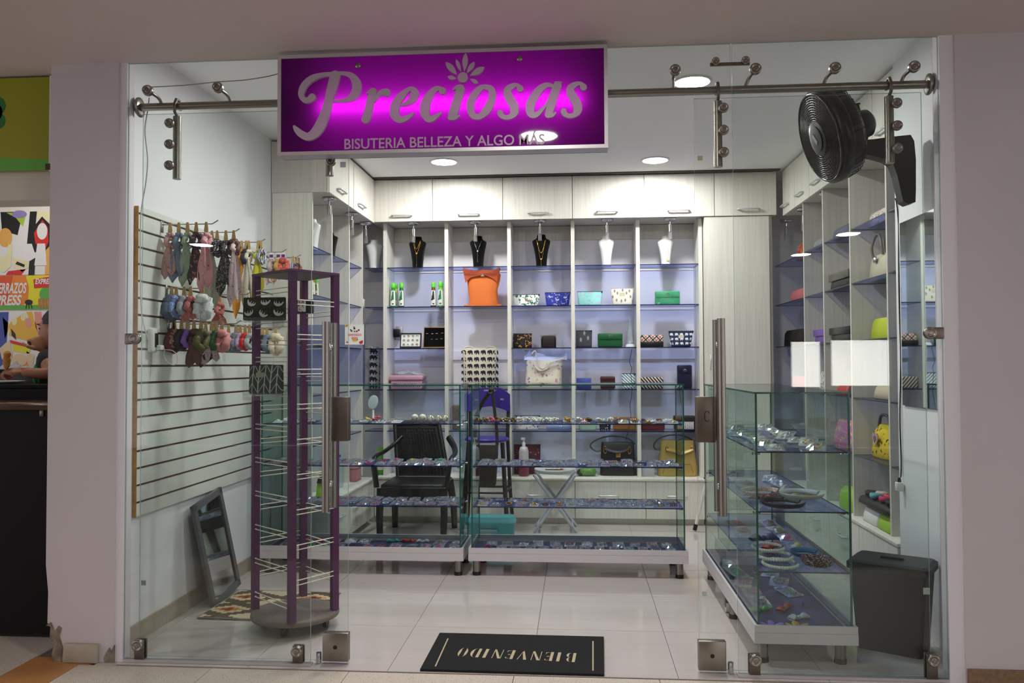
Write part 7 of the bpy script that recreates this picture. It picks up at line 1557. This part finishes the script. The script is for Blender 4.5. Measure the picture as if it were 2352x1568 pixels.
# wall graphics: bold flat colours, no characters
def wx(px): return oy(px, 650, PW).x
def wz(py): return oy(60, py, PW).z
def poster(name, label, y0, y1, base):
    t = thing(name, label, 'poster', (wx(40), PW-.002, wz(y1))); xr = min(wx(128), -2.25); MB().box(wx(-120), PW-.004, wz(y1), xr, PW-.0008, wz(y0)).build('print', base, t); return t
def shape(t, pts, m, lvl=1, n='printed_shape'):
    b = MB(); b.prism([(wx(a), PW-.004-.0007*lvl, wz(c)) for a, c in pts], (0, .0005, 0)); return b.build(n, m, t)
def disc(t, cx_, cy_, rx, ry, m, lvl=1): return shape(t, [(cx_+rx*math.cos(a), cy_+ry*math.sin(a)) for a in [i*math.pi/9 for i in range(18)]], m, lvl)
pm = {n: mat('print_' + n, c, .5) for n, c in (('white', C(226, 226, 228)), ('black', C(22, 22, 26)), ('lime', C(160, 196, 50)), ('violet', C(140, 130, 190)), ('tan', C(222, 170, 90)), ('red', C(206, 44, 36)), ('cream', C(228, 224, 180)), ('blue', C(60, 76, 160)), ('amber', C(226, 180, 60)), ('pinkish', C(224, 150, 140)), ('orange', C(226, 130, 44)), ('skin', C(224, 200, 160)), ('yellow', C(222, 214, 40)), ('pgreen', C(90, 170, 70)), ('brown', C(176, 120, 70)))}
t = poster('wall_poster', 'wall poster of bold black, white, green and orange shapes above the stall banner', 485, 631, pm['white'])
shape(t, [(0, 486), (52, 486), (40, 540), (4, 528)], pm['black']); shape(t, [(14, 488), (60, 488), (52, 520), (36, 500)], pm['lime'], 2); disc(t, 44, 492, 17, 9, pm['violet'], 3); shape(t, [(68, 486), (84, 486), (78, 560), (62, 560)], pm['black']); shape(t, [(84, 486), (120, 486), (120, 510), (86, 508)], pm['cream'], 1)
shape(t, [(96, 498), (118, 520), (116, 580), (80, 580), (72, 556), (78, 520)], pm['black'], 2); shape(t, [(97, 506), (110, 524), (112, 556), (104, 574), (82, 560), (78, 536)], pm['red'], 3); disc(t, 97, 532, 12, 19, pm['white'], 4); shape(t, [(86, 560), (104, 560), (108, 610), (80, 610)], pm['white'], 4)
disc(t, 12, 545, 16, 22, pm['tan'], 2); shape(t, [(20, 560), (28, 562), (26, 612), (10, 626), (0, 620), (0, 590), (14, 588)], pm['cream'], 3); shape(t, [(28, 592), (64, 600), (70, 612), (52, 624), (32, 612)], pm['cream'], 2); shape(t, [(40, 600), (58, 608), (56, 614), (36, 606)], pm['black'], 3); shape(t, [(68, 600), (82, 592), (80, 632), (66, 632)], pm['black'], 2); shape(t, [(106, 575), (120, 560), (120, 631), (104, 631)], pm['tan'], 3); shape(t, [(20, 622), (60, 618), (50, 631), (14, 631)], pm['red'], 2)
t = poster('wall_poster', 'lower wall poster of amber, blue and pink shapes behind the stall counter', 714, 930, pm['white'])
shape(t, [(0, 716), (22, 716), (18, 790), (8, 900), (0, 900)], pm['blue']); shape(t, [(26, 740), (50, 724), (84, 740), (94, 790), (64, 782), (40, 776), (24, 770)], pm['amber'], 2); shape(t, [(8, 728), (26, 746), (14, 778)], pm['amber'], 1); shape(t, [(62, 716), (76, 716), (82, 742), (70, 736)], pm['amber'], 1); shape(t, [(80, 716), (96, 716), (104, 760), (94, 778), (84, 750)], pm['pinkish'], 2); disc(t, 36, 738, 6, 9, pm['cream'], 3); disc(t, 56, 728, 6, 9, pm['cream'], 3); disc(t, 68, 742, 7, 12, pm['pinkish'], 3); shape(t, [(28, 754), (38, 766), (40, 780), (30, 770)], pm['black'], 4)
shape(t, [(30, 786), (76, 790), (70, 812), (34, 806)], pm['yellow'], 3); shape(t, [(26, 780), (62, 790), (60, 796), (28, 788)], pm['red'], 4); disc(t, 48, 826, 18, 14, pm['skin'], 3); shape(t, [(2, 800), (24, 780), (32, 812), (26, 836), (8, 824)], pm['skin'], 3); shape(t, [(30, 818), (60, 822), (72, 846), (40, 850)], pm['orange'], 2); shape(t, [(64, 806), (82, 816), (78, 842), (66, 832)], pm['skin'], 3)
t = poster('stall_banner', 'orange and yellow banner reading PERRAZOS EXPRESS on the stall wall', 632, 711, pm['orange']); t['category'] = 'banner'
shape(t, [(60, 633), (128, 633), (128, 711), (44, 711), (66, 690), (68, 660)], pm['yellow'], 1); shape(t, [(-100, 702), (128, 700), (128, 711), (-100, 711)], pm['pgreen'], 2); disc(t, 106, 676, 14, 16, pm['pgreen'], 3); shape(t, [(78, 642), (128, 634), (128, 660), (80, 662)], pm['red'], 4)
for i in range(5): shape(t, [(90+7*i, 686), (95.5+7*i, 686), (95.5+7*i, 708), (90+7*i, 708)], pm['brown'], 4, 'printed_fence')
disc(t, 68, 694, 9, 6, pm['black'], 4)
for i in (-1, 0, 1): shape(t, [(67+i*5, 698), (69+i*5, 698), (70+i*7, 709), (68+i*7, 709)], pm['black'], 4)
shape(t, [(-100, 633), (30, 633), (20, 702), (-100, 702)], mat('print_deeporange', C(214, 84, 36), .5), 1)
def word(s, x0, x1, y0, y1, m, lvl, n='word'): text(n, s, wx(x0), PW-.004-.0007*lvl, wz(y1), wx(x1)-wx(x0), wz(y0)-wz(y1), m, t, .0004, .03, 'front', .25)
word('PERRAZOS', -10, 63, 649, 674, pm['white'], 3); word('EXPRESS', -36, 52, 677, 701, pm['white'], 3); word('EXPRESS', 82.5, 124, 640.5, 653, pm['white'], 6, 'small_word')
# counter
cb = mat('counter_black', C(9, 7, 6), .6, spec=.2); ct = mat('counter_stone', C(84, 66, 54), .12)
t = thing('stall_counter', 'black food stall counter with a polished brown stone top', 'counter', (-3.2, .45, 0)); MB().box(-4.3, .27, .02, -2.47, .66, 1.085).build('cabinet', cb, t); MB().rbox(-4.3, .25, 1.0865, -2.46, .655, 1.118, .004).build('stone_top', ct, t); MB().box(-4.3, .285, 0, -2.49, .64, .019).build('plinth', black_m, t)
q = oy(96, 948, .268); MB().rbox(q.x-.01, .264, q.z-.017, q.x+.01, .2695, q.z+.017, .001, 0, 1).build('lock_plate', steel_d, t)
t = thing('stall_ledge', 'dark raised serving ledge behind the stall counter', 'counter', (-3.2, .8, 0)); MB().box(-4.3, .665, 0, -2.52, .86, 1.175).build('body', cb, t); MB().rbox(-4.3, .662, 1.1755, -2.50, .885, 1.20, .004).build('ledge_top', cb, t)
ZL = 1.2005
o = MB().lathe([(.0001, 0), (.07, .001), (.105, .012), (.11, .016), (.103, .014), (.06, .004), (.0001, .004)], (oy(8, 880, .80).x, .80, ZL), 28).build('plate', white_p); recenter(o, (oy(8, 880, .80).x, .80, ZL)); tag(o, 'white plate on the dark ledge under the seated hand', 'plate'); o['label'] = 'white plate on the dark stall ledge under the person\'s hand'
t = thing('griddle', 'black griddle with a glowing red strip on a stand behind the person', 'griddle', (-3.25, 1.25, 0)); ga, gb = oy(-60, 870, 1.12).x, oy(84, 870, 1.12).x; gz0, gz1 = oy(40, 902, 1.12).z, oy(40, 853, 1.12).z
MB().rbox(ga, 1.12, gz0, gb, 1.40, gz1, .006).build('body', black_p, t); MB().box(ga, 1.10, gz1+.0005, gb-.03, 1.41, gz1+.012).build('hot_plate', black_m, t); MB().box(oy(34, 848, 1.11).x, 1.108, gz1+.0125, oy(62, 848, 1.11).x, 1.13, gz1+.022).build('red_strip', mat('griddle_red', C(220, 50, 24), .4), t); MB().box(ga+.05, 1.14, 0, gb-.05, 1.38, gz0-.0005).build('stand', cb, t)
t = thing('paper_stack', 'crumpled pale wrapping on top of the griddle', 'paper', (oy(22, 840, 1.25).x, 1.25, gz1+.013)); MB().grid(lambda u, v: V((oy(-5, 842, 1.25).x + .22*u, 1.18+.12*v, gz1+.014 + .035*math.sin(math.pi*u)*math.sin(math.pi*v)*(1+.5*math.sin(17*u+9*v)))), 12, 8, 0, False).build('wrapping', mat('wrap_grey', C(160, 160, 164), .4), t)

# ---------------------------------------------------------------- person eating at the stall
def skin_mesh(vs, ed, root=0, sub=2):
    me = bpy.data.meshes.new('tmp'); me.from_pydata([tuple(p) for p, r in vs], ed, []); o = bpy.data.objects.new('tmp', me); col.objects.link(o)
    o.modifiers.new('s', 'SKIN'); sd = o.modifiers.new('u', 'SUBSURF'); sd.levels = sub; sd.render_levels = sub
    lay = me.skin_vertices[0].data if me.skin_vertices else None
    for i, (p, r) in enumerate(vs): rr = r if isinstance(r, tuple) else (r, r); lay[i].radius = rr; lay[i].use_root = (i == root)
    dg = bpy.context.evaluated_depsgraph_get(); m2 = bpy.data.meshes.new_from_object(o.evaluated_get(dg)); v2 = [v.co.copy() for v in m2.vertices]; f2 = [list(p.vertices) for p in m2.polygons]
    bpy.data.objects.remove(o); bpy.data.meshes.remove(me); bpy.data.meshes.remove(m2); return v2, f2
def remesh(mb, size):
    me = bpy.data.meshes.new('tmp'); me.from_pydata(mb.v, [], mb.f); o = bpy.data.objects.new('tmp', me); col.objects.link(o)
    rm = o.modifiers.new('r', 'REMESH'); rm.mode = 'VOXEL'; rm.voxel_size = size; rm.use_smooth_shade = True
    sm = o.modifiers.new('k', 'SMOOTH'); sm.iterations = 3; sm.factor = .5
    dg = bpy.context.evaluated_depsgraph_get(); m2 = bpy.data.meshes.new_from_object(o.evaluated_get(dg)); r = MB().add([v.co.copy() for v in m2.vertices], [list(p.vertices) for p in m2.polygons], 0, True)
    bpy.data.objects.remove(o); bpy.data.meshes.remove(me); bpy.data.meshes.remove(m2); return r
J = lambda px, py, Y: oy(px+14, py, Y)
hd = J(119, 757, 1.03); nk = J(127, 806, 1.04); ch = J(134, 850, 1.06); pel = V((ch.x+.03, 1.08, .83))
shL, shR = V((ch.x-.005, .90, nk.z-.045)), V((ch.x+.01, 1.20, nk.z-.045))
elL, wrL, haL = J(110, 880, .83), J(34, 876, .80), J(12, 874, .80); elL.z = ZL+.05; wrL.z = ZL+.062; haL.z = ZL+.068
elR, wrR, haR = J(106, 870, 1.03), J(85, 806, .99), J(78, 788, .985); elR.z = ZL+.04
kL, kR, aL_, aR_ = V((pel.x-.03, 1.0, .45)), V((pel.x-.01, 1.17, .45)), V((pel.x+.02, 1.0, .07)), V((pel.x+.03, 1.18, .07))
vs = [(pel, (.12, .10)), ((pel+ch)/2, (.11, .095)), (ch, (.13, .10)), (nk, .052), (nk+(hd-nk)*.5, .05), (shL, .055), (elL, .04), (wrL, .027), (shR, .055), (elR, .042), (wrR, .028), (pel+V((0, -.085, -.04)), .085), (kL, .058), (aL_, .04), (pel+V((0, .085, -.04)), .085), (kR, .058), (aR_, .04), (aL_+V((-.14, 0, -.045)), .03), (aR_+V((-.14, 0, -.045)), .03)]
ed = [(0, 1), (1, 2), (2, 3), (3, 4), (2, 5), (5, 6), (6, 7), (2, 8), (8, 9), (9, 10), (0, 11), (11, 12), (12, 13), (0, 14), (14, 15), (15, 16), (13, 17), (16, 18)]
bv, bf = skin_mesh(vs, ed); b = MB().add(bv, bf)
hs = .092
b.ell(hd, .098, .076, .118, 20, 14).ell(hd+V((-.035, 0, -.06)), .055, .052, .055, 14, 10)
b.ell(hd+V((-.098, 0, -.016)), .022, .014, .026, 10, 8).ell(hd+V((-.088, 0, .03)), .018, .05, .012, 10, 6).ell(hd+V((-.088, 0, -.058)), .014, .022, .009, 10, 6).ell(hd+V((-.088, 0, -.072)), .013, .02, .009, 10, 6).ell(hd+V((-.078, 0, -.10)), .022, .024, .02, 10, 6)
for s in (-1, 1): b.ell(hd+V((.012, s*.076, -.012)), .022, .010, .034, 10, 8)
def hand(b, wr, d, side, up, curl):
    d = d.normalized(); up = (up - d*up.dot(d)).normalized(); lat = d.cross(up)
    R = Matrix((d, lat, up)).transposed(); b.ell(wr+d*.045, .052, .040, .018, 14, 8, 0, R)
    for i, (L, off) in enumerate(((.066, .027), (.074, .009), (.070, -.009), (.054, -.026))):
        p = wr+d*.082+lat*off; a = curl; pts = [p-d*.02, p]
        for k, f in enumerate((.45, .32, .25)):
            dr = d*math.cos(a) - up*math.sin(a); p = p + dr*L*f; pts.append(p); a += curl
        b.tube(pts, [.0095, .0095, .009, .0085, .0065], 8); b.ell(pts[-1], .007, .007, .007, 8, 6)
    p = wr+d*.025+lat*.032*side; q = p+d*.03+lat*.026*side-up*.012; e = q+d*.032-up*.02; b.tube([p, q, e], [.013, .0105, .008], 8); b.ell(e, .008, .008, .008, 8, 6)
hand(b, wrL, (haL-wrL), 1, V((0, -.3, 1)), 1.05)
hand(b, wrR, (haR-wrR)+V((-.012, 0, .0)), -1, V((.8, -.35, .3)), 1.15)
body = remesh(b, .0058)
per = thing('person', 'young person with short black hair eating at the stall counter, one hand raised', 'person', (pel.x, pel.y, 0))
body.build('body', mat('skin_brown', C(150, 100, 74), .55), per)
hr = MB(); hr.ell(hd+V((.012, 0, .03)), .104, .083, .104, 20, 12); hb2 = MB()
hb2.v = [tuple(v) for v in hr.v]; hb2.f = [f for f in hr.f if sum((V(hr.v[i]).z - hd.z) + (V(hr.v[i]).x - hd.x)*.55 for i in f)/len(f) > .018]; hb2.m = [0]*len(hb2.f); hb2.s = [True]*len(hb2.f)
hb2.build('hair', mat('hair_black', C(14, 13, 14), .6, bump=.6, bscale=150), per)
b = MB()
for s in (-1, 1): b.ell(hd+V((-.083, s*.034, .006)), .01, .013, .007, 10, 6)
b.build('eyes', mat('eye_dark', C(30, 22, 20), .3), per)
b = MB()
for s in (-1, 1): b.ell(hd+V((-.092, s*.034, .03)), .008, .022, .004, 10, 5)
b.build('eyebrows', bpy.data.materials['hair_black'], per)
sv = [(pel+V((0, 0, .02)), (.135, .115)), ((pel+ch)/2, (.125, .11)), (ch, (.145, .115)), (nk+V((0, 0, -.035)), .066), (shL, .068), (shL+(elL-shL)*.55, .056), (shR, .068), (shR+(elR-shR)*.55, .058)]
a, c = skin_mesh(sv, [(0, 1), (1, 2), (2, 3), (2, 4), (4, 5), (2, 6), (6, 7)]); MB().add(a, c, 0, True).build('shirt', mat('shirt_black', C(22, 24, 24), .8), per)
q = J(110, 842, .93); MB().ell(V((ch.x-.115, 1.0, ch.z-.02)), .02, .05, .07, 12, 8).build('green_print', mat('shirt_green', C(60, 170, 80), .8), per)
for k_, p_ in ((11, (pel+V((0, -.085, -.04)), kL, aL_)), (14, (pel+V((0, .085, -.04)), kR, aR_))):
    MB().tube([p_[0]+V((0, 0, .06)), p_[0], (p_[0]+p_[1])/2, p_[1], (p_[1]+p_[2])/2, p_[2]+V((0, 0, .02))], [.098, .098, .086, .072, .064, .058], 14).build('trouser_leg', mat('trousers_grey', C(50, 54, 62), .8), per)
for p_ in (aL_, aR_): MB().ell(V((p_.x-.055, p_.y, .043)), .13, .048, .042, 14, 8).build('shoe', black_p, per)
q = haL + V((-.02, -.012, .055)); t = thing('fried_snack', 'golden fried snack held upright in the person\'s hand', 'snack', q); b = MB(); b.ell(q, .02, .017, .045, 12, 8).ell(q+V((.003, 0, .038)), .021, .017, .02, 10, 7); b.build('crust', mat('crust_golden', C(190, 130, 50), .6, bump=1, bscale=90), t)
